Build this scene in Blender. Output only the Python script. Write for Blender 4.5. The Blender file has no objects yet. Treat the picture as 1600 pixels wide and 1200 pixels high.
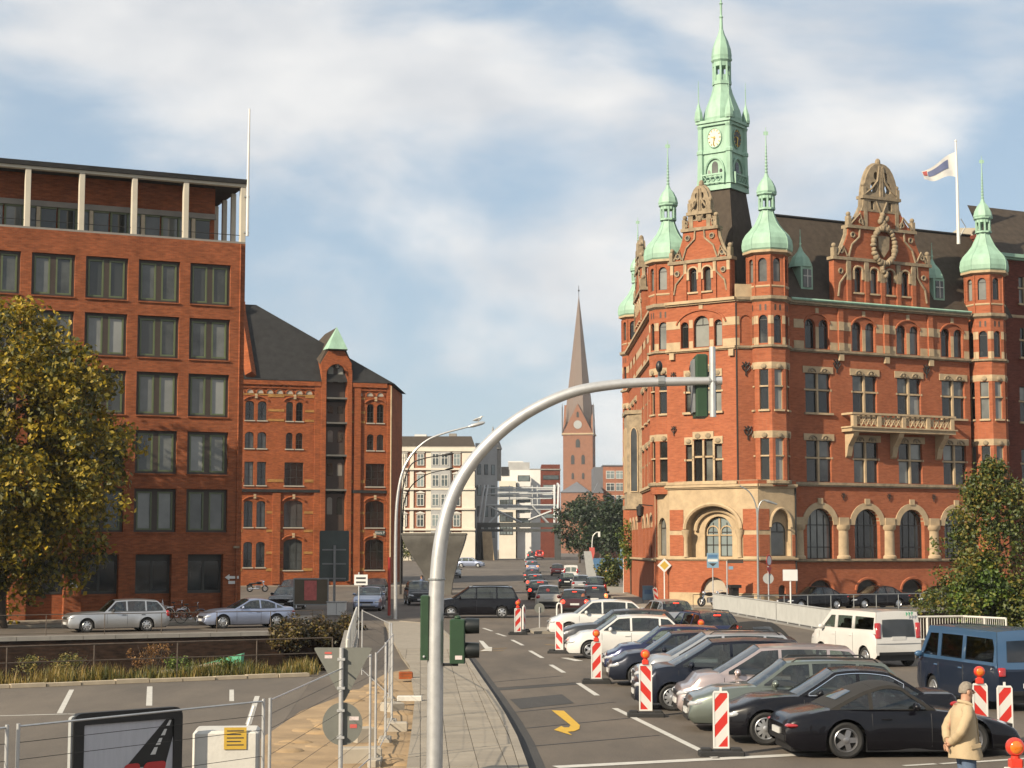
import bpy, bmesh, math, random
from mathutils import Vector, Matrix
from mathutils.geometry import tessellate_polygon
R = math.radians
sin, cos, pi = math.sin, math.cos, math.pi
rnd = random.Random(7)
SC = bpy.context.scene
COL = SC.collection
# ---------------------------------------------------------------- camera
F, CX, CY, HOR, H = 2725.0, 800.0, 600.0, 858.0, 3.85
PITCH = math.atan((HOR - CY) / F)
cam = bpy.data.cameras.new('camera')
cam.sensor_width = 36.0
cam.lens = F / 1600.0 * 36.0
cam.clip_start = 0.1
cam.clip_end = 12000
camo = bpy.data.objects.new('camera', cam)
COL.objects.link(camo)
camo.location = (0, 0, H)
camo.rotation_euler = (pi / 2 + PITCH, 0, 0)
SC.camera = camo
# ---------------------------------------------------------------- light
SUN_HEAD, SUN_EL = 226.0, 29.0          # compass heading from +Y, clockwise
w = bpy.data.worlds.new('World')
SC.world = w
w.use_nodes = True
nt = w.node_tree
N, L = nt.nodes, nt.links
N.clear()
out = N.new('ShaderNodeOutputWorld')
bg = N.new('ShaderNodeBackground')
bg.inputs[1].default_value = 0.060
sky = N.new('ShaderNodeTexSky')
sky.sky_type = 'NISHITA'
sky.sun_disc = False
sky.sun_elevation = R(SUN_EL)
sky.sun_rotation = R(SUN_HEAD)
sky.air_density = 1.0
sky.dust_density = 0.8
sky.ozone_density = 1.6
tc = N.new('ShaderNodeTexCoord')
mp = N.new('ShaderNodeMapping')
mp.inputs['Scale'].default_value = (1.0, 1.0, 2.1)
mp.inputs['Location'].default_value = (12.7, 6.1, 3.1)
n1 = N.new('ShaderNodeTexNoise')
n1.inputs['Scale'].default_value = 4.6
n1.inputs['Detail'].default_value = 9
n1.inputs['Roughness'].default_value = 0.52
n1.inputs['Distortion'].default_value = 0.25
r1 = N.new('ShaderNodeValToRGB')
r1.color_ramp.interpolation = 'EASE'
r1.color_ramp.elements[0].position = 0.355
r1.color_ramp.elements[0].color = (0, 0, 0, 1)
r1.color_ramp.elements[1].position = 0.585
r1.color_ramp.elements[1].color = (1, 1, 1, 1)
n2 = N.new('ShaderNodeTexNoise')
n2.inputs['Scale'].default_value = 9.0
n2.inputs['Detail'].default_value = 6
r2 = N.new('ShaderNodeValToRGB')
r2.color_ramp.elements[0].position = 0.33
r2.color_ramp.elements[0].color = (7.0, 7.2, 7.5, 1)
r2.color_ramp.elements[1].position = 0.68
r2.color_ramp.elements[1].color = (10.0, 9.8, 9.5, 1)
mx = N.new('ShaderNodeMixRGB')
hz = N.new('ShaderNodeMixRGB'); hz.inputs[0].default_value = 0.6; hz.inputs[2].default_value = (5.0, 6.5, 8.0, 1)
L.new(tc.outputs['Generated'], mp.inputs[0])
L.new(mp.outputs[0], n1.inputs['Vector'])
L.new(mp.outputs[0], n2.inputs['Vector'])
L.new(n1.outputs['Fac'], r1.inputs[0])
L.new(n2.outputs['Fac'], r2.inputs[0])
mm = N.new('ShaderNodeMath'); mm.operation = 'MULTIPLY'; mm.inputs[1].default_value = 0.93
L.new(r1.outputs[0], mm.inputs[0])
L.new(mm.outputs[0], mx.inputs[0])
L.new(sky.outputs[0], hz.inputs[1]); L.new(hz.outputs[0], mx.inputs[1])
L.new(r2.outputs[0], mx.inputs[2])
L.new(mx.outputs[0], bg.inputs[0])
L.new(bg.outputs[0], out.inputs[0])
sun = bpy.data.lights.new('sun', 'SUN')
sun.energy = 5.0
sun.angle = R(0.6)
sun.color = (1.0, 0.86, 0.66)
suno = bpy.data.objects.new('sun', sun)
COL.objects.link(suno)
ce = cos(R(SUN_EL))
TO_SUN = Vector((sin(R(SUN_HEAD)) * ce, cos(R(SUN_HEAD)) * ce, sin(R(SUN_EL))))
suno.rotation_euler = (-TO_SUN).to_track_quat('-Z', 'Y').to_euler()
suno.location = (-40, -40, 60)
SC.view_settings.view_transform = 'Standard'
SC.view_settings.look = 'None'
SC.view_settings.exposure = 0.75
SC.view_settings.gamma = 1.0
SC.cycles.max_bounces = 6
SC.cycles.transparent_max_bounces = 12

# ---------------------------------------------------------------- pixel -> place
def ray(px, py):
    u, v = (px - CX) / F, (CY - py) / F
    return Vector((u, cos(PITCH) - v * sin(PITCH), sin(PITCH) + v * cos(PITCH)))
def G(px, py, z=0.0):                    # point of the ground plane under a pixel
    d = ray(px, py)
    t = (z - H) / d.z
    return Vector((d.x * t, d.y * t, z))
def P(px, py, Y):                        # point on a pixel's ray at distance Y
    d = ray(px, py)
    t = Y / d.y
    return Vector((d.x * t, Y, H + d.z * t))
def XA(px, Y):
    return (px - CX) / F * Y * 1.003

# ---------------------------------------------------------------- materials
MATS = {}
AK = 0.66     # one factor on every base colour, matched to the exposure above
def ak(c): return tuple(x * AK for x in c)
def lin(c):
    return tuple((x / 12.92 if x <= 0.04045 else ((x + 0.055) / 1.055) ** 2.4) for x in c)
def mat(name, col, rough=0.7, metal=0.0, var=0.12, scale=3.0, bump=0.0, coat=0.0, spec=None, emit=0.0, stretch=(1, 1, 1), objvar=0.0, fine=0.0):
    """procedural principled material: base colour with two-scale noise variation"""
    if name in MATS:
        return MATS[name]
    if metal < 0.5 and not emit: col = ak(col)
    m = bpy.data.materials.new(name)
    m.use_nodes = True
    nt = m.node_tree
    b = nt.nodes['Principled BSDF']
    b.inputs['Roughness'].default_value = rough
    b.inputs['Metallic'].default_value = metal
    if spec is not None:
        b.inputs['Specular IOR Level'].default_value = spec
    if coat:
        b.inputs['Coat Weight'].default_value = coat
        b.inputs['Coat Roughness'].default_value = 0.04
    t = nt.nodes.new('ShaderNodeTexCoord')
    mp = nt.nodes.new('ShaderNodeMapping')
    mp.inputs['Scale'].default_value = stretch
    nt.links.new(t.outputs['Object'], mp.inputs[0])
    n = nt.nodes.new('ShaderNodeTexNoise')
    n.inputs['Scale'].default_value = scale
    n.inputs['Detail'].default_value = 8
    n.inputs['Roughness'].default_value = 0.65
    nt.links.new(mp.outputs[0], n.inputs['Vector'])
    rp = nt.nodes.new('ShaderNodeValToRGB')
    rp.color_ramp.elements[0].position = 0.3
    rp.color_ramp.elements[1].position = 0.72
    rp.color_ramp.elements[0].color = tuple(max(0, c * (1 - var)) for c in col) + (1,)
    rp.color_ramp.elements[1].color = tuple(min(1, c * (1 + var)) for c in col) + (1,)
    nt.links.new(n.outputs['Fac'], rp.inputs[0])
    src = rp.outputs[0]
    if objvar:
        oi = nt.nodes.new('ShaderNodeObjectInfo')
        hv = nt.nodes.new('ShaderNodeHueSaturation')
        ma = nt.nodes.new('ShaderNodeMapRange')
        ma.inputs[3].default_value = 1 - objvar
        ma.inputs[4].default_value = 1 + objvar
        nt.links.new(oi.outputs['Random'], ma.inputs[0])
        nt.links.new(ma.outputs[0], hv.inputs['Value'])
        nt.links.new(src, hv.inputs['Color'])
        src = hv.outputs[0]
    nt.links.new(src, b.inputs['Base Color'])
    if bump:
        bn = nt.nodes.new('ShaderNodeBump')
        bn.inputs['Strength'].default_value = bump
        bn.inputs['Distance'].default_value = 0.02
        n3 = nt.nodes.new('ShaderNodeTexNoise')
        n3.inputs['Scale'].default_value = scale * 9
        n3.inputs['Detail'].default_value = 4
        nt.links.new(t.outputs['Object'], n3.inputs['Vector'])
        nt.links.new(n3.outputs['Fac'], bn.inputs['Height'])
        nt.links.new(bn.outputs[0], b.inputs['Normal'])
    if emit:
        b.inputs['Emission Color'].default_value = tuple(col) + (1,)
        b.inputs['Emission Strength'].default_value = emit * 0.62
    MATS[name] = m
    return m
def brick(name, c1, c2, mortar, bw=0.25, bh=0.075, stain=0.35, swap=True):
    """brick courses in a wall's own x/z plane, with mottling and streaks"""
    c1, c2, mortar = ak(c1), ak(c2), ak(mortar)
    m = bpy.data.materials.new(name)
    m.use_nodes = True
    nt = m.node_tree
    b = nt.nodes['Principled BSDF']
    b.inputs['Roughness'].default_value = 0.9; b.inputs['Specular IOR Level'].default_value = 0.12
    t = nt.nodes.new('ShaderNodeTexCoord')
    sx = nt.nodes.new('ShaderNodeSeparateXYZ')
    nt.links.new(t.outputs['Object'], sx.inputs[0])
    ad = nt.nodes.new('ShaderNodeMath'); ad.operation = 'ADD'
    nt.links.new(sx.outputs[0], ad.inputs[0]); nt.links.new(sx.outputs[1], ad.inputs[1])
    cb = nt.nodes.new('ShaderNodeCombineXYZ')
    nt.links.new(ad.outputs[0], cb.inputs[0]); nt.links.new(sx.outputs[2], cb.inputs[1])
    br = nt.nodes.new('ShaderNodeTexBrick')
    br.inputs['Scale'].default_value = 1.0
    br.inputs['Brick Width'].default_value = bw
    br.inputs['Row Height'].default_value = bh
    br.inputs['Mortar Size'].default_value = 0.006
    br.inputs['Bias'].default_value = -0.1
    br.inputs['Color1'].default_value = tuple(c1) + (1,)
    br.inputs['Color2'].default_value = tuple(c2) + (1,)
    br.inputs['Mortar'].default_value = tuple(mortar) + (1,)
    nt.links.new(cb.outputs[0], br.inputs['Vector'])
    n = nt.nodes.new('ShaderNodeTexNoise')
    n.inputs['Scale'].default_value = 0.55
    n.inputs['Detail'].default_value = 10
    n.inputs['Roughness'].default_value = 0.7
    nt.links.new(t.outputs['Object'], n.inputs['Vector'])
    mp = nt.nodes.new('ShaderNodeMapping')
    mp.inputs['Scale'].default_value = (1.1, 1.1, 5.5)
    nt.links.new(t.outputs['Object'], mp.inputs[0])
    n2 = nt.nodes.new('ShaderNodeTexNoise')
    n2.inputs['Scale'].default_value = 1.6
    n2.inputs['Detail'].default_value = 6
    nt.links.new(mp.outputs[0], n2.inputs['Vector'])
    av = nt.nodes.new('ShaderNodeMath'); av.operation = 'ADD'
    nt.links.new(n.outputs['Fac'], av.inputs[0]); nt.links.new(n2.outputs['Fac'], av.inputs[1])
    mr = nt.nodes.new('ShaderNodeMapRange')
    mr.inputs[1].default_value = 0.75; mr.inputs[2].default_value = 1.25
    mr.inputs[3].default_value = 1 - stain; mr.inputs[4].default_value = 1 + stain * 0.6
    nt.links.new(av.outputs[0], mr.inputs[0])
    hv = nt.nodes.new('ShaderNodeHueSaturation')
    nt.links.new(br.outputs['Color'], hv.inputs['Color'])
    nt.links.new(mr.outputs[0], hv.inputs['Value'])
    nt.links.new(hv.outputs[0], b.inputs['Base Color'])
    bn = nt.nodes.new('ShaderNodeBump')
    bn.inputs['Strength'].default_value = 0.25
    bn.inputs['Distance'].default_value = 0.01
    nt.links.new(br.outputs['Fac'], bn.inputs['Height'])
    bn.invert = True
    nt.links.new(bn.outputs[0], b.inputs['Normal'])
    MATS[name] = m
    return m
def pane_mat(name, dark, light, rough=0.06, spec=0.6, thr=0.45):
    """window pane: mirror-like sheet, with blinds or dark room behind it differing from pane to pane"""
    dark, light = ak(dark), ak(light)
    m = bpy.data.materials.new(name)
    m.use_nodes = True
    nt = m.node_tree
    b = nt.nodes['Principled BSDF']
    b.inputs['Roughness'].default_value = rough
    b.inputs['Specular IOR Level'].default_value = spec
    oi = nt.nodes.new('ShaderNodeObjectInfo')
    rp = nt.nodes.new('ShaderNodeValToRGB')
    rp.color_ramp.elements[0].position = thr
    rp.color_ramp.elements[0].color = tuple(dark) + (1,)
    rp.color_ramp.elements[1].position = 1.0
    rp.color_ramp.elements[1].color = tuple(light) + (1,)
    t = nt.nodes.new('ShaderNodeTexCoord')
    n = nt.nodes.new('ShaderNodeTexNoise')
    n.inputs['Scale'].default_value = 0.9
    n.inputs['Detail'].default_value = 3
    nt.links.new(t.outputs['Object'], n.inputs['Vector'])
    ad = nt.nodes.new('ShaderNodeMath'); ad.operation = 'MULTIPLY_ADD'
    ad.inputs[1].default_value = 0.5; ad.inputs[2].default_value = -0.25
    nt.links.new(n.outputs['Fac'], ad.inputs[0])
    a2 = nt.nodes.new('ShaderNodeMath'); a2.operation = 'ADD'
    nt.links.new(ad.outputs[0], a2.inputs[0]); nt.links.new(oi.outputs['Random'], a2.inputs[1])
    nt.links.new(a2.outputs[0], rp.inputs[0])
    nt.links.new(rp.outputs[0], b.inputs['Base Color'])
    # faint waviness of old glass
    bn = nt.nodes.new('ShaderNodeBump')
    bn.inputs['Strength'].default_value = 0.06
    n3 = nt.nodes.new('ShaderNodeTexNoise'); n3.inputs['Scale'].default_value = 1.4
    nt.links.new(t.outputs['Object'], n3.inputs['Vector'])
    nt.links.new(n3.outputs['Fac'], bn.inputs['Height'])
    nt.links.new(bn.outputs[0], b.inputs['Normal'])
    MATS[name] = m
    return m
def car_glass(name, tint):
    m = bpy.data.materials.new(name)
    m.use_nodes = True
    nt = m.node_tree
    nt.nodes.clear()
    o = nt.nodes.new('ShaderNodeOutputMaterial')
    tr = nt.nodes.new('ShaderNodeBsdfTransparent'); tr.inputs[0].default_value = tuple(tint) + (1,)
    gl = nt.nodes.new('ShaderNodeBsdfGlossy'); gl.inputs['Roughness'].default_value = 0.03
    lw = nt.nodes.new('ShaderNodeLayerWeight'); lw.inputs[0].default_value = 0.5
    pw = nt.nodes.new('ShaderNodeMath'); pw.operation = 'POWER'; pw.inputs[1].default_value = 4.0
    nt.links.new(lw.outputs['Facing'], pw.inputs[0])
    fr = nt.nodes.new('ShaderNodeMath'); fr.operation = 'MULTIPLY_ADD'; fr.inputs[1].default_value = 0.9; fr.inputs[2].default_value = 0.04
    nt.links.new(pw.outputs[0], fr.inputs[0])
    tx = nt.nodes.new('ShaderNodeTexCoord')
    ns = nt.nodes.new('ShaderNodeTexNoise'); ns.inputs['Scale'].default_value = 2.5
    nt.links.new(tx.outputs['Object'], ns.inputs['Vector'])
    m2 = nt.nodes.new('ShaderNodeMath'); m2.operation = 'MULTIPLY_ADD'; m2.inputs[1].default_value = 0.12
    nt.links.new(ns.outputs['Fac'], m2.inputs[0]); nt.links.new(fr.outputs[0], m2.inputs[2])
    mi = nt.nodes.new('ShaderNodeMixShader')
    nt.links.new(m2.outputs[0], mi.inputs[0]); nt.links.new(tr.outputs[0], mi.inputs[1]); nt.links.new(gl.outputs[0], mi.inputs[2])
    nt.links.new(mi.outputs[0], o.inputs[0])
    MATS[name] = m
    return m
def striped(name, c1, c2, per=0.47, slope=1.0):
    """diagonal stripes of a barrier board, in the board's own x/z"""
    m = bpy.data.materials.new(name)
    m.use_nodes = True
    nt = m.node_tree
    b = nt.nodes['Principled BSDF']
    b.inputs['Roughness'].default_value = 0.45
    t = nt.nodes.new('ShaderNodeTexCoord')
    sx = nt.nodes.new('ShaderNodeSeparateXYZ')
    nt.links.new(t.outputs['Object'], sx.inputs[0])
    a = nt.nodes.new('ShaderNodeMath'); a.operation = 'MULTIPLY_ADD'; a.inputs[1].default_value = slope
    nt.links.new(sx.outputs[0], a.inputs[0]); nt.links.new(sx.outputs[2], a.inputs[2])
    d = nt.nodes.new('ShaderNodeMath'); d.operation = 'DIVIDE'; d.inputs[1].default_value = per
    nt.links.new(a.outputs[0], d.inputs[0])
    f = nt.nodes.new('ShaderNodeMath'); f.operation = 'FRACT'
    nt.links.new(d.outputs[0], f.inputs[0])
    g = nt.nodes.new('ShaderNodeMath'); g.operation = 'GREATER_THAN'; g.inputs[1].default_value = 0.5
    nt.links.new(f.outputs[0], g.inputs[0])
    x = nt.nodes.new('ShaderNodeMixRGB')
    c1, c2 = ak(c1), ak(c2)
    x.inputs[1].default_value = tuple(c1) + (1,); x.inputs[2].default_value = tuple(c2) + (1,)
    nt.links.new(g.outputs[0], x.inputs[0])
    nt.links.new(x.outputs[0], b.inputs['Base Color'])
    MATS[name] = m
    return m
def asphalt(name, col, worn, scale=0.35, rough=0.9):
    col, worn = ak(col), ak(worn)
    m = bpy.data.materials.new(name)
    m.use_nodes = True
    nt = m.node_tree
    b = nt.nodes['Principled BSDF']
    b.inputs['Roughness'].default_value = rough
    t = nt.nodes.new('ShaderNodeTexCoord')
    a = nt.nodes.new('ShaderNodeTexNoise'); a.inputs['Scale'].default_value = scale; a.inputs['Detail'].default_value = 9; a.inputs['Roughness'].default_value = 0.68
    f = nt.nodes.new('ShaderNodeTexNoise'); f.inputs['Scale'].default_value = 34; f.inputs['Detail'].default_value = 3
    mp = nt.nodes.new('ShaderNodeMapping'); mp.inputs['Scale'].default_value = (1.5, 0.4, 1); mp.inputs['Rotation'].default_value = (0, 0, 0.06)
    nt.links.new(t.outputs['Object'], mp.inputs[0]); nt.links.new(mp.outputs[0], a.inputs['Vector']); nt.links.new(t.outputs['Object'], f.inputs['Vector'])
    rp = nt.nodes.new('ShaderNodeValToRGB')
    rp.color_ramp.elements[0].position = 0.36; rp.color_ramp.elements[0].color = tuple(col) + (1,)
    rp.color_ramp.elements[1].position = 0.68; rp.color_ramp.elements[1].color = tuple(worn) + (1,)
    nt.links.new(a.outputs['Fac'], rp.inputs[0])
    mr = nt.nodes.new('ShaderNodeMapRange'); mr.inputs[1].default_value = 0.3; mr.inputs[2].default_value = 0.7; mr.inputs[3].default_value = 0.72; mr.inputs[4].default_value = 1.28
    nt.links.new(f.outputs['Fac'], mr.inputs[0])
    hv = nt.nodes.new('ShaderNodeHueSaturation')
    nt.links.new(rp.outputs[0], hv.inputs['Color']); nt.links.new(mr.outputs[0], hv.inputs['Value'])
    nt.links.new(hv.outputs[0], b.inputs['Base Color'])
    bn = nt.nodes.new('ShaderNodeBump'); bn.inputs['Strength'].default_value = 0.35; bn.inputs['Distance'].default_value = 0.01
    nt.links.new(f.outputs['Fac'], bn.inputs['Height']); nt.links.new(bn.outputs[0], b.inputs['Normal'])
    MATS[name] = m
    return m
def leaf_mat(name, cols, trans=0.25):
    cols = [ak(c) for c in cols]
    m = bpy.data.materials.new(name)
    m.use_nodes = True
    nt = m.node_tree
    b = nt.nodes['Principled BSDF']
    b.inputs['Roughness'].default_value = 0.55
    ge = nt.nodes.new('ShaderNodeNewGeometry')
    t = nt.nodes.new('ShaderNodeTexCoord')
    n = nt.nodes.new('ShaderNodeTexNoise'); n.inputs['Scale'].default_value = 0.55; n.inputs['Detail'].default_value = 4
    nt.links.new(t.outputs['Object'], n.inputs['Vector'])
    a = nt.nodes.new('ShaderNodeMath'); a.operation = 'MULTIPLY_ADD'; a.inputs[1].default_value = 0.45; a.inputs[2].default_value = -0.22
    nt.links.new(ge.outputs['Random Per Island'], a.inputs[0])
    s = nt.nodes.new('ShaderNodeMath'); s.operation = 'ADD'
    nt.links.new(a.outputs[0], s.inputs[0]); nt.links.new(n.outputs['Fac'], s.inputs[1])
    rp = nt.nodes.new('ShaderNodeValToRGB')
    els = rp.color_ramp.elements
    while len(els) < len(cols):
        els.new(0.5)
    for i, c in enumerate(cols):
        els[i].position = 0.27 + 0.46 * i / (len(cols) - 1)
        els[i].color = tuple(c) + (1,)
    nt.links.new(s.outputs[0], rp.inputs[0])
    nt.links.new(rp.outputs[0], b.inputs['Base Color'])
    tl = nt.nodes.new('ShaderNodeBsdfTranslucent')
    nt.links.new(rp.outputs[0], tl.inputs[0])
    mi = nt.nodes.new('ShaderNodeMixShader'); mi.inputs[0].default_value = trans
    nt.links.new(b.outputs[0], mi.inputs[1]); nt.links.new(tl.outputs[0], mi.inputs[2])
    nt.links.new(mi.outputs[0], nt.nodes['Material Output'].inputs[0])
    MATS[name] = m
    return m

brick('office_brick', (0.40, 0.115, 0.045), (0.29, 0.078, 0.032), (0.27, 0.15, 0.09))
brick('ware_brick', (0.42, 0.112, 0.035), (0.31, 0.075, 0.027), (0.26, 0.13, 0.07))
brick('ware_yellow', (0.52, 0.27, 0.075), (0.46, 0.22, 0.06), (0.3, 0.2, 0.1))
brick('hall_brick', (0.47, 0.145, 0.068), (0.39, 0.11, 0.052), (0.36, 0.18, 0.11), stain=0.22)
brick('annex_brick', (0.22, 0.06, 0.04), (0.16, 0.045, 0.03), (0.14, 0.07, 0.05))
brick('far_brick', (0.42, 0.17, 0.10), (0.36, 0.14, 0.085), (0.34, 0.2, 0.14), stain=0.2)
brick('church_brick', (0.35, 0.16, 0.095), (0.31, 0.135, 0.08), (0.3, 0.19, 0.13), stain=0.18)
brick('quay_brick', (0.06, 0.032, 0.02), (0.036, 0.022, 0.016), (0.035, 0.028, 0.022), bw=0.3, bh=0.09, stain=0.6)
mat('sandstone', (0.53, 0.395, 0.24), 0.85, var=0.22, scale=1.6, bump=0.3)
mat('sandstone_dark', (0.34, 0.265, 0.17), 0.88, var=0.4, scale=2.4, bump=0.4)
mat('cream_paint', (0.66, 0.60, 0.48), 0.7, var=0.08, scale=1.2)
mat('white_stucco', (0.78, 0.72, 0.60), 0.8, var=0.1, scale=0.6)
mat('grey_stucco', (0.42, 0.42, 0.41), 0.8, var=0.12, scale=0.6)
mat('white_wall', (0.80, 0.78, 0.74), 0.7, var=0.06, scale=0.4)
mat('concrete_light', (0.46, 0.41, 0.33), 0.85, var=0.12, scale=1.5, bump=0.2)
mat('concrete', (0.30, 0.28, 0.25), 0.88, var=0.2, scale=1.0, bump=0.3)
mat('concrete_grey', (0.145, 0.14, 0.125), 0.85, var=0.3, scale=0.7, bump=0.2)
mat('copper', (0.35, 0.56, 0.42), 0.62, var=0.2, scale=1.9, stretch=(1, 1, 0.3))
mat('slate', (0.03, 0.03, 0.03), 0.75, spec=0.2, var=0.35, scale=1.2, bump=0.3)
mat('slate_brown', (0.08, 0.062, 0.046), 0.78, spec=0.2, var=0.3, scale=2.2, bump=0.4)
mat('spire_copper', (0.20, 0.145, 0.115), 0.6, var=0.1, scale=0.06)
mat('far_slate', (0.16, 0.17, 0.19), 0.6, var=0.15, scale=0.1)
mat('green_frame', (0.115, 0.145, 0.065), 0.5, var=0.1)
mat('brown_frame', (0.055, 0.038, 0.028), 0.6, var=0.15)
mat('dark_frame', (0.03, 0.03, 0.026), 0.5)
mat('white_frame', (0.72, 0.70, 0.64), 0.5, var=0.05)
mat('dark_interior', (0.012, 0.012, 0.012), 0.9)
mat('iron', (0.03, 0.028, 0.026), 0.6, metal=0.3)
mat('rust_rail', (0.10, 0.075, 0.055), 0.75, var=0.4, scale=6)
mat('galvanised', (0.48, 0.48, 0.47), 0.36, metal=0.6, var=0.12, scale=9)
mat('grey_steel', (0.33, 0.345, 0.345), 0.45, metal=0.4, var=0.1, scale=5)
mat('sign_back', (0.20, 0.205, 0.18), 0.55, metal=0.25, var=0.1, scale=3)
mat('railing_grey', (0.44, 0.45, 0.44), 0.55, metal=0.1, var=0.1, scale=2)
mat('railing_white', (0.74, 0.72, 0.66), 0.55, var=0.1, scale=2)
mat('truss_white', (0.62, 0.64, 0.64), 0.5, var=0.1, scale=1)
mat('truss_dark', (0.055, 0.06, 0.058), 0.6, var=0.2, scale=1)
mat('signal_green', (0.022, 0.062, 0.026), 0.45, var=0.15, scale=6)
mat('signal_black', (0.010, 0.014, 0.014), 0.4)
mat('lens_off', (0.05, 0.04, 0.03), 0.2)
mat('sticker', (0.72, 0.62, 0.60), 0.4, var=0.2, scale=30)
mat('sticker_red', (0.6, 0.12, 0.1), 0.4)
mat('paint_white', (0.66, 0.64, 0.58), 0.75, var=0.16, scale=4)
mat('paint_yellow', (0.72, 0.43, 0.02), 0.7, var=0.14, scale=5)
mat('paint_yellow_old', (0.40, 0.24, 0.06), 0.8, var=0.3, scale=5)
mat('tar', (0.022, 0.021, 0.022), 0.6, var=0.3, scale=3)
mat('slab_stone', (0.335, 0.29, 0.225), 0.85, var=0.12, scale=2.5, bump=0.25, objvar=0.11)
mat('kerb_stone', (0.33, 0.29, 0.23), 0.85, var=0.15, scale=3, bump=0.25, objvar=0.08)
mat('sand', (0.40, 0.275, 0.148), 0.95, var=0.28, scale=0.8, bump=0.7)
mat('soil', (0.10, 0.072, 0.045), 0.95, var=0.4, scale=1.2, bump=0.5)
mat('plank', (0.36, 0.23, 0.12), 0.85, var=0.25, scale=3, stretch=(0.3, 3, 3))
mat('rubber', (0.018, 0.018, 0.018), 0.8)
mat('tyre', (0.014, 0.014, 0.014), 0.75)
mat('rim', (0.52, 0.53, 0.54), 0.32, metal=0.85, var=0.05)
mat('rim_dark', (0.24, 0.24, 0.25), 0.35, metal=0.8)
mat('chrome', (0.75, 0.76, 0.78), 0.15, metal=1.0, var=0.02)
mat('black_trim', (0.014, 0.014, 0.015), 0.5)
mat('seat_cloth', (0.045, 0.042, 0.04), 0.9)
mat('headlamp', (0.68, 0.70, 0.72), 0.08, metal=0.35, coat=1.0, var=0.2, scale=14)
mat('tail_red', (0.42, 0.012, 0.010), 0.12, coat=1.0, var=0.1)
mat('tail_lit', (1.0, 0.05, 0.025), 0.2, emit=2.2)
mat('tail_glow', (1.0, 0.20, 0.06), 0.2, emit=1.5)
mat('plate', (0.72, 0.72, 0.70), 0.4, var=0.06, scale=20)
mat('beacon_red', (0.72, 0.05, 0.025), 0.35, coat=0.3)
mat('lens_amber', (0.78, 0.20, 0.015), 0.15, coat=0.8, var=0.25, scale=24)
mat('frame_white', (0.80, 0.79, 0.75), 0.4, var=0.05)
mat('sign_white', (0.80, 0.79, 0.76), 0.35, var=0.05)
mat('sign_blue', (0.09, 0.20, 0.36), 0.4, var=0.1)
mat('sign_paleblue', (0.22, 0.36, 0.48), 0.45, var=0.1)
mat('sign_grey', (0.42, 0.43, 0.42), 0.45, var=0.1)
mat('sign_darkgreen', (0.085, 0.11, 0.10), 0.5, var=0.2, scale=0.8)
mat('sign_red', (0.62, 0.04, 0.04), 0.4)
mat('sign_yellow', (0.62, 0.40, 0.05), 0.5, var=0.1, scale=6)
mat('sign_text', (0.04, 0.04, 0.04), 0.6)
mat('poster_red', (0.72, 0.17, 0.15), 0.6, var=0.3, scale=3)
mat('board_olive', (0.16, 0.13, 0.085), 0.8, var=0.2, scale=1)
mat('billboard_white', (0.62, 0.62, 0.66), 0.6, var=0.08, scale=2, stretch=(8, 1, 1))
mat('black_plastic', (0.012, 0.012, 0.012), 0.45)
mat('tarp_white', (0.70, 0.68, 0.62), 0.6, var=0.12, scale=2, bump=0.2)
mat('bark', (0.075, 0.055, 0.038), 0.9, var=0.4, scale=5, stretch=(1, 1, 0.3), bump=0.6)
mat('green_plastic', (0.10, 0.42, 0.24), 0.5, var=0.15, scale=3)
mat('timber', (0.55, 0.46, 0.33), 0.8, var=0.15, scale=3)
mat('skin', (0.56, 0.31, 0.20), 0.55, var=0.08, scale=8)
mat('hair_grey', (0.27, 0.23, 0.18), 0.8, var=0.25, scale=40)
mat('coat_beige', (0.52, 0.40, 0.245), 0.85, var=0.07, scale=6, bump=0.25)
mat('jeans', (0.10, 0.15, 0.24), 0.9, var=0.15, scale=12)
mat('shoe', (0.03, 0.02, 0.015), 0.5)
mat('cloth_dark', (0.03, 0.03, 0.035), 0.9)
mat('cloth_yellow', (0.7, 0.42, 0.05), 0.8)
mat('cloth_blue', (0.06, 0.11, 0.25), 0.85)
mat('flag_white', (0.74, 0.73, 0.70), 0.8, var=0.08)
mat('flag_blue', (0.16, 0.19, 0.34), 0.8)
mat('clock_gold', (0.62, 0.42, 0.10), 0.35, metal=0.7)
mat('clock_face', (0.70, 0.72, 0.60), 0.5, var=0.08)
mat('clock_dark', (0.03, 0.035, 0.03), 0.5)
mat('water', (0.018, 0.022, 0.018), 0.12, var=0.3, scale=0.5, bump=0.4)
mat('dome_glass', (0.5, 0.55, 0.6), 0.2)
asphalt('asphalt', (0.098, 0.080, 0.062), (0.168, 0.135, 0.102))
asphalt('asphalt_dark', (0.050, 0.047, 0.044), (0.085, 0.078, 0.070))
asphalt('asphalt_old', (0.105, 0.088, 0.070), (0.195, 0.160, 0.122), scale=0.22)
asphalt('asphalt_patch_shadow', (0.035, 0.034, 0.033), (0.06, 0.056, 0.052))  # dark tarmac of patches, also colours the painted shadow band
pane_mat('pane_office', (0.035, 0.04, 0.036), (0.30, 0.31, 0.29), thr=0.3)
pane_mat('pane_dark', (0.012, 0.014, 0.015), (0.10, 0.11, 0.11), thr=0.5)
pane_mat('pane_hall', (0.020, 0.022, 0.022), (0.33, 0.34, 0.31), thr=0.45)
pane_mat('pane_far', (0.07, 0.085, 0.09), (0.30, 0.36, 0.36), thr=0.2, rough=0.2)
car_glass('glass_car', (0.42, 0.48, 0.45))
car_glass('glass_dark', (0.10, 0.12, 0.12))
striped('stripe_a', (0.62, 0.03, 0.02), (0.72, 0.70, 0.66), 0.47, 1.15)
striped('stripe_b', (0.62, 0.03, 0.02), (0.72, 0.70, 0.66), 0.47, -1.15)
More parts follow.
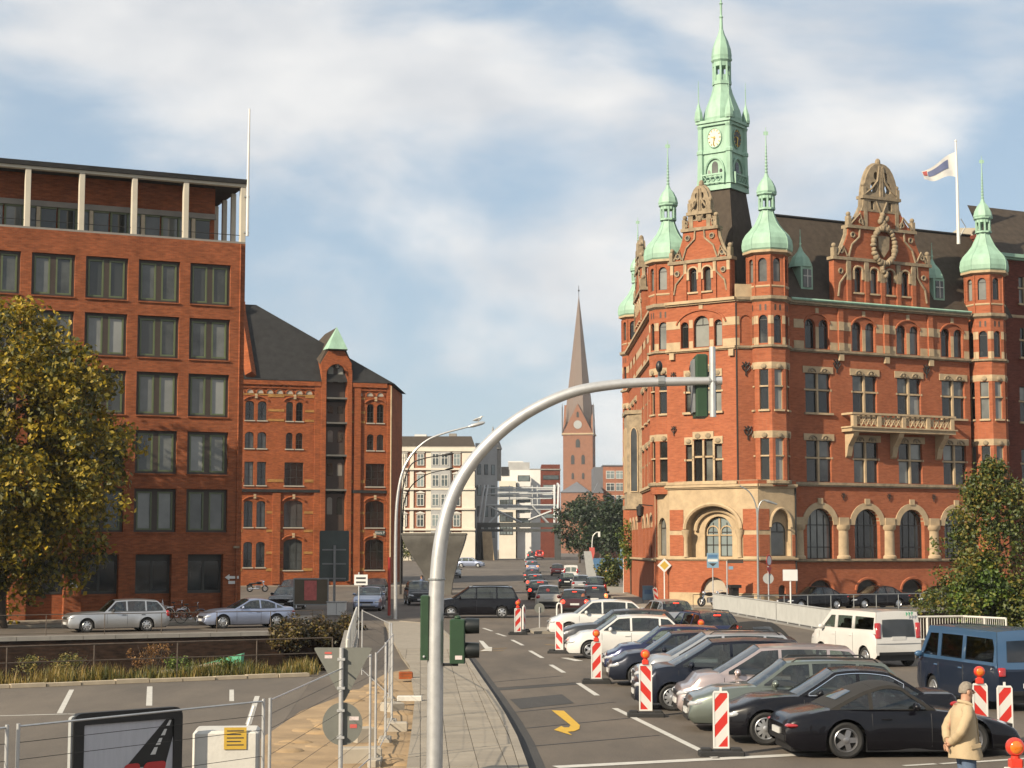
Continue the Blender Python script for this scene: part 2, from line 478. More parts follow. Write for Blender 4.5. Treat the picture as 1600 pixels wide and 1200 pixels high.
leaf_mat('leaf_autumn', [(0.05, 0.060, 0.008), (0.15, 0.14, 0.012), (0.36, 0.27, 0.016), (0.56, 0.38, 0.02)], 0.34)
leaf_mat('leaf_mixed', [(0.03, 0.05, 0.010), (0.065, 0.10, 0.014), (0.12, 0.14, 0.018), (0.24, 0.18, 0.02)])
leaf_mat('leaf_green', [(0.03, 0.06, 0.010), (0.08, 0.15, 0.016), (0.15, 0.22, 0.02), (0.24, 0.24, 0.025)])
leaf_mat('leaf_far', [(0.010, 0.024, 0.008), (0.022, 0.045, 0.012), (0.04, 0.07, 0.015)])
leaf_mat('grass_blades', [(0.05, 0.07, 0.012), (0.12, 0.12, 0.02), (0.26, 0.20, 0.04), (0.36, 0.24, 0.06)])
leaf_mat('weed_brown', [(0.12, 0.05, 0.015), (0.26, 0.12, 0.03), (0.32, 0.17, 0.03)])
leaf_mat('hedge_leaf', [(0.018, 0.024, 0.008), (0.05, 0.045, 0.012), (0.11, 0.06, 0.02), (0.18, 0.13, 0.02)])

# ---------------------------------------------------------------- mesh builder
class MB:
    def __init__(s):
        s.v = []; s.f = []; s.m = []
        s.M = Matrix()
        s.mi = 0
    def add(s, vs, fs):
        o = len(s.v)
        M = s.M
        s.v += [tuple(M @ Vector(p)) for p in vs]
        for f in fs:
            s.f.append([i + o for i in f]); s.m.append(s.mi)
        return s
    def box(s, x0, x1, y0, y1, z0, z1):
        if x0 > x1: x0, x1 = x1, x0
        if y0 > y1: y0, y1 = y1, y0
        if z0 > z1: z0, z1 = z1, z0
        return s.add([(x0, y0, z0), (x1, y0, z0), (x1, y1, z0), (x0, y1, z0), (x0, y0, z1), (x1, y0, z1), (x1, y1, z1), (x0, y1, z1)],
                     [(0, 3, 2, 1), (4, 5, 6, 7), (0, 1, 5, 4), (1, 2, 6, 5), (2, 3, 7, 6), (3, 0, 4, 7)])
    def bevbox(s, x0, x1, y0, y1, z0, z1, b):
        """box whose top edges and upright edges are chamfered"""
        r = [(x0 + b, y0), (x1 - b, y0), (x1, y0 + b), (x1, y1 - b), (x1 - b, y1), (x0 + b, y1), (x0, y1 - b), (x0, y0 + b)]
        cx, cy = (x0 + x1) / 2, (y0 + y1) / 2
        q = []
        for (x, y) in r:
            q.append((x - b if x > cx else x + b, y - b if y > cy else y + b))
        vs = [(x, y, z0) for x, y in r] + [(x, y, z1 - b) for x, y in r] + [(x, y, z1) for x, y in q]
        fs = [list(range(7, -1, -1)), list(range(16, 24))]
        for k in range(2):
            for i in range(8):
                j = (i + 1) % 8
                fs.append((k * 8 + i, k * 8 + j, k * 8 + 8 + j, k * 8 + 8 + i))
        return s.add(vs, fs)
    def prism(s, poly, z0, z1):
        n = len(poly)
        a = sum(poly[i][0] * poly[(i + 1) % n][1] - poly[(i + 1) % n][0] * poly[i][1] for i in range(n))
        if a < 0: poly = poly[::-1]
        vs = [(x, y, z0) for x, y in poly] + [(x, y, z1) for x, y in poly]
        fs = [(i, (i + 1) % n, n + (i + 1) % n, n + i) for i in range(n)]
        tri = tessellate_polygon([[Vector((x, y, 0)) for x, y in poly]])
        for t in tri:
            t = list(t)
            ax, ay = poly[t[0]]; bx, by = poly[t[1]]; cx, cy = poly[t[2]]
            if (bx - ax) * (cy - ay) - (by - ay) * (cx - ax) < 0: t.reverse()
            fs.append([n + i for i in t]); fs.append(t[::-1])
        return s.add(vs, fs)
    def panel(s, outer, holes=(), depth=0.25, y=0.0, back=False):
        """sheet in the x/z plane at y, facing -y, with holes and reveals running back by depth"""
        loops = [list(outer)] + [list(h) for h in holes]
        flat = [p for lp in loops for p in lp]
        vs = [(p[0], y, p[1]) for p in flat]
        fs = []
        for t in tessellate_polygon([[Vector((p[0], p[1], 0)) for p in lp] for lp in loops]):
            a, b, c = [flat[i] for i in t]
            ar = (b[0] - a[0]) * (c[1] - a[1]) - (b[1] - a[1]) * (c[0] - a[0])
            if abs(ar) < 1e-9: continue
            fs.append(tuple(t) if ar > 0 else tuple(t)[::-1])
        s.add(vs, fs)
        if depth:
            for k, lp in enumerate(loops):
                n = len(lp)
                ar = sum(lp[i][0] * lp[(i + 1) % n][1] - lp[(i + 1) % n][0] * lp[i][1] for i in range(n))
                vs = [(p[0], y, p[1]) for p in lp] + [(p[0], y + depth, p[1]) for p in lp]
                ff = []
                for i in range(n):
                    j = (i + 1) % n
                    q = (j, i, n + i, n + j)
                    if (ar > 0) != (k == 0): q = q[::-1]
                    ff.append(q)
                s.add(vs, ff)
        if back:
            s.add([(p[0], y + depth, p[1]) for p in flat], [f[::-1] for f in fs])
        return s
    def solid(s, outer, y0, y1, holes=()):
        return s.panel(outer, holes, y1 - y0, y0, True)
    def lathe(s, prof, seg=16, c=(0, 0), a0=0.0, capb=False, capt=True):
        vs, fs = [], []
        for (r, z) in prof:
            for k in range(seg):
                a = a0 + 2 * pi * k / seg
                vs.append((c[0] + r * cos(a), c[1] + r * sin(a), z))
        for i in range(len(prof) - 1):
            for k in range(seg):
                j = (k + 1) % seg
                fs.append((i * seg + k, i * seg + j, (i + 1) * seg + j, (i + 1) * seg + k))
        if capt: fs.append([(len(prof) - 1) * seg + k for k in range(seg)])
        if capb: fs.append([k for k in range(seg - 1, -1, -1)])
        return s.add(vs, fs)
    def tube(s, pts, r, seg=8, cap=True):
        pts = [Vector(p) for p in pts]
        rs = r if isinstance(r, (list, tuple)) else [r] * len(pts)
        vs, fs = [], []
        up = None
        for i, p in enumerate(pts):
            d = (pts[min(i + 1, len(pts) - 1)] - pts[max(i - 1, 0)])
            if d.length < 1e-9: d = Vector((0, 0, 1))
            d.normalize()
            if up is None:
                up = Vector((0, 0, 1)) if abs(d.z) < 0.9 else Vector((1, 0, 0))
            a = d.cross(up)
            if a.length < 1e-6: a = d.orthogonal()
            a.normalize()
            b = a.cross(d).normalized()
            up = b
            for k in range(seg):
                t = 2 * pi * k / seg
                q = p + a * (rs[i] * cos(t)) + b * (rs[i] * sin(t))
                vs.append(tuple(q))
        for i in range(len(pts) - 1):
            for k in range(seg):
                j = (k + 1) % seg
                fs.append((i * seg + k, (i + 1) * seg + k, (i + 1) * seg + j, i * seg + j))
        if cap:
            fs.append([k for k in range(seg)])
            fs.append([(len(pts) - 1) * seg + k for k in range(seg - 1, -1, -1)])
        return s.add(vs, fs)
    def ball(s, c, r, seg=12, rings=7):
        rx, ry, rz = r if isinstance(r, (tuple, list)) else (r, r, r)
        vs, fs = [(c[0], c[1], c[2] - rz)], []
        for i in range(1, rings):
            a = -pi / 2 + pi * i / rings
            for k in range(seg):
                t = 2 * pi * k / seg
                vs.append((c[0] + rx * cos(a) * cos(t), c[1] + ry * cos(a) * sin(t), c[2] + rz * sin(a)))
        vs.append((c[0], c[1], c[2] + rz))
        for k in range(seg):
            fs.append((0, 1 + (k + 1) % seg, 1 + k))
        for i in range(rings - 2):
            for k in range(seg):
                j = (k + 1) % seg
                fs.append((1 + i * seg + k, 1 + i * seg + j, 1 + (i + 1) * seg + j, 1 + (i + 1) * seg + k))
        e = len(vs) - 1
        b = 1 + (rings - 2) * seg
        for k in range(seg):
            fs.append((e, b + k, b + (k + 1) % seg))
        return s.add(vs, fs)
    def grid(s, rows):
        """rows of equal-length point lists -> quads"""
        n = len(rows[0])
        vs = [p for r in rows for p in r]
        fs = [(i * n + k, i * n + k + 1, (i + 1) * n + k + 1, (i + 1) * n + k) for i in range(len(rows) - 1) for k in range(n - 1)]
        return s.add(vs, fs)
    def mesh(s, name, mats, smooth=None, fix=False):
        me = bpy.data.meshes.new(name)
        me.from_pydata(s.v, [], s.f)
        if not isinstance(mats, (list, tuple)): mats = [mats]
        for m in mats:
            me.materials.append(MATS[m] if isinstance(m, str) else m)
        if len(mats) > 1:
            me.polygons.foreach_set('material_index', s.m)
        if fix:
            bm = bmesh.new(); bm.from_mesh(me)
            bmesh.ops.remove_doubles(bm, verts=bm.verts, dist=1e-5)
            bmesh.ops.recalc_face_normals(bm, faces=bm.faces)
            bm.to_mesh(me); bm.free()
        if smooth is not None:
            me.polygons.foreach_set('use_smooth', [True] * len(me.polygons))
            me.set_sharp_from_angle(angle=R(smooth))
        me.update()
        return me
    def build(s, name, mats, parent=None, smooth=None, fix=False, loc=None):
        return link(name, s.mesh(name, mats, smooth, fix), parent, loc)
def link(name, me, parent=None, loc=None, rotz=None):
    o = bpy.data.objects.new(name, me)
    COL.objects.link(o)
    if parent is not None: o.parent = parent
    if loc is not None: o.location = loc
    if rotz is not None: o.rotation_euler = (0, 0, rotz)
    return o
def tag(o, label, cat, group=None):
    o['label'] = label; o['category'] = cat
    if group: o['group'] = group
    return o
def thing(name, label, cat, loc=(0, 0, 0), rotz=0.0, group=None):
    o = bpy.data.objects.new(name, None)
    o.empty_display_size = 0.3
    COL.objects.link(o)
    o.location = loc; o.rotation_euler = (0, 0, rotz)
    return tag(o, label, cat, group)
def struct(o, kind='structure'):
    o['kind'] = kind
    return o
def copy_tree(o, parent=None):
    c = o.copy(); COL.objects.link(c)
    c.parent = parent
    for ch in list(o.children):
        copy_tree(ch, c)
    return c
def hrot(h):                             # local x along compass heading h, local y to its left
    return pi / 2 - R(h)
def arch(x0, x1, z0, zs, n=10, rise=None):
    """outline of an arched opening: sill z0, springing zs"""
    r = (x1 - x0) / 2
    h = r if rise is None else rise
    cx = (x0 + x1) / 2
    return [(x0, z0), (x1, z0)] + [(cx + r * cos(pi * k / n), zs + h * sin(pi * k / n)) for k in range(n + 1)]
def rect(x0, x1, z0, z1):
    return [(x0, z0), (x1, z0), (x1, z1), (x0, z1)]
def inset(poly, d):
    cx = sum(p[0] for p in poly) / len(poly); cz = sum(p[1] for p in poly) / len(poly)
    xs = [p[0] for p in poly]; zs = [p[1] for p in poly]
    fx = 1 - 2 * d / max(1e-6, max(xs) - min(xs)); fz = 1 - 2 * d / max(1e-6, max(zs) - min(zs))
    mx_, mz_ = (max(xs) + min(xs)) / 2, (max(zs) + min(zs)) / 2
    return [(mx_ + (x - mx_) * fx, mz_ + (z - mz_) * fz) for x, z in poly]
def text_mesh(body, size, name='lettering', ext=0.004):
    c = bpy.data.curves.new('lettering', 'FONT')
    c.body = body; c.size = size; c.extrude = ext; c.align_x = 'CENTER'; c.align_y = 'CENTER'
    o = bpy.data.objects.new('lettering', c)
    COL.objects.link(o)
    dg = bpy.context.evaluated_depsgraph_get()
    me = bpy.data.meshes.new_from_object(o.evaluated_get(dg))
    bpy.data.objects.remove(o); bpy.data.curves.remove(c)
    me.transform(Matrix.Rotation(pi / 2, 4, 'X'))
    me.name = name
    return me
def lettering(body, size, m, parent, loc):
    me = text_mesh(body, size)
    me.materials.clear(); me.materials.append(MATS[m])
    return link('lettering', me, parent, loc)
# ================================================================ SETTING: ground, road, canals
def GZ(Y):
    if Y < 170: return 0.0
    if Y < 330: return 1.8 * (Y - 170) / 160.0
    return 1.8
CANAL_L = [(-5.6, 56.0), (-53, 28.5), (-59.5, 58.6), (-7.9, 83.7)]
CANAL_R = [(15.6, 75.0), (60, 97.0), (60, 129.6), (13.2, 105.8)]
def flat(poly, z, holes=()):
    loops = [list(poly)] + [list(h) for h in holes]
    fl = [p for lp in loops for p in lp]
    fs = []
    for t in tessellate_polygon([[Vector((p[0], p[1], 0)) for p in lp] for lp in loops]):
        a, b, c = [fl[i] for i in t]
        ar = (b[0] - a[0]) * (c[1] - a[1]) - (b[1] - a[1]) * (c[0] - a[0])
        fs.append(tuple(t) if ar > 0 else tuple(t)[::-1])
    return [(p[0], p[1], z) for p in fl], fs
g = MB()
g.add(*flat([(-3000, -300), (3000, -300), (3000, 170), (-3000, 170)], 0.0, [CANAL_L, CANAL_R]))
g.grid([[(-3000, y, GZ(y)), (3000, y, GZ(y))] for y in (170, 210, 250, 290, 330, 1200, 4000, 9000)])
struct(g.build('ground', 'asphalt', fix=True))
# canal pits: quay walls and water
def edge_frame(a, b):
    d = Vector((b[0] - a[0], b[1] - a[1], 0))
    return d.length, math.atan2(d.y, d.x)
def quay(a, b, label):
    ln, rz = edge_frame(a, b)
    t = thing('quay_wall', label, 'quay wall', (a[0], a[1], 0), rz, 'canal quay walls')
    m = MB(); m.box(0, ln, 0.02, 0.6, -5.5, -0.16); m.build('wall', 'quay_brick', t)
    m = MB()
    x = 0.0
    while x < ln - 0.2:
        x1 = min(ln, x + 1.45)
        m.box(x + 0.01, x1 - 0.01, -0.06, 0.62, -0.155, 0.03 + rnd.uniform(-0.006, 0.006))
        x = x1
    struct(m.build('coping', 'concrete', t), 'stuff')
    return t
quay((-59.5, 58.6), (-7.9, 83.7), 'dark brown brick quay wall below the street with the silver cars')
quay((-7.9, 83.7), (-5.6, 56.0), 'brick canal wall below the white bridge railing')
quay((13.2, 105.8), (60, 129.6), 'dark quay wall below the three black saloons')
quay((15.6, 75.0), (13.2, 105.8), 'canal wall below the long grey panelled railing')
m = MB(); m.add(*flat(CANAL_L, -4.2)); m.add(*flat(CANAL_R, -4.2)); struct(m.build('water', 'water'))
def sheet(name, pts, z, mt, kind='structure', label=None, cat=None):
    m = MB(); m.add(*flat([(p[0], p[1]) for p in pts], z))
    o = m.build(name, mt)
    return struct(o, kind)
# parking lot on the near left, soil strip with kerb along the canal
lot = [(-6.0, 53.6), (-47, 30.0), (-47, 8), (-4.5, 8), (-4.5, 30)]
sheet('parking_lot', lot, 0.004, 'asphalt_old')
soil = [(-5.9, 56.0 - 0.2), (-52.5, 28.9), (-51.5, 27.2), (-5.9, 53.5)]
sheet('canal_bank', soil, 0.008, 'soil')
m = MB()
a, b = Vector((-6.2, 53.6, 0)), Vector((-46, 30.6, 0))
d = (b - a); ln = d.length; d.normalize()
x = 0.0
ke = struct(bpy.data.objects.new('lot_edging', None)); COL.objects.link(ke)
ke.location = a; ke.rotation_euler = (0, 0, math.atan2(d.y, d.x))
em = MB().box(0.01, 0.98, -0.12, 0.12, -0.02, 0.13).mesh('edging_stone', 'timber')
k = 0
while x < 30:
    o = link('edging_stone', em, ke, (x, rnd.uniform(-0.03, 0.03), rnd.uniform(-0.03, 0.0)), rnd.uniform(-0.02, 0.02))
    x += 1.0
# sandy works strip
sand_px = [(392, 1240), (400, 1160), (470, 1112), (560, 1078), (604, 1052), (640, 1046), (652, 1100), (644, 1150), (630, 1240)]
sp = [G(*p) for p in sand_px]
struct(sheet('sand', [(p.x, p.y) for p in sp], 0.012, 'sand'))
# loose sand heaps
m = MB()
for i in range(70):
    px, py = rnd.uniform(430, 640), rnd.uniform(1060, 1200)
    if px < 400 + (1200 - py) * 1.1: continue
    c = G(px, py)
    m.ball((c.x, c.y, 0.0), (rnd.uniform(0.15, 0.5), rnd.uniform(0.15, 0.5), rnd.uniform(0.03, 0.09)), 10, 6)
o = m.build('sand_heaps', 'sand', smooth=60)
tag(o, 'low heaps of loose yellow sand behind the construction fence', 'sand'); struct(o, 'stuff')
# ---------------- pavement with slabs and kerb stones
kerb_px = [(838, 1250), (822, 1199), (808, 1160), (790, 1125), (770, 1092), (752, 1065), (737, 1042), (722, 1020), (706, 1000), (690, 985), (664, 977), (628, 974)]
KERB = [G(*p) for p in kerb_px]
left_px = [(600, 974), (612, 1000), (628, 1030), (640, 1046), (648, 1100), (643, 1150), (630, 1250)]
LEFT = [G(*p) for p in left_px]
PAVE = [(p.x, p.y) for p in KERB] + [(p.x, p.y) for p in LEFT]
pv = MB(); pv.prism(PAVE, 0.0, 0.105)
pave = struct(pv.build('pavement', 'kerb_stone'))
def clip(subj, quad):
    outp = subj
    n = len(quad)
    for i in range(n):
        ax, ay = quad[i]; bx, by = quad[(i + 1) % n]
        inp, outp = outp, []
        if not inp: return []
        side = lambda p: (bx - ax) * (p[1] - ay) - (by - ay) * (p[0] - ax)
        for k in range(len(inp)):
            c, q = inp[k], inp[k - 1]
            sc, sq = side(c), side(q)
            if (sc >= 0) != (sq >= 0):
                t = sq / (sq - sc)
                outp.append((q[0] + (c[0] - q[0]) * t, q[1] + (c[1] - q[1]) * t))
            if sc >= 0: outp.append(c)
    return outp
def area(p):
    return 0.5 * sum(p[i][0] * p[(i + 1) % len(p)][1] - p[(i + 1) % len(p)][0] * p[i][1] for i in range(len(p)))
# shrink the outline a little for the kerb
KIN = []
for i, p in enumerate(KERB):
    q0, q1 = KERB[max(0, i - 1)], KERB[min(len(KERB) - 1, i + 1)]
    d = (q1 - q0).normalized()
    KIN.append((p.x - d.y * 0.17 * 1.0, p.y + d.x * 0.17 * 1.0))
PIN = KIN + [(p.x, p.y) for p in LEFT]
if area(PIN) < 0: PIN = PIN[::-1]
th = R(3.0)
nsl = 0
for j in range(60):
    Yb = 29.0 + j * 0.75
    if Yb > 66: break
    for i in range(-14, 10):
        x0 = i * 0.5
        off = 0.0
        def loc(x, y):
            return (x * cos(th) - (y - 30) * sin(th) * 1.0 - 0.05, y + x * sin(th))
        qd = [loc(x0 + 0.006, Yb + 0.006), loc(x0 + 0.494, Yb + 0.006), loc(x0 + 0.494, Yb + 0.744), loc(x0 + 0.006, Yb + 0.744)]
        pc = clip(PIN, qd)
        if len(pc) < 3 or abs(area(pc)) < 0.03: continue
        m = MB(); m.prism(pc, 0.06, 0.13 + rnd.uniform(-0.004, 0.004))
        m.build('slab', 'slab_stone', pave)
        nsl += 1
# kerb stones
pts = []
for i in range(len(KERB) - 1):
    n = max(1, int((KERB[i + 1] - KERB[i]).length / 1.0))
    for k in range(n):
        pts.append(KERB[i].lerp(KERB[i + 1], k / n))
pts.append(KERB[-1])
for i in range(len(pts) - 1):
    a, b = pts[i], pts[i + 1]
    d = (b - a).normalized(); n = Vector((-d.y, d.x, 0))
    a2, b2 = a + d * 0.006, b - d * 0.006
    poly = [(a2.x, a2.y), (b2.x, b2.y), (b2.x + n.x * 0.155, b2.y + n.y * 0.155), (a2.x + n.x * 0.155, a2.y + n.y * 0.155)]
    m = MB(); m.prism(poly, -0.02, 0.136); m.build('kerb', 'kerb_stone', pave)
# gutter: strip of darker tarmac along the kerb, with the kerb's shadow painted in
gl = [(p.x, p.y) for p in KERB[:9]]
gr = []
for i, p in enumerate(KERB[:9]):
    q0, q1 = KERB[max(0, i - 1)], KERB[min(8, i + 1)]
    d = (q1 - q0).normalized()
    gr.append((p.x + d.y * 0.34, p.y - d.x * 0.34))
sheet('gutter', gl + gr[::-1], 0.004, 'asphalt_patch_shadow')
# pavement round the corner building and in front of the left buildings
def raised(name, pts, z, mt):
    m = MB(); m.prism(pts, 0.0, z); return struct(m.build(name, mt))
raised('footway_corner', [(7.9, 114.5), (11.5, 111.5), (12.6, 112), (18, 113.6), (60, 135), (60, 140), (10, 160), (7.9, 160)], 0.13, 'slab_stone')
raised('footway_office', [(-60, 68.5), (-11.0, 93.0), (-11.0, 99.5), (-60, 77.6)], 0.13, 'kerb_stone')
raised('footway_far', [(-14.5, 178), (-6.5, 178), (-5.5, 330), (-30, 330), (-30, 178)], 0.13, 'kerb_stone')
raised('footway_right', [(8.4, 160), (12, 160), (14, 330), (9.8, 330)], 0.13, 'kerb_stone')
raised('traffic_island', [(3.6, 17.5), (9.5, 17.5), (9.5, 27.2), (3.6, 27.2)], 0.14, 'kerb_stone')
# ---------------- markings
MK = struct(bpy.data.objects.new('road_markings', None)); COL.objects.link(MK)
def dash(p0, p1, wd, mt='paint_white', z=0.008, name='marking_line'):
    a, b = G(*p0), G(*p1)
    d = (b - a).normalized(); n = Vector((-d.y, d.x, 0)) * (wd / 2)
    m = MB(); m.add([(q.x, q.y, z) for q in (a - n, b - n, b + n, a + n)], [(0, 1, 2, 3)] if True else [])
    return m.build(name, mt, MK, fix=True)
def mark(pxs, mt, z=0.008, name='marking'):
    m = MB(); m.add(*flat([(q.x, q.y) for q in [G(*p) for p in pxs]], z)); return m.build(name, mt, MK)
c5 = lambda x, y: (700 + x / 5.0, 960 + y / 5.0)
for (a, b) in [((275, 108), (345, 132)), ((380, 150), (450, 172)), ((500, 200), (585, 243)), ((640, 285), (738, 342)), ((803, 395), (905, 456)), ((1018, 538), (1165, 635)), ((1302, 735), (2100, 1128))]:
    dash(c5(*a), c5(*b), 0.15)
dash((868, 1199), (1300, 1177), 0.34)
dash((1412, 1197), (1462, 1194), 0.14); dash((1470, 1194), (1512, 1191), 0.14); dash((1524, 1191), (1640, 1183), 0.16)
dash((882, 1028), (905, 1033), 0.3)
mark([c5(*p) for p in [(810, 752), (905, 755), (1030, 868), (1026, 898), (985, 916), (935, 920), (970, 948), (828, 905), (885, 875), (908, 886), (945, 886), (958, 868)]], 'paint_yellow', 0.010, 'turn_arrow')
mark([c5(*p) for p in [(240, 205), (275, 210), (318, 255), (345, 258), (342, 290), (250, 288), (290, 272)]], 'paint_white', 0.010, 'turn_arrow')
dash(c5(255, 276), c5(460, 265), 0.12, 'paint_yellow_old', 0.013); dash(c5(255, 290), c5(440, 284), 0.12, 'paint_yellow_old', 0.013)
dash(c5(760, 236), c5(840, 243), 0.14, 'paint_yellow_old')
mark([(797, 1093), (878, 1085), (897, 1099), (813, 1108)], 'asphalt_patch_shadow', 0.006, 'tar_or_shadow_patch')
for (a, b) in [((805, 1113), (962, 1097)), ((822, 1138), (985, 1122)), ((833, 1166), (1030, 1149)), ((775, 1075), (905, 1066)), ((770, 1066), (880, 1056))]:
    dash(a, b, 0.06, 'tar', 0.006, 'tar_joint')
dash((770, 1078), (905, 1068), 0.55, 'asphalt_patch_shadow', 0.005, 'tar_or_shadow_patch')  # painted shadow band: its darkness is put into the road colour
# parking-lot lines
dash((93, 1115), (112, 1078), 0.13); dash((233, 1103), (234, 1073), 0.15); dash((0, 1119), (105, 1116), 0.13); dash((105, 1116), (190, 1117), 0.12)
dash((388, 1132), (402, 1088), 0.13); dash((140, 1114), (200, 1111), 0.1); dash((362, 1096), (362, 1078), 0.12)
# markings of the street beyond
for (x0, x1, y) in [(-7, 0.9, 160), (-6.5, 1.5, 250), (-7, 2, 300)]:
    m = MB(); m.add([(x0, y - .25, GZ(y - .25) + .012), (x1, y - .25, GZ(y - .25) + .012), (x1, y + .25, GZ(y + .25) + .012), (x0, y + .25, GZ(y + .25) + .012)], [(0, 1, 2, 3)])
    m.build('stop_line', 'paint_white', MK)
# ---------------- railings
def railing(name, label, pts, mt, hgt=1.0, step=2.0, bal=0.14, panelled=False, group=None, z=0.0, r=0.03):
    t = thing(name, label, 'railing', (pts[0][0], pts[0][1], z), 0, group)
    o = Vector((pts[0][0], pts[0][1], 0))
    bm_ = MB()
    for i in range(len(pts) - 1):
        a, b = Vector((pts[i][0], pts[i][1], 0)) - o, Vector((pts[i + 1][0], pts[i + 1][1], 0)) - o
        ln = (b - a).length
        m = MB(); m.tube([a + Vector((0, 0, hgt)), b + Vector((0, 0, hgt))], r, 8)
        m.build('top_rail', mt, t)
        m = MB(); m.tube([a + Vector((0, 0, 0.12)), b + Vector((0, 0, 0.12))], r * 0.7, 6); m.build('bottom_rail', mt, t)
        n = max(1, round(ln / step))
        pm = None
        d = (b - a).normalized()
        for k in range(n + 1):
            p = a.lerp(b, k / n)
            m = MB(); m.tube([p + Vector((0, 0, -0.05)), p + Vector((0, 0, hgt + (0.04 if panelled else 0)))], r * 0.95, 8)
            m.build('post', mt, t)
        k = 0.0
        while k < ln:
            p = a + d * k
            if bal: bm_.tube([p + Vector((0, 0, 0.12)), p + Vector((0, 0, hgt))], 0.013 if not panelled else 0.016, 4, False)
            k += bal if bal else 99
    if bal: struct(bm_.build('balusters', mt, t), 'stuff')
    return t
railing('bridge_railing', 'long grey steel railing with upright bars right of the road, before the red corner building', [(12.7, 110.5), (14.0, 93), (15.35, 75.5)], 'railing_grey', 1.05, 2.5, 0.075, True, r=0.04)
railing('bridge_railing', 'short white railing behind the white van and blue van', [(15.6, 72.5), (18.9, 73.6), (20.0, 71.2)], 'railing_white', 1.05, 1.6, 0.13, r=0.045)
railing('bridge_railing', 'white railing at the left edge of the bridge behind the triangular sign', [(-7.6, 86), (-5.9, 64), (-5.2, 55.5)], 'railing_white', 1.0, 2.4, 0.10, r=0.045)
railing('canal_fence', 'thin rusty three-rail fence along the weedy canal bank', [(-5.7, 55.9), (-50.0, 30.3)], 'rust_rail', 1.05, 2.6, 0, r=0.022)
t = [o for o in COL.objects if o.name.startswith('canal_fence')][0]
a, b = Vector((0, 0, 0)), Vector((-44.3, -25.6, 0))
m = MB(); m.tube([a + Vector((0, 0, 0.58)), b + Vector((0, 0, 0.58))], 0.018, 6); m.build('middle_rail', 'rust_rail', t)
a, b = Vector((-58, 59.9)), Vector((-9.0, 83.7))
railing('quay_fence', 'dark thin railing on the quay in front of the silver cars', [(a.x, a.y), (b.x, b.y)], 'rust_rail', 0.95, 2.6, 0, r=0.02)
railing('quay_fence', 'thin grey railing on the quay in front of the black saloons', [(13.6, 106.6), (58, 129.3)], 'grey_steel', 1.0, 1.75, 0, r=0.03)
railing('parapet_railing', 'thin dark handrail at the foot of the red corner building', [(11.6, 112.5), (19.5, 113.8)], 'iron', 0.95, 2.2, 0, r=0.02)
# ================================================================ BUILDINGS ON THE LEFT
# ---------------- office block
OH = 66.0
off = thing('office_building', 'tall orange brick office block with cream loggia on its top floor', 'building', (-15.0, 97.0, 0), hrot(OH))
ROWS = [(17.38, 19.68), (14.3, 16.6), (11.13, 13.5), (7.95, 10.3), (4.77, 7.13)]
NB = 10
XL = -3.4 - 2.86 * (NB - 1) - 1.6
# wall as piers and spandrels (clean rectangles)
xs = [XL]
for k in range(NB - 1, -1, -1): xs += [-3.11 - 2.86 * k, -0.82 - 2.86 * k]
xs.append(0.0)
zs = [3.57]
for (z0, z1) in ROWS[::-1]: zs += [z0, z1]
zs.append(20.95)
pier = MB()
for i in range(0, len(xs), 2): pier.box(xs[i], xs[i + 1], 0, 0.42, 3.9, 20.95)
for i in range(0, len(xs), 2):
    a = xs[i] - (0.18 if i else 0); b = xs[i + 1] + (0.14 if i < len(xs) - 2 else 0)
    pier.box(a, b, 0.0, 0.6, 0, 3.9)
for k in range(NB):
    x0, x1 = -3.11 - 2.86 * k, -0.82 - 2.86 * k
    pier.box(x0 + 0.14, x1 - 0.18, 0, 0.6, 3.57, 3.9)
    for i in range(0, len(zs), 2):
        pier.box(x0, x1, 0.001, 0.42, max(3.9, zs[i]), zs[i + 1])
pier.box(XL, 0, 0.42, 12, 3.9, 20.9)
pier.box(XL, 0, 0.9, 12, 0.0, 3.9)
pier.build('wall', 'office_brick', off)
fm = MB()       # brown surround filling the opening
def office_window(par, x0, x1, z0, z1):
    w = x1 - x0
    f = MB()
    f.box(x0, x0 + 0.16, 0.20, 0.34, z0, z1).box(x1 - 0.16, x1, 0.20, 0.34, z0, z1)
    f.box(x0 + 0.16, x1 - 0.16, 0.20, 0.34, z1 - 0.16, z1).box(x0 + 0.16, x1 - 0.16, 0.16, 0.34, z0, z0 + 0.12)
    c = (x0 + x1) / 2
    f.box(c - 0.15, c + 0.15, 0.18, 0.34, z0 + 0.12, z1 - 0.16)
    wo = f.build('window', 'brown_frame', par)
    for (a, b) in ((x0 + 0.16, c - 0.15), (c + 0.15, x1 - 0.16)):
        g = MB()
        q = 0.085
        za, zb = z0 + 0.12, z1 - 0.16
        g.box(a, a + q, 0.17, 0.3, za, zb).box(b - q, b, 0.17, 0.3, za, zb).box(a + q, b - q, 0.17, 0.3, za, za + q).box(a + q, b - q, 0.17, 0.3, zb - q, zb)
        g.build('sash', 'green_frame', wo)
        p = MB(); p.box(a + q, b - q, 0.25, 0.27, za + q, zb - q); p.build('pane', 'pane_office', wo)
    s = MB(); s.box(x0 - 0.02, x1 + 0.02, -0.07, 0.2, z0 - 0.07, z0); s.build('sill', 'office_brick', wo)
    return wo
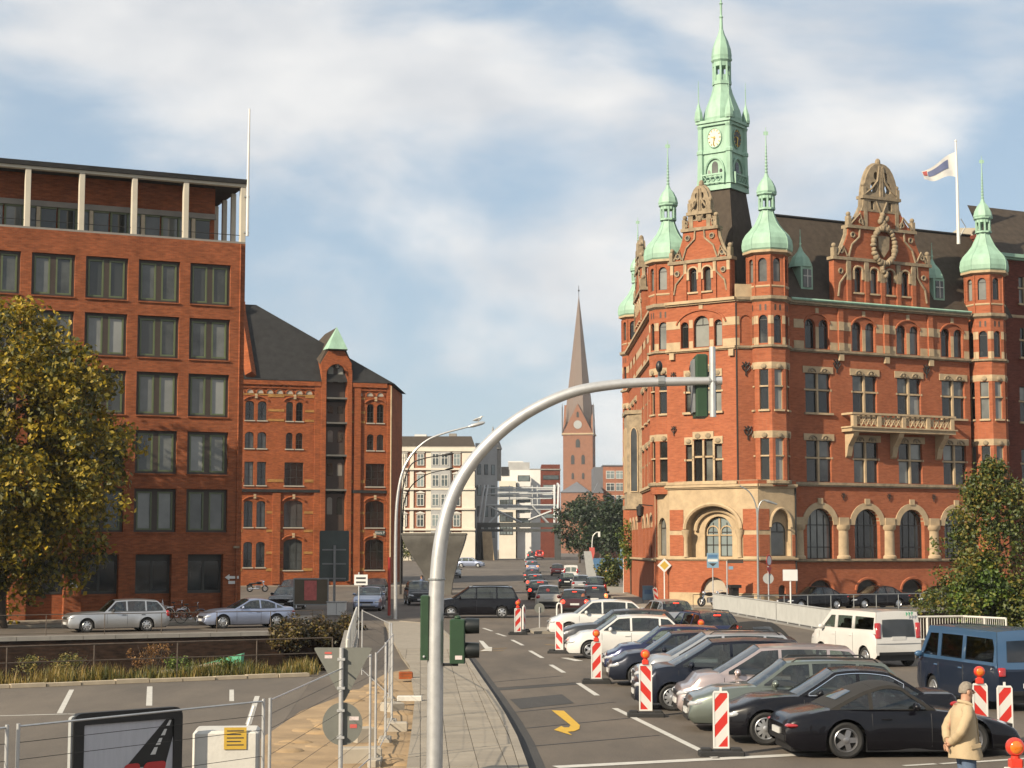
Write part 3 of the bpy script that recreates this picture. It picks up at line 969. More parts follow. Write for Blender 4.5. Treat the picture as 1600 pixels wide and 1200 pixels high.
for k in range(NB):
    x0, x1 = -3.11 - 2.86 * k, -0.82 - 2.86 * k
    if k > 6: continue
    for (z0, z1) in ROWS: office_window(off, x0, x1, z0, z1)
    a, b = x0 + 0.14, x1 - 0.18
    f = MB()
    c = (a + b) / 2
    f.box(a, b, 0.5, 0.62, 3.2, 3.57).box(a, a + 0.12, 0.5, 0.62, 1.45, 3.2).box(b - 0.12, b, 0.5, 0.62, 1.45, 3.2).box(c - 0.06, c + 0.06, 0.5, 0.62, 1.45, 3.2).box(a + .12, c - .06, 0.5, 0.62, 1.45, 1.6).box(c + .06, b - .12, 0.5, 0.62, 1.45, 1.6)
    wo = f.build('window', 'dark_frame', off)
    for (p0, p1) in ((a + 0.12, c - 0.06), (c + 0.06, b - 0.12)):
        p = MB(); p.box(p0, p1, 0.56, 0.58, 1.6, 3.2); p.build('pane', 'pane_dark', wo)
    p = MB(); p.box(a, b, 0.52, 0.85, 0.0, 1.45); p.build('breast_wall', 'office_brick', off)
# loggia
lg = MB(); lg.box(XL, 0.0, 0.02, 12, 20.95, 21.06); lg.build('loggia_floor', 'concrete', off)
lg = MB(); lg.box(XL, -1.3, 1.9, 11.9, 22.85, 24.35); lg.box(XL, -1.3, 2.0, 11.9, 21.06, 22.85); lg.build('loggia_wall', 'office_brick', off)
lg = MB(); lg.box(XL, -1.25, 1.75, 1.95, 22.55, 22.85); lg.build('loggia_lintel', 'concrete', off)
for k in range(9):
    x0 = -1.5 - 0.95 - k * 2.86
    f = MB()
    for q in range(3):
        a = x0 - q * 0.93
        f.box(a - 0.05, a + 0.05, 1.84, 1.98, 21.06, 22.55)
        f.box(a - 0.05, a + 0.88, 1.84, 1.98, 21.06, 21.16); f.box(a - 0.05, a + 0.88, 1.84, 1.98, 22.45, 22.55)
    wo = f.build('window', 'green_frame', off)
    for q in range(3):
        a = x0 - q * 0.93
        p = MB(); p.box(a + 0.05, a + 0.86, 1.92, 1.94, 21.16, 22.45); p.build('pane', 'pane_office', wo)
    p = MB(); p.box(x0 - 0.22, x0 - 0.02, 1.70, 1.83, 21.06, 22.5); p.build('shutter', 'timber', wo)
for k in range(-1, NB):
    x = -3.4 - 2.86 * k if k >= 0 else -0.15
    c = MB(); c.bevbox(x - 0.15, x + 0.15, 0.02, 0.36, 21.06, 24.2, 0.02); c.build('column', 'cream_paint', off)
for k in range(1, 6):
    c = MB(); c.bevbox(-0.30, -0.02, 0.05 + 2.0 * k, 0.30 + 2.0 * k, 21.06, 24.2, 0.02); c.build('column', 'cream_paint', off)
c = MB(); c.box(XL, 0.01, 0.0, 0.38, 24.2, 24.36); c.build('loggia_beam', 'cream_paint', off)
c = MB(); c.box(XL, 0.12, -0.12, 12.1, 24.365, 24.62); c.build('roof', 'slate', off)
c = MB(); c.tube([(XL, 0.2, 21.45), (-0.2, 0.2, 21.45)], 0.02, 6); c.build('handrail', 'iron', off)
c = MB(); c.tube([(-0.28, -0.06, 0.1), (-0.28, -0.06, 20.9)], 0.05, 8); c.build('downpipe', 'office_brick', off)
c = MB(); c.box(-0.45, -0.12, -0.12, -0.002, 3.9, 4.02); c.build('pipe_box', 'sandstone_dark', off)
fp = thing('flagpole', 'bare white flagpole at the corner of the brick office roof', 'flagpole', (-15.0 + 0.1, 97.0, 21.4), 0)
c = MB(); c.tube([(0, -0.05, 0), (0, -0.05, 4.0), (0.02, -0.05, 7.3)], [0.09, 0.075, 0.05], 8); c.build('pole', 'frame_white', fp)
for z in (0.15, 2.2):
    c = MB(); c.box(-0.2, 0.08, -0.1, 0.1, z, z + 0.09); c.build('bracket', 'grey_steel', fp)
# signs on the office wall
def on_wall(base, head, lx, ly, z):
    d = Vector((sin(R(head)), cos(R(head)), 0)); n = Vector((-d.y, d.x, 0))
    return Vector((base[0], base[1], 0)) + d * lx + n * ly + Vector((0, 0, z))
s = thing('arrow_sign', 'white arrow sign with small plate below on the office wall', 'sign', on_wall((-15, 97), OH, -0.5, -0.03, 2.3), hrot(OH))
m = MB(); m.solid([(-0.4, 0), (-0.15, 0.17), (-0.15, 0.07), (0.38, 0.07), (0.38, -0.07), (-0.15, -0.07), (-0.15, -0.17)], -0.03, 0.02); m.build('arrow', 'sign_white', s)
m = MB(); m.box(-0.2, 0.22, -0.03, 0.02, -0.36, -0.2); m.build('plate', 'sign_white', s)
s = thing('wall_sign', 'small white plate on the office pier behind the silver estate car', 'sign', on_wall((-15, 97), OH, -9.05, -0.03, 1.95), hrot(OH))
m = MB(); m.box(-0.22, 0.22, -0.03, 0.02, -0.13, 0.13); m.build('board', 'sign_white', s)
m = MB(); m.box(-0.17, 0.14, -0.034, -0.029, 0.02, 0.07).box(-0.17, 0.17, -0.034, -0.029, -0.07, -0.03); m.build('print', 'sign_text', s)
# ---------------- warehouse
WH = 72.0
wh = thing('warehouse', 'red brick warehouse with yellow bands and green capped hoist gable', 'warehouse', (-12.9, 184.0, 0), hrot(WH))
WB = 'ware_brick'
BAYS = [(-2.6, -0.55), (-11.2, -9.2)]
PAIRS = [(-15.25, -14.25, -13.95, -13.1)]
hl = []
for (a, b) in BAYS:
    c = (a + b) / 2
    for (z0, zs_) in ((17.1, 18.75), (14.2, 15.55)):
        hl += [arch(a + 0.1, c - 0.14, z0, zs_, 6, 0.35), arch(c + 0.14, b - 0.1, z0, zs_, 6, 0.35)]
    hl += [rect(a, b, 10.4, 12.8), arch(a, b, 6.1, 8.45, 8, 0.45), arch(a, b, 1.7, 4.45, 8, 0.45)]
HB = (-6.9, -4.75)
for base in (-14.35 - 1.0, -14.35 - 9.5):
    for (z0, zs_, r_) in ((17.1, 18.75, .35), (14.2, 15.55, .35), (10.4, 12.8, 0.01), (6.1, 8.5, .3), (2.0, 4.3, .3)):
        hl += [arch(base, base + 0.95, z0, zs_, 6, r_), arch(base + 1.3, base + 2.25, z0, zs_, 6, r_)]
hoist_hole = [(HB[0], 0.6), (HB[1], 0.6), (HB[1], 22.0)] + [((HB[0] + HB[1]) / 2 + 1.075 * cos(pi * k / 8), 22.0 + 1.2 * sin(pi * k / 8)) for k in range(9)][1:-1] + [(HB[0], 22.0)]
outer = [(-40, 0), (0, 0), (0, 21.2), (-4.2, 21.2), (-4.2, 23.3), (-5.0, 24.6), (-6.65, 24.6), (-7.45, 23.3), (-7.45, 21.2), (-40, 21.2)]
m = MB(); m.panel(outer, hl + [hoist_hole], 0.5)
m.box(-7.45, -4.2, 0.7, 3.5, 21.2, 23.6)
m.build('wall', WB, wh)
m = MB(); m.prism([(-0.4, 0.5), (-0.001, 0.02), (4.2, 11.2), (3.6, 11.6)], 0, 21.2); m.build('side_wall', WB, wh)
m = MB(); m.box(-40, -0.45, 0.9, 14, 0, 21.0); m.build('core', 'dark_interior', wh)
# pilasters, bands, cornices
def pb(name, mt, *boxes):
    m = MB()
    for b in boxes: m.box(*b)
    return m.build(name, mt, wh)
for (a, b, z0, z1) in [(-0.35, 0.12, 0.3, 21.15), (-3.9, -3.2, 0.3, 20.9), (-8.1, -7.45, 0.3, 21.1), (-12.4, -11.6, 0.3, 9.6), (-17.0, -16.4, 0.3, 9.6)]:
    pb('pilaster', WB, (a, b, -0.22, -0.002, z0, z1))
pb('hoist_jamb', WB, (-7.45, -6.95, -0.35, -0.004, 0.5, 22.6)); pb('hoist_jamb', WB, (-4.7, -4.2, -0.35, -0.004, 0.5, 22.6))
for (z0, z1) in ((18.05, 18.3), (17.05, 17.28), (19.55, 19.72)):
    for (a, b) in ((-9.1, -8.15), (-4.15, -3.95), (-13.0, -11.3), (-3.15, -2.7)):
        pb('band', 'ware_yellow', (a, b, -0.05, -0.003, z0, z1))
for (z0, z1) in ((10.75, 11.05), (7.5, 7.75), (5.6, 5.85), (3.35, 3.6), (1.6, 1.9)):
    for (a, b) in ((-9.1, -8.15), (-4.15, -3.95), (-13.0, -11.3), (-3.15, -2.7), (-16.3, -15.5)):
        pb('band', 'ware_yellow', (a, b, -0.05, -0.003, z0, z1))
for k in range(2): pb('band', 'ware_yellow', (-40, -7.5, -0.06, -0.003, 19.72 - 0.0 + k * 30, 19.86 + k * 30)) if k == 0 else None
for (a, b) in ((-40, -7.5), (-4.1, -0.4)):
    pb('cornice', WB, (a, b, -0.32, -0.003, 20.8, 21.25)); pb('cornice', 'slate', (a, b, -0.26, -0.003, 9.7, 10.0))
    pb('cornice', WB, (a, b, -0.16, -0.003, 20.45, 20.62))
fr = MB()
for (a, b) in ((-16.5, -7.6), (-4.0, -0.45)):
    x = a
    while x < b - 0.3:
        fr.box(x, x + 0.3, -0.18, -0.004, 20.62, 20.8)
        x += 0.55
struct(fr.build('dentils', WB, wh), 'stuff')
for (a, b) in ((-16.4, -8.2), (-3.9, -0.5)):
    n = int((b - a) / 1.0)
    for k in range(n):
        c = a + (k + 0.5) * (b - a) / n
        m = MB(); m.solid([(c + 0.38 * cos(pi * q / 8), 19.9 + 0.42 * sin(pi * q / 8)) for q in range(9)], -0.03, 0.02); m.build('frieze_arch', 'concrete_light', wh)
        m = MB(); m.tube([(c + 0.4 * cos(pi * q / 8), -0.06, 19.9 + 0.45 * sin(pi * q / 8)) for q in range(9)], 0.06, 5); m.build('frieze_ring', WB, wh)
def wwin(x0, x1, z0, z1, rise, mull=1, par=None):
    o = arch(x0, x1, z0, z1, 8, max(rise, 0.01))
    f = MB()
    f.solid(o, 0.28, 0.36, [inset(o, 0.07)])
    for q in range(1, mull + 1):
        c = x0 + (x1 - x0) * q / (mull + 1)
        f.box(c - 0.025, c + 0.025, 0.27, 0.35, z0 + 0.05, z1 + rise * 0.7)
    for q in (0.35, 0.68):
        f.box(x0 + 0.05, x1 - 0.05, 0.28, 0.34, z0 + (z1 - z0) * q - 0.02, z0 + (z1 - z0) * q + 0.02)
    wo = f.build('window', 'dark_frame', par or wh)
    p = MB(); p.solid(inset(o, 0.05), 0.31, 0.33); p.build('pane', 'pane_dark', wo)
    s = MB(); s.box(x0 - 0.08, x1 + 0.08, -0.12, 0.28, z0 - 0.12, z0); s.build('sill', 'concrete_light', wo)
    return wo
def lintel(c, z, w_, rise):
    m = MB(); m.tube([(c + w_ / 2 * cos(pi * (0.12 + 0.76 * k / 10)), -0.06, z + rise * sin(pi * (0.12 + 0.76 * k / 10))) for k in range(11)], 0.11, 6); m.build('window_hood', WB, wh)
    m = MB(); m.box(c - 0.13, c + 0.13, -0.16, 0.0, z + rise - 0.22, z + rise + 0.25); m.build('keystone', 'sandstone', wh)
for (a, b) in BAYS:
    c = (a + b) / 2
    for (z0, zs_) in ((17.1, 18.75), (14.2, 15.55)):
        wwin(a + 0.1, c - 0.14, z0, zs_, 0.35); wwin(c + 0.14, b - 0.1, z0, zs_, 0.35)
    wwin(a, b, 10.4, 12.8, 0.0, 2); wwin(a, b, 6.1, 8.45, 0.45, 2); wwin(a, b, 1.7, 4.45, 0.45, 2)
    lintel(c, 18.9, 2.5, 0.7); lintel(c, 8.5, 2.5, 0.75); lintel(c, 4.5, 2.5, 0.75)
for base in (-15.35,):
    for (z0, zs_, r_) in ((17.1, 18.75, .35), (14.2, 15.55, .35), (10.4, 12.8, 0.0), (6.1, 8.5, .3), (2.0, 4.3, .3)):
        wwin(base, base + 0.95, z0, zs_, r_); wwin(base + 1.3, base + 2.25, z0, zs_, r_)
    lintel(base + 1.1, 18.9, 2.7, 0.7); lintel(base + 1.1, 8.5, 2.7, 0.75)
# hoist bay: loading doors and sills on each floor
c = (HB[0] + HB[1]) / 2
for (z0, z1) in ((1.0, 5.2), (5.7, 9.6), (10.1, 13.2), (13.7, 16.6), (17.1, 19.2), (19.7, 23.3)):
    m = MB(); m.box(HB[0] + 0.05, HB[1] - 0.05, 0.42, 0.5, z0, z1)
    d = m.build('loading_door', 'brown_frame', wh)
    for q in (-0.52, 0.52):
        p = MB(); p.solid(arch(c + q - 0.28, c + q + 0.28, z0 + (z1 - z0) * 0.45, z1 - 0.55, 6, 0.2), 0.38, 0.415); p.build('pane', 'pane_hall', d)
    m = MB(); m.box(HB[0] - 0.05, HB[1] + 0.05, -0.3, 0.42, z0 - 0.2, z0 - 0.02); m.build('loading_sill', 'concrete_grey', wh)
# roofs
m = MB()
zr, ze = 30.1, 21.3
m.add([(-40, -0.35, ze), (0.35, -0.35, ze), (4.7, 11.5, ze), (-40, 14.2, ze), (-40, 7, zr), (-13.2, 7, zr)], [(0, 1, 5, 4), (1, 2, 5), (2, 3, 4, 5)])
m.build('roof', 'slate', wh, fix=True)
m = MB(); m.tube([(-14.9, -0.3, 21.7), (-15.1, 6.6, 30.0)], 0.6, 4); m.box(-15.6, -14.6, 5.6, 7.2, 21.3, 30.2); m.build('fire_wall', WB, wh)
m = MB(); m.box(-15.5, -14.7, 6.3, 7.1, 30.2, 31.3); m.lathe([(0.62, 31.3), (0.62, 31.4), (0.0, 32.1)], 4, (-15.1, 6.7), pi / 4, capt=False); m.build('chimney', WB, wh)
m = MB()       # dormer saddle running back from the hoist gable
m.add([(-7.6, 0.2, 23.2), (-4.05, 0.2, 23.2), (-5.8, 0.4, 27.1), (-7.6, 5.0, 25.2), (-4.05, 3.6, 25.2), (-5.8, 6.2, 27.1)], [(0, 2, 5, 3), (1, 4, 5, 2), (0, 1, 2)])
m.build('dormer_roof', 'slate_brown', wh, fix=True)
m = MB()
m.add([(-6.85, -0.55, 24.75), (-4.75, -0.55, 24.75), (-4.5, 0.9, 24.75), (-7.1, 0.9, 24.75), (-5.75, 0.35, 27.2)], [(0, 1, 4), (1, 2, 4), (2, 3, 4), (3, 0, 4), (3, 2, 1, 0)])
m.build('hoist_cap', 'copper', wh, fix=True)
m = MB(); m.solid([(-5.83 + 1.25 * cos(pi * k / 10), 22.0 + 1.4 * sin(pi * k / 10)) for k in range(11)] + [(-5.83 + 1.07 * cos(pi - pi * k / 10), 22.0 + 1.2 * sin(pi - pi * k / 10)) for k in range(11)], -0.12, 0.05); m.build('hoist_arch', WB, wh)
m = MB(); m.tube([(-5.83, 0.3, 23.0), (-5.83, -0.9, 23.0)], 0.12, 6).ball((-5.83, -0.8, 22.75), 0.17, 8, 5); m.build('hoist_beam', 'iron', wh)
m = MB(); m.tube([(0.05, -0.3, 0.2), (0.05, -0.3, 21)], 0.09, 6); m.build('downpipe', 'sandstone', wh)
o = thing('block_sign', 'small pale green house sign with white lettering on the warehouse corner', 'sign', on_wall((-12.9, 184), WH, -1.05, -0.1, 5.55), hrot(WH))
m = MB(); m.box(-0.55, 0.55, -0.05, 0.03, -0.25, 0.25); m.build('board', 'sign_darkgreen', o)
lettering('Block P', 0.34, 'sign_white', o, (0, -0.056, 0))

# ================================================================ FAR STREET
def window_grid(par, cols, rows, w_, h_, frame='white_frame', pane='pane_far', y=0.0, hood=None):
    for x in cols:
        for z in rows:
            f = MB()
            f.box(x - w_ / 2 - 0.12, x + w_ / 2 + 0.12, y - 0.08, y + 0.05, z - 0.1, z)
            f.box(x - w_ / 2 - 0.12, x - w_ / 2, y - 0.06, y + 0.05, z, z + h_).box(x + w_ / 2, x + w_ / 2 + 0.12, y - 0.06, y + 0.05, z, z + h_)
            f.box(x - w_ / 2 - 0.12, x + w_ / 2 + 0.12, y - 0.06, y + 0.05, z + h_, z + h_ + 0.12)
            f.box(x - 0.05, x + 0.05, y - 0.05, y + 0.03, z, z + h_).box(x - w_ / 2, x - .05, y - 0.05, y + 0.03, z + h_ * 0.62, z + h_ * 0.62 + 0.09).box(x + .05, x + w_ / 2, y - 0.05, y + 0.03, z + h_ * 0.62, z + h_ * 0.62 + 0.09)
            if hood:
                f.solid([(x - w_ / 2 - 0.3, z + h_ + 0.25), (x + w_ / 2 + 0.3, z + h_ + 0.25), (x + w_ / 2 + 0.25, z + h_ + 0.4), (x, z + h_ + 0.7), (x - w_ / 2 - 0.25, z + h_ + 0.4)], y - 0.2, y + 0.03)
            wo = f.build('window', frame, par)
            p = MB(); p.box(x - w_ / 2, x + w_ / 2, y - 0.02, y + 0.01, z, z + h_); p.build('pane', pane, wo)
# ornate white house
YW = 325.0
sW = F / YW
zW = lambda y: H + (HOR - y) / sW
ow = thing('apartment_house', 'ornate cream and brick apartment house with grey roof', 'building', (XA(628, YW) - 3, YW, 0), 0)
xw = lambda px: XA(px, YW) - (XA(628, YW) - 3)
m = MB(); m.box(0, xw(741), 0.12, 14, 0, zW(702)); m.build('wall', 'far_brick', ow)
for (a, b) in ((620, 634), (641, 647), (666, 676), (702, 706), (722, 742)):
    m = MB(); m.box(xw(a), xw(b), -0.1, 0.119, 2, zW(706)); m.build('pilaster', 'white_stucco', ow)
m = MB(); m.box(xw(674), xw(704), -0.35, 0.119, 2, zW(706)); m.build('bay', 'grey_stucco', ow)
for y in (706, 735, 766, 797, 829):
    m = MB(); m.box(-0.2, xw(742) + 0.15, -0.45, 0.1, zW(y), zW(y) + (0.9 if y == 706 else 0.35)); m.build('cornice', 'white_stucco', ow)
m = MB(); m.box(-0.1, xw(742) + 0.1, -0.2, 0.1, 0, zW(832)); m.build('ground_storey', 'white_stucco', ow)
rows = [zW(727), zW(760), zW(790), zW(822)]
window_grid(ow, [xw(631), xw(657.5), xw(714)], rows, 1.1, 2.0, y=-0.05, hood=True)
window_grid(ow, [xw(681), xw(695)], rows, 1.1, 2.0, y=-0.36)
m = MB(); m.add([(-0.4, -0.5, zW(699)), (xw(743), -0.5, zW(699)), (xw(736), 4, zW(680)), (-0.4, 4, zW(680)), (xw(743), 14, zW(699)), (xw(736), 10, zW(680)), (-0.4, 10, zW(680)), (-0.4, 14, zW(699))], [(0, 1, 2, 3), (1, 4, 5, 2), (3, 2, 5, 6), (4, 7, 6, 5)])
m.build('roof', 'slate_brown', ow, fix=True)
m = MB(); m.box(xw(700), xw(712), 5, 8, zW(684), zW(675)); m.build('chimney', 'concrete', ow)
m = MB(); m.box(xw(645), xw(664), 6, 9, zW(681), zW(676)); m.build('roof_box', 'white_wall', ow)
# its shaded neighbour with corner turret
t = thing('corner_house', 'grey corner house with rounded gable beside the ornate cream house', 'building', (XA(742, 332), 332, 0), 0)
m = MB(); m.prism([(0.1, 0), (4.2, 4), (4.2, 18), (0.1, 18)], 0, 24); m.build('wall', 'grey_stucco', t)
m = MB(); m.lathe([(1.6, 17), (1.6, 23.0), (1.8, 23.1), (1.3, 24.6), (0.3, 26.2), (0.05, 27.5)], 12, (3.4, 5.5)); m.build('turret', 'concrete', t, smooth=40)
t2 = Vector((4.1, 4.0, 0)); 
for q in range(3):
    for z in (6, 10, 14, 18):
        x = 0.8 + q * 1.3
        m = MB(); m.M = Matrix.Translation((x, x * 0.976 - 0.06, 0)) @ Matrix.Rotation(R(44.3), 4, 'Z'); m.box(-0.5, 0.5, -0.06, 0.06, z, z + 2.0); f = m.build('window', 'dark_frame', t)
        m = MB(); m.M = Matrix.Translation((x, x * 0.976 - 0.06, 0)) @ Matrix.Rotation(R(44.3), 4, 'Z'); m.box(-0.4, 0.4, -0.09, -0.061, z + 0.1, z + 1.9); m.build('pane', 'pane_far', f)
# white stepped modern block
YM = 380.0
zM = lambda y: H + (HOR - y) * YM / F
xm = lambda px: XA(px, YM) - XA(780, YM)
t = thing('modern_block', 'white stepped modern block behind the steel bridge truss', 'building', (XA(780, YM), YM, 0), 0)
m = MB(); m.box(0, xm(845), 6, 22, 0, zM(733)); m.build('upper_block', 'white_wall', t)
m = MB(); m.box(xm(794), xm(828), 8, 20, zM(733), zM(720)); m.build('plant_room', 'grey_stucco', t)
m = MB(); m.box(xm(794), xm(818), 9, 15, zM(720), zM(718)); m.build('roof_plate', 'white_wall', t)
m = MB(); m.box(xm(808), xm(830), 2, 6, 0, zM(745)); m.build('stair_block', 'white_wall', t)
m = MB(); m.box(xm(780), xm(806), 0, 6, 0, zM(752)); m.build('lower_block', 'white_stucco', t)
for y in (757, 775, 790, 806, 822):
    m = MB(); m.box(xm(808), xm(829), 0.8, 2, zM(y) - 0.5, zM(y) + 0.5); m.build('balcony', 'white_wall', t)
    m = MB(); m.box(xm(809), xm(828), 1.9, 1.99, zM(y) + 0.7, zM(y) + 2.0); f = m.build('window', 'dark_frame', t)
    m = MB(); m.box(xm(810), xm(827), 1.85, 1.899, zM(y) + 0.8, zM(y) + 1.9); m.build('pane', 'pane_far', f)
window_grid(t, [xm(786), xm(796)], [zM(775), zM(795), zM(815), zM(835)], 1.2, 1.9, frame='dark_frame', y=-0.02)
m = MB(); m.box(xm(783), xm(795), 5.8, 6, zM(742), zM(728)); m.build('advert', 'cloth_dark', t)
# brown office with flat roof
YB = 430.0
zB = lambda y: H + (HOR - y) * YB / F
xb = lambda px: XA(px, YB) - XA(828, YB)
t = thing('flat_roof_block', 'dark brick flat-roofed block behind the white stepped block', 'building', (XA(828, YB), YB, 0), 0)
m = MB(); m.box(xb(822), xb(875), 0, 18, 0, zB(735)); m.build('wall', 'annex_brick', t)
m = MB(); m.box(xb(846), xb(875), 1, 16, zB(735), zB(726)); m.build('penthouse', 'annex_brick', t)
m = MB(); m.box(xb(820), xb(876), -0.3, 18, zB(735), zB(735) + 0.3); m.build('roof_edge', 'concrete', t)
for y in (750, 765, 780, 795, 810):
    m = MB(); m.box(xb(848), xb(873), -0.1, 0.0, zB(y), zB(y) + 1.1); f = m.build('window', 'dark_frame', t)
    m = MB(); m.box(xb(849), xb(872), -0.14, -0.101, zB(y) + 0.1, zB(y) + 1.0); m.build('pane', 'pane_far', f)
# brick block with white windows right of the church
YR = 420.0
zR = lambda y: H + (HOR - y) * YR / F
xr_ = lambda px: XA(px, YR) - XA(931, YR)
t = thing('brick_block', 'plain brick block with rows of pale windows right of the church tower', 'building', (XA(931, YR), YR, 0), 0)
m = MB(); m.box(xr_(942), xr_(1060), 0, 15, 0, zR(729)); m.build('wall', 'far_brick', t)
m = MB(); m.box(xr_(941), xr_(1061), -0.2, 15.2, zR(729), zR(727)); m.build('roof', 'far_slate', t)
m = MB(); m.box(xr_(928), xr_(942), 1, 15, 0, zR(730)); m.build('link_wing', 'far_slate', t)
window_grid(t, [xr_(953), xr_(968), xr_(983)], [zR(748), zR(767), zR(786), zR(806), zR(826)], 1.8, 1.7, y=-0.02)
m = MB(); m.box(xr_(925), xr_(940), -6, -0.1, 0, zR(772)); m.build('annex', 'far_brick', t)
m = MB(); m.add([(xr_(924), -6.2, zR(772)), (xr_(941), -6.2, zR(772)), (xr_(932), -6.2, zR(756)), (xr_(924), -0.1, zR(772)), (xr_(941), -0.1, zR(772)), (xr_(932), -0.1, zR(756))], [(0, 2, 5, 3), (2, 1, 4, 5), (0, 1, 2)])
m.build('annex_roof', 'far_slate', t, fix=True)
# church tower with tall spire
YC = 876.0
zC = lambda y: H + (HOR - y) * YC / F
t = thing('church_tower', 'distant brick church tower with clock gables and tall slender spire', 'church', (XA(905, YC), YC, 0), R(-8))
hw = 7.4
m = MB(); m.box(-hw, hw, -hw, hw, 0, zC(681)); m.build('tower', 'church_brick', t)
m = MB(); m.box(-hw - 0.5, hw + 0.5, -hw - 0.5, hw + 0.5, zC(681), zC(681) + 0.8); m.build('cornice', 'sandstone', t)
for k in range(4):
    m = MB(); m.M = Matrix.Rotation(k * pi / 2, 4, 'Z')
    m.solid([(-hw, zC(681) + 0.8), (hw, zC(681) + 0.8), (0, zC(633))], -hw - 0.1, -hw + 1.0)
    gbl = m.build('gable', 'church_brick', t)
    if k in (0, 1, 3):
        m = MB(); m.M = Matrix.Rotation(k * pi / 2, 4, 'Z')
        m.solid([(2.1 * cos(2 * pi * q / 20), zC(665.5) + 2.1 * sin(2 * pi * q / 20)) for q in range(20)], -hw - 0.3, -hw - 0.1); m.build('clock_face', 'sign_grey', t)
        for (xq, zq, ww, hh) in ((0, zC(701), 2.2, 3.6), (-2.6, zC(727), 1.7, 4.2), (2.6, zC(727), 1.7, 4.2), (-2.6, zC(750), 1.2, 2.8), (2.6, zC(750), 1.2, 2.8), (0, zC(654), 1.2, 2.4)):
            m = MB(); m.M = Matrix.Rotation(k * pi / 2, 4, 'Z')
            m.solid(arch(xq - ww / 2, xq + ww / 2, zq, zq + hh - ww / 2, 6, ww * 0.8), -hw - 0.16, -hw - 0.11)
            m.build('louvre_window', 'dark_frame', t)
m = MB()
z0 = zC(681) + 0.6
ring = lambda r, z, n=8, a=pi / 8: [(r * cos(a + 2 * pi * k / n), r * sin(a + 2 * pi * k / n), z) for k in range(n)]
vs = [(-hw, -hw, z0), (hw, -hw, z0), (hw, hw, z0), (-hw, hw, z0)]
m.lathe([(hw * 1.05, z0), (hw * 0.94, zC(640)), (0.12, zC(461))], 8, (0, 0), pi / 8)
m.build('spire', 'spire_copper', t)
m = MB(); m.tube([(0, 0, zC(462)), (0, 0, zC(444))], 0.14, 5).ball((0, 0, zC(452)), 0.5, 8, 5); m.build('finial', 'iron', t)
for sx in (-1, 1):
    m = MB(); m.lathe([(0.35, zC(683)), (0.35, zC(640)), (0.0, zC(630))], 5, (sx * (hw + 0.4), -hw)); m.build('corner_pinnacle', 'far_slate', t)
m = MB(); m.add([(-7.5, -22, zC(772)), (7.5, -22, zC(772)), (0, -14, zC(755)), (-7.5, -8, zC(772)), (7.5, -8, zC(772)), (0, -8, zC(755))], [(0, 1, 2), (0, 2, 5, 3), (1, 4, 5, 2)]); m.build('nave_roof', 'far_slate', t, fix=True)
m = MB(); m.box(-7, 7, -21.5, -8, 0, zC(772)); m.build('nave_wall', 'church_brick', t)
# ---------------- steel arch bridge over the far street
YT = 330.0
sT = F / YT
zT = lambda y: H + (HOR - y) / sT
t = thing('truss_bridge', 'pale steel truss portal bridge spanning the street on stone piers', 'bridge', (0, YT, 0), 0)
xt = lambda px: XA(px, YT)
for (pxa, pxb) in ((748, 757), (755, 762), (866, 866.5), (871, 873)):
    m = MB(); m.tube([(xt(pxa), 0, zT(817)), (xt((pxa + pxb) / 2), 0.5, zT(785)), (xt(pxb), 2, zT(758))], 0.22, 6); m.build('arch_rib', 'truss_white', t)
for k in range(5):
    yy = 3 + k * 9
    m = MB(); m.tube([(xt(758), yy, zT(762)), (xt(869), yy, zT(762))], 0.14, 5); m.build('cross_beam', 'truss_white', t)
    m = MB(); m.tube([(xt(758), yy, zT(772)), (xt(869), yy, zT(770))], 0.12, 5); m.build('cross_beam', 'truss_white', t)
    m = MB(); m.tube([(xt(760), yy, zT(789)), (xt(868), yy, zT(789))], 0.13, 5); m.build('cross_beam', 'truss_white', t)
    if k < 2:
        m = MB(); m.tube([(xt(762), yy, zT(790)), (xt(815), yy + 2, zT(816))], 0.17, 5); m.build('brace', 'truss_white', t)
        m = MB(); m.tube([(xt(832), yy, zT(790)), (xt(858), yy + 1, zT(818))], 0.17, 5); m.build('brace', 'truss_white', t)
        m = MB(); m.tube([(xt(862), yy, zT(798)), (xt(826), yy + 1, zT(812))], 0.17, 5); m.build('brace', 'truss_white', t)
        m = MB(); m.tube([(xt(764), yy, zT(817)), (xt(782), yy + 1, zT(799))], 0.15, 5); m.build('brace', 'truss_white', t)
for px in (796, 832, 840):
    m = MB(); m.tube([(xt(px), 4, zT(789)), (xt(px), 4, zT(758))], 0.1, 5); m.build('hanger', 'truss_white', t)
for px in (748, 874):
    m = MB(); m.tube([(xt(px), 1, zT(760)), (xt(px), 14, zT(752)), (xt(px), 30, zT(760)), (xt(px), 42, zT(790))], 0.22, 6); m.build('arch_chord', 'truss_white', t)
m = MB(); m.box(xt(746), xt(876), -0.6, 0.6, zT(824), zT(817)); m.build('portal_beam', 'truss_dark', t)
m = MB(); m.box(xt(748), xt(874), -0.5, 0.5, zT(831), zT(827)); m.build('portal_beam', 'truss_dark', t)
for (a, b) in ((746, 752), (866, 876)):
    m = MB(); m.box(xt(a), xt(b), -0.4, 0.6, 0.2, zT(817)); m.build('portal_post', 'truss_dark', t)
for (a, b, a2, b2) in ((754, 768, 757, 774),):
    m = MB(); m.add([(xt(a2), -2, 0.3), (xt(b2), -2, 0.3), (xt(b), -2, zT(831)), (xt(a), -2, zT(831)), (xt(a2), 4, 0.3), (xt(b2), 4, 0.3), (xt(b), 4, zT(831)), (xt(a), 4, zT(831))], [(0, 1, 2, 3), (1, 5, 6, 2), (4, 0, 3, 7), (3, 2, 6, 7)]); m.build('stone_pier', 'sandstone', t, fix=True)
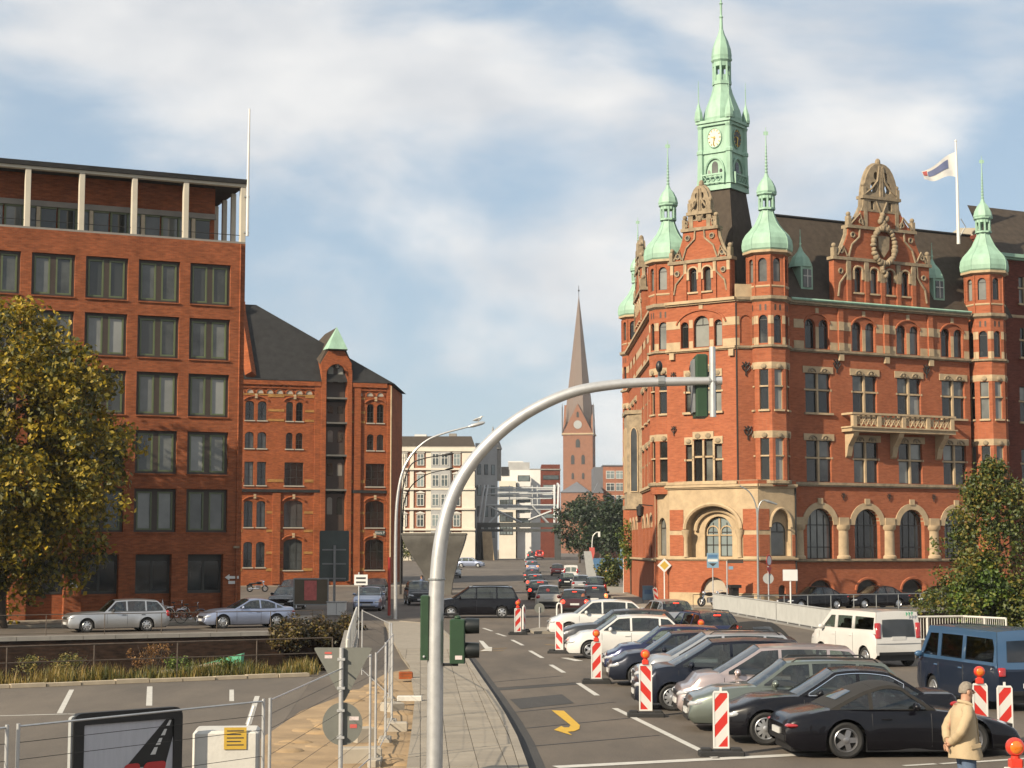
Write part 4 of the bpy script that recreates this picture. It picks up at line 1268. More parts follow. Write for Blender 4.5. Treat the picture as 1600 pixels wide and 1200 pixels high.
# flared grey concrete pier of a viaduct stub, left of the street
YV = 150.0
t = thing('flared_pier', 'flared grey concrete pier wide at the top beside the street lamp', 'pier', (XA(690, YV), YV, 0), 0)
rows = []
for (z, wL, wR, dp) in ((-0.1, -1.0, 0.9, 0.9), (0.9, -1.15, 1.0, 1.0), (2.0, -1.6, 1.25, 1.2), (3.2, -2.35, 1.6, 1.6), (4.2, -2.95, 1.95, 2.1), (4.75, -3.2, 2.1, 2.3), (5.05, -3.25, 2.15, 2.3)):
    rows.append([(wL, -dp, z), (wR, -dp, z), (wR, dp, z), (wL, dp, z), (wL, -dp, z)])
m = MB(); m.grid(rows); m.box(-3.3, 2.2, -2.35, 2.35, 5.05, 5.2); m.build('shaft', 'concrete_grey', t, smooth=30, fix=True)
# ================================================================ RED CORNER BUILDING
HB0 = Vector((15.0, 116.0, 0))
hall = thing('corner_hall', 'ornate red brick corner building with green copper domes and clock tower', 'building', HB0, 0)
BR, ST, SD, CU = 'hall_brick', 'sandstone', 'sandstone_dark', 'copper'
class Fr:
    sc = 1.0
    def __init__(s, org, head):
        s.o = Vector((org[0], org[1], 0)) - HB0
        s.r = hrot(head)
    def b(s, mb, name, mt, par=None, smooth=None, fix=False):
        if par is not None:
            return mb.build(name, mt, par, smooth, fix)
        o = mb.build(name, mt, hall, smooth, fix)
        o.location = s.o; o.rotation_euler = (0, 0, s.r); o.scale = (s.sc, s.sc, 1)
        return o
def cross_window(fr, x0, x1, z0, z1, nm=1, trans=0.58, stone=ST, heads=True, sill=True, pm='pane_hall'):
    """stone-framed window with mullions and a transom; panes set back"""
    f = MB()
    for k in range(1, nm + 1):
        c = x0 + (x1 - x0) * k / (nm + 1)
        f.box(c - 0.075, c + 0.075, 0.05, 0.24, z0, z1)
    zt = z0 + (z1 - z0) * trans
    xs_ = [x0] + [x0 + (x1 - x0) * k / (nm + 1) for k in range(1, nm + 1)] + [x1]
    for k in range(len(xs_) - 1):
        a = xs_[k] + (0.075 if k else 0); b = xs_[k + 1] - (0.075 if k < nm else 0)
        f.box(a, b, 0.06, 0.22, zt - 0.06, zt + 0.06)
    for s_ in (x0 - 0.12, x1):
        f.box(s_, s_ + 0.12, -0.03, 0.1, zt - 0.07, zt + 0.07)
    wo = fr.b(f, 'window', stone)
    for k in range(len(xs_) - 1):
        a = xs_[k] + (0.075 if k else 0); b = xs_[k + 1] - (0.075 if k < nm else 0)
        for (za, zb) in ((z0, zt - 0.06), (zt + 0.06, z1)):
            g = MB(); q = 0.05
            g.box(a, a + q, 0.19, 0.25, za, zb).box(b - q, b, 0.19, 0.25, za, zb).box(a + q, b - q, 0.19, 0.25, za, za + q).box(a + q, b - q, 0.19, 0.25, zb - q, zb)
            fr.b(g, 'sash', 'dark_frame', wo)
            g = MB(); g.box(a + q, b - q, 0.215, 0.23, za + q, zb - q); fr.b(g, 'pane', pm, wo)
    if heads:
        h = MB(); h.panel(rect(x0 - 0.22, x1 + 0.22, z1, z1 + 0.46), (), 0.1, -0.06)
        h.box(x0 - 0.22, x1 + 0.22, -0.06, 0.1, z1, z1 + 0.001)
        fr.b(h, 'lintel', ST, wo)
        for k in range(len(xs_) - 1):
            c = (xs_[k] + xs_[k + 1]) / 2
            h = MB(); h.tube([(c + 0.3 * cos(pi * q / 6), -0.1, z1 + 0.08 + 0.24 * sin(pi * q / 6)) for q in range(7)], 0.055, 5).ball((c, -0.1, z1 + 0.15), (0.13, 0.06, 0.11), 8, 5)
            fr.b(h, 'carving', SD, wo)
    if sill:
        h = MB(); h.box(x0 - 0.15, x1 + 0.15, -0.16, 0.2, z0 - 0.14, z0); fr.b(h, 'sill', ST, wo)
    return wo
def arch_window(fr, x0, x1, z0, zs_, rise=None, y=0.2, pm='pane_hall', bars=True, ring=0.0, frm='dark_frame'):
    o = arch(x0, x1, z0, zs_, 10, rise)
    f = MB(); f.solid(o, y, y + 0.07, [inset(o, 0.06)])
    if bars:
        rs = rise if rise is not None else (x1 - x0) / 2
        c = (x0 + x1) / 2
        f.box(x0 + 0.05, x1 - 0.05, y, y + 0.05, zs_ - 0.05, zs_ + 0.02)
        f.box(c - 0.025, c + 0.025, y, y + 0.05, zs_, zs_ + rs - 0.05)
        if x1 - x0 > 1.5:
            for q in (0.25, 0.5, 0.75):
                f.box(x0 + (x1 - x0) * q - 0.03, x0 + (x1 - x0) * q + 0.03, y - 0.01, y + 0.05, z0, zs_ + rs * 0.6)
            f.box(x0 + 0.05, x1 - 0.05, y - 0.01, y + 0.05, z0 + 0.75, z0 + 0.82)
    wo = fr.b(f, 'window', frm)
    g = MB(); g.solid(inset(o, 0.05), y + 0.03, y + 0.045); fr.b(g, 'pane', pm, wo)
    if ring:
        rs = rise if rise is not None else (x1 - x0) / 2
        c, r = (x0 + x1) / 2, (x1 - x0) / 2
        out = [(c + (r + ring) * cos(pi * k / 14), zs_ + (rs + ring) * sin(pi * k / 14)) for k in range(15)]
        inn = [(c + r * cos(pi - pi * k / 14), zs_ + rs * sin(pi - pi * k / 14)) for k in range(15)]
        g = MB(); g.solid(out + inn, -0.07, y)
        fr.b(g, 'arch_ring', ST, wo)
    return wo
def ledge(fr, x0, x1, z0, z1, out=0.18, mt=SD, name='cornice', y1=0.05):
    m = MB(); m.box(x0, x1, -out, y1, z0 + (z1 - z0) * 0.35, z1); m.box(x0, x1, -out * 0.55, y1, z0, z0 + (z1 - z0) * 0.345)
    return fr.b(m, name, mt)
def bands(fr, segs, z0, z1, mt=ST, out=0.02):
    for (a, b) in segs:
        if b - a > 0.03:
            m = MB(); m.box(a, b, -out, 0.1, z0, z1); fr.b(m, 'stone_band', mt)
def ornament(fr, x, z, s=1.0):
    m = MB()
    m.tube([(x, -0.06, z - 0.5 * s), (x, -0.06, z + 0.45 * s)], 0.05 * s, 5)
    for q in (-1, 1):
        m.tube([(x, -0.07, z - 0.25 * s), (x + q * 0.2 * s, -0.07, z - 0.05 * s), (x + q * 0.28 * s, -0.07, z + 0.15 * s), (x + q * 0.12 * s, -0.07, z + 0.22 * s)], 0.045 * s, 5)
        m.tube([(x, -0.07, z + 0.1 * s), (x + q * 0.16 * s, -0.07, z + 0.3 * s), (x + q * 0.24 * s, -0.07, z + 0.42 * s)], 0.04 * s, 5)
    fr.b(m, 'wall_anchor', 'iron')
# ---------------- long right facade
FRR = Fr((18.95, 117.5), 63.0)
BC = [2.15, 6.15, 10.05, 14.05]
XE = 15.6
hl = []
for c in BC:
    hl += [arch(c - 1.0, c + 1.0, 0.1, 1.05, 8, 0.72), arch(c - 1.1, c + 1.1, 3.2, 5.5, 12, 1.1), rect(c - 1.05, c + 1.05, 8.4, 11.2), rect(c - 1.05, c + 1.05, 13.1, 15.8)]
    for q in (-0.58, 0.58): hl.append(arch(c + q - 0.43, c + q + 0.43, 17.5, 19.1, 8, 0.43))
m = MB(); m.panel(rect(-0.3, XE, 0, 20.5), hl, 0.4); FRR.b(m, 'facade_wall', BR)
for i, c in enumerate(BC):
    cross_window(FRR, c - 1.05, c + 1.05, 8.4, 11.2, sill=False)
    cross_window(FRR, c - 1.05, c + 1.05, 13.1, 15.8)
    for q in (-0.58, 0.58): arch_window(FRR, c + q - 0.43, c + q + 0.43, 17.5, 19.1, 0.43, y=0.24)
    arch_window(FRR, c - 1.1, c + 1.1, 3.2, 5.5, 1.1, y=0.34, ring=0.42)
    m = MB(); m.box(c - 0.2, c + 0.2, -0.12, 0.05, 6.9, 7.3); FRR.b(m, 'keystone', ST)
    w_ = arch_window(FRR, c - 1.0, c + 1.0, 0.1, 1.05, 0.72, y=0.3, pm='pane_dark', bars=False)
    g = MB(); g.tube([(c + 1.1 * cos(pi * k / 10), -0.02, 1.05 + 0.82 * sin(pi * k / 10)) for k in range(11)], 0.1, 5); FRR.b(g, 'brick_arch', BR)
    # brick relieving arch over the pair of top windows
    m = MB(); m.tube([(c + 1.15 * cos(pi * (0.1 + 0.8 * k / 12)), -0.03, 18.95 + 0.95 * sin(pi * (0.1 + 0.8 * k / 12))) for k in range(13)], 0.07, 5); FRR.b(m, 'relieving_arch', BR)
    m = MB(); m.box(c - 0.13, c + 0.13, -0.06, 0.05, 19.85, 20.3); FRR.b(m, 'keystone', ST)
    m = MB(); m.box(c - 0.13, c + 0.13, -0.03, 0.12, 17.5, 19.0); FRR.b(m, 'mullion', ST)
for i in range(len(BC) + 1):
    a = 0.2 if i == 0 else BC[i - 1] + 1.1
    b = XE if i == len(BC) else BC[i] - 1.1
    bands(FRR, [(a, b)], 17.45, 17.98); bands(FRR, [(a, b)], 18.85, 19.45)
    pc = [4.1, 8.05, 12.0]
for c in pc:
    m = MB(); m.box(c - 0.2, c + 0.2, -0.16, 0.02, 17.42, 20.35); FRR.b(m, 'pilaster', BR)
    m = MB(); m.box(c - 0.19, c + 0.19, -0.2, 0.02, 16.75, 17.2); FRR.b(m, 'corbel', ST)
    for (za, zb_) in ((18.85, 19.45), (17.45, 17.98)):
        m = MB(); m.box(c - 0.22, c + 0.22, -0.2, -0.16, za, zb_); FRR.b(m, 'stone_band', ST)
for c in (4.1, 8.05, 12.0, 0.35):       # stout stone columns between the ground floor arches
    m = MB(); m.lathe([(0.62, 3.2), (0.62, 3.35), (0.5, 3.45), (0.47, 5.1), (0.6, 5.25), (0.62, 5.5)], 14, (c, 0.22)); FRR.b(m, 'column', ST, smooth=40)
    m = MB(); m.box(c - 0.42, c + 0.42, -0.14, 0.2, 5.5, 6.0); FRR.b(m, 'impost', ST)
    m = MB(); m.box(c - 0.7, c + 0.7, 0.02, 0.3, 3.21, 5.4); FRR.b(m, 'jamb', ST)
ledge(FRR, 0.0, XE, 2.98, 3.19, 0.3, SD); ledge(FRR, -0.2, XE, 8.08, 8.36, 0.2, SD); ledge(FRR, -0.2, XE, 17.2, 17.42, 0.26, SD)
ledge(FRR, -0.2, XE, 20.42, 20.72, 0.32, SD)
m = MB(); m.tube([(-0.2, -0.34, 20.78), (XE, -0.34, 20.78)], 0.1, 6); FRR.b(m, 'gutter', CU)
m = MB(); m.box(-0.3, XE, -0.1, 0.0, 0.0, 0.9); 
FRR.b(m, 'plinth', SD) if False else None
for (x, z) in ((3.75, 16.4), (11.6, 16.4)): ornament(FRR, x, z, 1.0)
for (x, z) in ((4.1, 7.65), (8.05, 7.65), (12.0, 7.65)): ornament(FRR, x, z - 0.2, 0.55)
# balcony
m = MB(); m.box(4.1, 13.2, -1.15, 0.0, 11.85, 12.1); m.box(4.0, 13.3, -1.25, -0.05, 12.1, 12.2); FRR.b(m, 'balcony_slab', ST)
for x in (4.6, 8.5, 12.5):
    m = MB(); m.M = Matrix.Translation((x - 0.22, 0, 0)) @ Matrix.Rotation(pi / 2, 4, 'Z')
    m.solid([(0.0, 10.1), (-0.15, 10.2), (-0.35, 10.9), (-0.9, 11.55), (-1.05, 11.84), (0, 11.84)], -0.44, 0.0); FRR.b(m, 'bracket', ST, fix=True)
for x in (4.2, 6.3, 8.45, 10.6, 12.75):
    m = MB(); m.bevbox(x, x + 0.34, -1.16, -0.86, 12.2, 13.0, 0.02); FRR.b(m, 'baluster_pier', ST)
m = MB(); m.box(4.1, 13.2, -1.2, -0.86, 13.0, 13.14); m.box(4.1, 4.4, -0.86, 0, 13.0, 13.14); m.box(12.9, 13.2, -0.86, 0, 13.0, 13.14); FRR.b(m, 'handrail', ST)
m = MB()
for s0, s1 in ((4.54, 6.3), (6.64, 8.45), (8.79, 10.6), (10.94, 12.75)):
    n = 4
    for k in range(n):
        a = s0 + (s1 - s0) * k / n; b = s0 + (s1 - s0) * (k + 1) / n
        m.tube([(a, -1.01, 12.25), (b, -1.01, 12.98)], 0.06, 5); m.tube([(a, -1.01, 12.98), (b, -1.01, 12.25)], 0.06, 5)
        m.tube([((a + b) / 2 + 0.16 * cos(q), -1.01, 12.61 + 0.24 * sin(q)) for q in [i * pi / 4 for i in range(9)]], 0.05, 5)
struct(FRR.b(m, 'tracery', ST), 'stuff')
# roof of the right wing with dormers
m = MB(); m.add([(0.2, 0.25, 20.7), (XE + 4.5, 0.25, 20.7), (XE + 4.5, 4.6, 27.5), (0.9, 4.6, 27.5), (0.2, 9.5, 20.7), (XE + 4.5, 9.5, 20.7)], [(0, 1, 2, 3), (3, 2, 5, 4), (0, 3, 4)])
FRR.b(m, 'roof', 'slate_brown', fix=True)
m = MB(); m.tube([(0.9, 4.6, 27.52), (XE + 4.5, 4.6, 27.52)], 0.12, 6); FRR.b(m, 'ridge', 'slate')
m = MB(); m.box(-0.2, XE, 0.5, 9.4, 0, 20.6); FRR.b(m, 'core', 'dark_interior')
for x in (2.05, 13.75):
    m = MB(); m.box(x - 0.5, x + 0.5, 0.9, 3.0, 21.6, 23.3); d = FRR.b(m, 'dormer', CU)
    m = MB(); m.box(x - 0.34, x + 0.34, 0.84, 0.89, 21.85, 23.1); FRR.b(m, 'pane', 'pane_hall', d)
    m = MB(); m.box(x - 0.03, x + 0.03, 0.8, 0.839, 21.85, 23.1); m.box(x - 0.34, x - .03, 0.8, 0.839, 22.6, 22.66); m.box(x + .03, x + 0.34, 0.8, 0.839, 22.6, 22.66); FRR.b(m, 'frame', 'white_frame', d)
    m = MB(); m.lathe([(0.86, 23.3), (0.8, 23.55), (0.6, 24.0), (0.25, 24.4), (0.06, 24.8), (0.05, 25.5)], 8, (x, 1.6), pi / 8); FRR.b(m, 'dormer_cap', CU, d)
    m = MB(); m.ball((x, 1.6, 25.0), 0.1, 6, 4).tube([(x, 1.6, 25.4), (x, 1.6, 26.0)], 0.03, 4); FRR.b(m, 'finial', CU, d)
# ---------------- gables (stepped, with ogee shoulders and stone tracery)
def gable(fr, cx, lv, hw, wins, crest=True, y=-0.05, th=0.55):
    z0, z1, z2, z3, z4 = lv
    h1, h2, h3 = hw
    o = [(-h1, z0), (h1, z0), (h1, z1)]
    def og(xa, za, xb, zb, n=6):
        return [(xa + (xb - xa) * k / n, za + (zb - za) * ((k / n) ** 1.7)) for k in range(1, n + 1)]
    right = [(h1, z0), (h1, z1)] + og(h1 - 0.15, z1 + 0.1, h2 + 0.05, z1 + (z2 - z1) * 0.75) + [(h2, z2)] + og(h2 - 0.1, z2 + 0.1, h3 + 0.05, z2 + (z3 - z2) * 0.7) + [(h3, z3)]
    top = [(h3 * cos(pi / 2 * k / 7) ** 0.75 if k < 7 else 0.0, z3 + (z4 - z3) * sin(pi / 2 * k / 7) ** 1.25) for k in range(8)]
    pts = right + top
    left = [(-x, z) for (x, z) in pts[::-1] if abs(x) > 1e-6]
    outl = [(cx + x, z) for x, z in pts + left]
    holes = []
    for (wx, ww, wz0, wz1) in wins: holes.append(arch(cx + wx - ww / 2, cx + wx + ww / 2, wz0, wz1, 6, ww * 0.4))
    # open tracery in the crest
    if crest:
        for s_ in (-1, 1):
            holes.append([(cx + s_ * (h3 * 0.40 + h3 * 0.2 * cos(2 * pi * k / 8)), z3 + (z4 - z3) * 0.30 + (z4 - z3) * 0.17 * sin(2 * pi * k / 8)) for k in range(8)])
            holes.append([(cx + s_ * (h3 * 0.27 + h3 * 0.13 * cos(2 * pi * k / 8)), z3 + (z4 - z3) * 0.64 + (z4 - z3) * 0.12 * sin(2 * pi * k / 8)) for k in range(8)])
            holes.append(rect(cx + s_ * h3 * 0.5 - 0.14, cx + s_ * h3 * 0.5 + 0.14, z2 + (z3 - z2) * 0.62, z2 + (z3 - z2) * 0.9))
    bz = z2 + (z3 - z2) * 0.2
    zc = z2 + (z3 - z2) * 0.55
    lowp = [p for p in outl if p[1] <= zc]
    # cut the outline at zc
    def cutx(pts_):
        for i in range(len(pts_) - 1):
            if (pts_[i][1] - zc) * (pts_[i + 1][1] - zc) <= 0 and pts_[i][1] != pts_[i + 1][1]:
                t_ = (zc - pts_[i][1]) / (pts_[i + 1][1] - pts_[i][1]); return pts_[i][0] + (pts_[i + 1][0] - pts_[i][0]) * t_
    xc = cutx(right + top)
    lo = [(x, z) for x, z in right if z < zc] + [(xc, zc)]
    hi = [(xc, zc)] + [(x, z) for x, z in right + top if z > zc]
    lo = [(cx + x, z) for x, z in lo + [(-x, z) for x, z in lo[::-1]]]
    hi = [(cx + x, z) for x, z in hi + [(-x, z) for x, z in hi[::-1] if abs(x) > 1e-6]]
    hl_lo = [h_ for h_ in holes if max(p[1] for p in h_) < zc]; hl_hi = [h_ for h_ in holes if min(p[1] for p in h_) > zc]
    m = MB(); m.solid(lo, y, y + th, hl_lo); fr.b(m, 'gable', BR)
    m = MB(); m.solid(hi, y - 0.03, y + th - 0.03, hl_hi); fr.b(m, 'gable_crest', SD)
    # stone coping following the outline
    cp = [(cx + x, y + th / 2, z) for x, z in right]
    for s_ in (-1, 1):
        m = MB(); m.tube([(cx + s_ * (x + 0.02), y + th / 2, z) for x, z in right[1:]] , 0.16, 6); fr.b(m, 'coping', SD)
        m = MB(); m.tube([(cx + s_ * x, y + th / 2, z) for x, z in top], 0.14, 6); fr.b(m, 'coping', SD)
    for (z, hwd) in ((z1, h1), (z2, h2), (z3, h3)):
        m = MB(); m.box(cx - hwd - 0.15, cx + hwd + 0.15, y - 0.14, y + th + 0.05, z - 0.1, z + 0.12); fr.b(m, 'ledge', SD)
        for s_ in (-1, 1):
            x = cx + s_ * (hwd - 0.08)
            m = MB(); m.box(x - 0.13, x + 0.13, y - 0.1, y + 0.3, z + 0.12, z + 0.75); m.ball((x, y + 0.1, z + 0.9), 0.17, 8, 6); fr.b(m, 'pinnacle', SD)
    # stone faces of the upper stages, a sheet in front of the brick
    a = z2 + 0.12
    for s_ in (-1, 1):
        m = MB(); m.solid([(cx + s_ * x, z) for x, z in ((h3 - 0.32, a), (h3 - 0.02, a), (h3 - 0.02, z3 - 0.1), (h3 - 0.32, z3 - 0.1))], y - 0.05, y - 0.002); fr.b(m, 'stone_strip', SD)
        # ogee tracery ribs
        m = MB()
        def rib(p, r=0.075): m.tube([(cx + s_ * x, y - 0.05, z) for x, z in p], r, 5)
        rib([(h1 - 0.3, z0 + 0.5), (h1 - 0.45, z0 + (z1 - z0) * 0.45), (h1 - 1.1, z0 + (z1 - z0) * 0.7), (h1 - 1.15, z1 - 0.1)])
        rib([(h2 + 0.05, z1 + 0.15), (h2 - 0.25, z1 + (z2 - z1) * 0.45), (h2 - 0.9, z1 + (z2 - z1) * 0.7), (h2 - 0.95, z2 - 0.1)])
        rib([(h1 - 0.3, z1 + 0.2), (h1 - 0.75, z1 + (z2 - z1) * 0.4), (h2 + 0.15, z1 + 0.2)])
        rib([(h2 - 0.2, z2 + 0.2), (h3 + 0.35, z2 + (z3 - z2) * 0.45), (h3 + 0.1, z2 + 0.2)])
        rib([(h3 * 0.95, z3 + 0.2), (h3 * 0.55, z3 + (z4 - z3) * 0.25), (h3 * 0.2, z3 + (z4 - z3) * 0.5), (h3 * 0.1, z4 - 0.2)])
        rib([(0.08, z3 + 0.1), (0.08, z4 - 0.3)])
        rib([(h3 * 0.3, z2 + (z3 - z2) * 0.9), (h3 * 0.05, z2 + (z3 - z2) * 0.5)])
        struct(fr.b(m, 'tracery', SD), 'stuff')
        for q, zz in ((h1 - 0.55, z0 + (z1 - z0) * 0.72), (h2 - 0.35, z1 + (z2 - z1) * 0.75), (h1 - 0.62, z1 + 0.55 * (h1 - h2) / 1.3), (h3 + 0.25, z2 + 0.45)):
            m = MB(); m.tube([(cx + s_ * q + 0.17 * cos(k * pi / 4), y - 0.05, zz + 0.17 * sin(k * pi / 4)) for k in range(9)], 0.06, 5); fr.b(m, 'trefoil', SD)
            m = MB(); m.solid([(cx + s_ * q + 0.15 * cos(k * pi / 4), zz + 0.15 * sin(k * pi / 4)) for k in range(8)], y - 0.02, y - 0.003); fr.b(m, 'trefoil_hollow', 'dark_frame')
    m = MB(); m.ball((cx, y + th / 2, z4 + 0.15), (0.2, 0.2, 0.3), 8, 6); fr.b(m, 'finial', SD)
    # window heads of stone
    for (wx, ww, wz0, wz1) in wins:
        fz = arch(cx + wx - ww / 2, cx + wx + ww / 2, wz0, wz1, 6, ww * 0.4)
        arch_window(Fr2(fr, 0), cx + wx - ww / 2, cx + wx + ww / 2, wz0, wz1, ww * 0.4, y=y + 0.22)
        m = MB(); m.tube([(cx + wx + (ww / 2 + 0.1) * cos(pi * k / 6), y - 0.05, wz1 + (ww * 0.4 + 0.1) * sin(pi * k / 6)) for k in range(7)], 0.08, 5); fr.b(m, 'window_head', ST)
        for s_ in (-1, 1):
            x = cx + wx + s_ * (ww / 2 + 0.11)
            m = MB(); m.box(x - 0.09, x + 0.09, y - 0.1, y - 0.004, wz0 + (wz1 - wz0) * 0.6, wz1); fr.b(m, 'jamb', ST)
        m = MB(); m.box(cx + wx - ww / 2 - 0.15, cx + wx + ww / 2 + 0.15, y - 0.12, y + 0.2, wz0 - 0.12, wz0); fr.b(m, 'sill', ST)
def Fr2(fr, dummy): return fr
gable(FRR, 7.85, (20.72, 23.9, 26.2, 28.4, 30.9), (4.2, 2.9, 1.55), [(-2.15, 0.6, 21.6, 23.1), (-0.75, 0.6, 21.6, 23.1), (0.65, 0.6, 21.6, 23.1), (2.0, 0.6, 21.6, 23.1)])
for x in (-3.0, -1.45, -0.05, 1.35, 2.7):
    m = MB(); m.box(7.85 + x - 0.17, 7.85 + x + 0.17, -0.2, -0.06, 20.75, 22.4); FRR.b(m, 'pilaster', BR)
    m = MB(); m.box(7.85 + x - 0.17, 7.85 + x + 0.17, -0.2, -0.06, 22.4, 23.75); FRR.b(m, 'pilaster_head', SD)
# coat of arms: wreath of carved stone round a shield
m = MB()
for k in range(26):
    a = 2 * pi * k / 26
    m.ball((7.85 + 0.95 * cos(a), -0.32, 25.0 + 1.25 * sin(a)), (rnd.uniform(0.16, 0.28), 0.22, rnd.uniform(0.16, 0.3)), 7, 5)
for k in range(12):
    m.ball((7.85 + rnd.uniform(-0.35, 0.35), -0.36, 26.1 + rnd.uniform(0, 1.1)), (0.2, 0.2, 0.22), 7, 5)
for k in range(6):
    m.ball((7.85 + rnd.uniform(-0.18, 0.18), -0.3, 22.9 + k * 0.15), (0.16, 0.16, 0.18), 7, 5)
m.solid([(7.85 - 0.5, 25.7), (7.85 + 0.5, 25.7), (7.85 + 0.45, 24.8), (7.85, 24.2), (7.85 - 0.45, 24.8)][::-1], -0.3, -0.06)
FRR.b(m, 'coat_of_arms', SD, smooth=50)
# flagpole with flag on the roof
fp = thing('flagpole', 'tall pale flagpole on the slate roof of the red corner building', 'flagpole', P(1497, 348, 127), 0)
m = MB(); m.tube([(0, 0, -1.6), (0, 0, 3.0), (-0.03, 0, 6.1)], [0.13, 0.1, 0.07], 8).ball((-0.03, 0, 6.15), 0.1, 8, 5); m.build('pole', 'frame_white', fp)
m = MB(); m.tube([(0, 0, -1.2), (0.55, 0, -0.3), (0.2, 0, 0.3)], 0.04, 5); m.build('stay', 'grey_steel', fp)
fl = thing('flag', 'white flag with blue and red emblem blowing left from the roof flagpole', 'flag', P(1497, 348, 127) + Vector((-0.1, 0, 5.3)), 0)
def flagpt(u, v):   # u along fly 0..1, v down hoist 0..1
    x = -2.5 * u; z = -1.5 * u * (1 - v) - (1.85 + 0.3 * u) * v + 0.1 * sin(u * 7)
    return (x * (1 - 0.05 * v), 0.22 * sin(u * 9 + v * 2.2) * u ** 0.5, z)
def flagcell(u0, u1, v0, v1, name, mt, dy, n=12):
    m = MB()
    rows = [[tuple(Vector(flagpt(u0 + (u1 - u0) * i / n, v0 + (v1 - v0) * j / 6)) + Vector((0, dy, 0))) for j in range(7)] for i in range(n + 1)]
    m.grid(rows)
    return m.build(name, mt, fl, smooth=80)
flagcell(0, 1, 0, 1, 'cloth', 'flag_white', 0, 20); flagcell(0.22, 0.82, 0.2, 0.62, 'emblem', 'flag_blue', -0.03); flagcell(0.22, 0.82, 0.2, 0.62, 'emblem', 'flag_blue', 0.03)
flagcell(0.84, 0.98, 0.1, 0.55, 'emblem', 'sticker_red', -0.03)
m = MB(); m.box(-3.0, -1.4, 0, 3, -2.0, 0.35); o = m.build('roof_house', 'cream_paint', hall); o.location = P(1502, 345, 131) - HB0 + Vector((3.0, 0.8, -0.75))
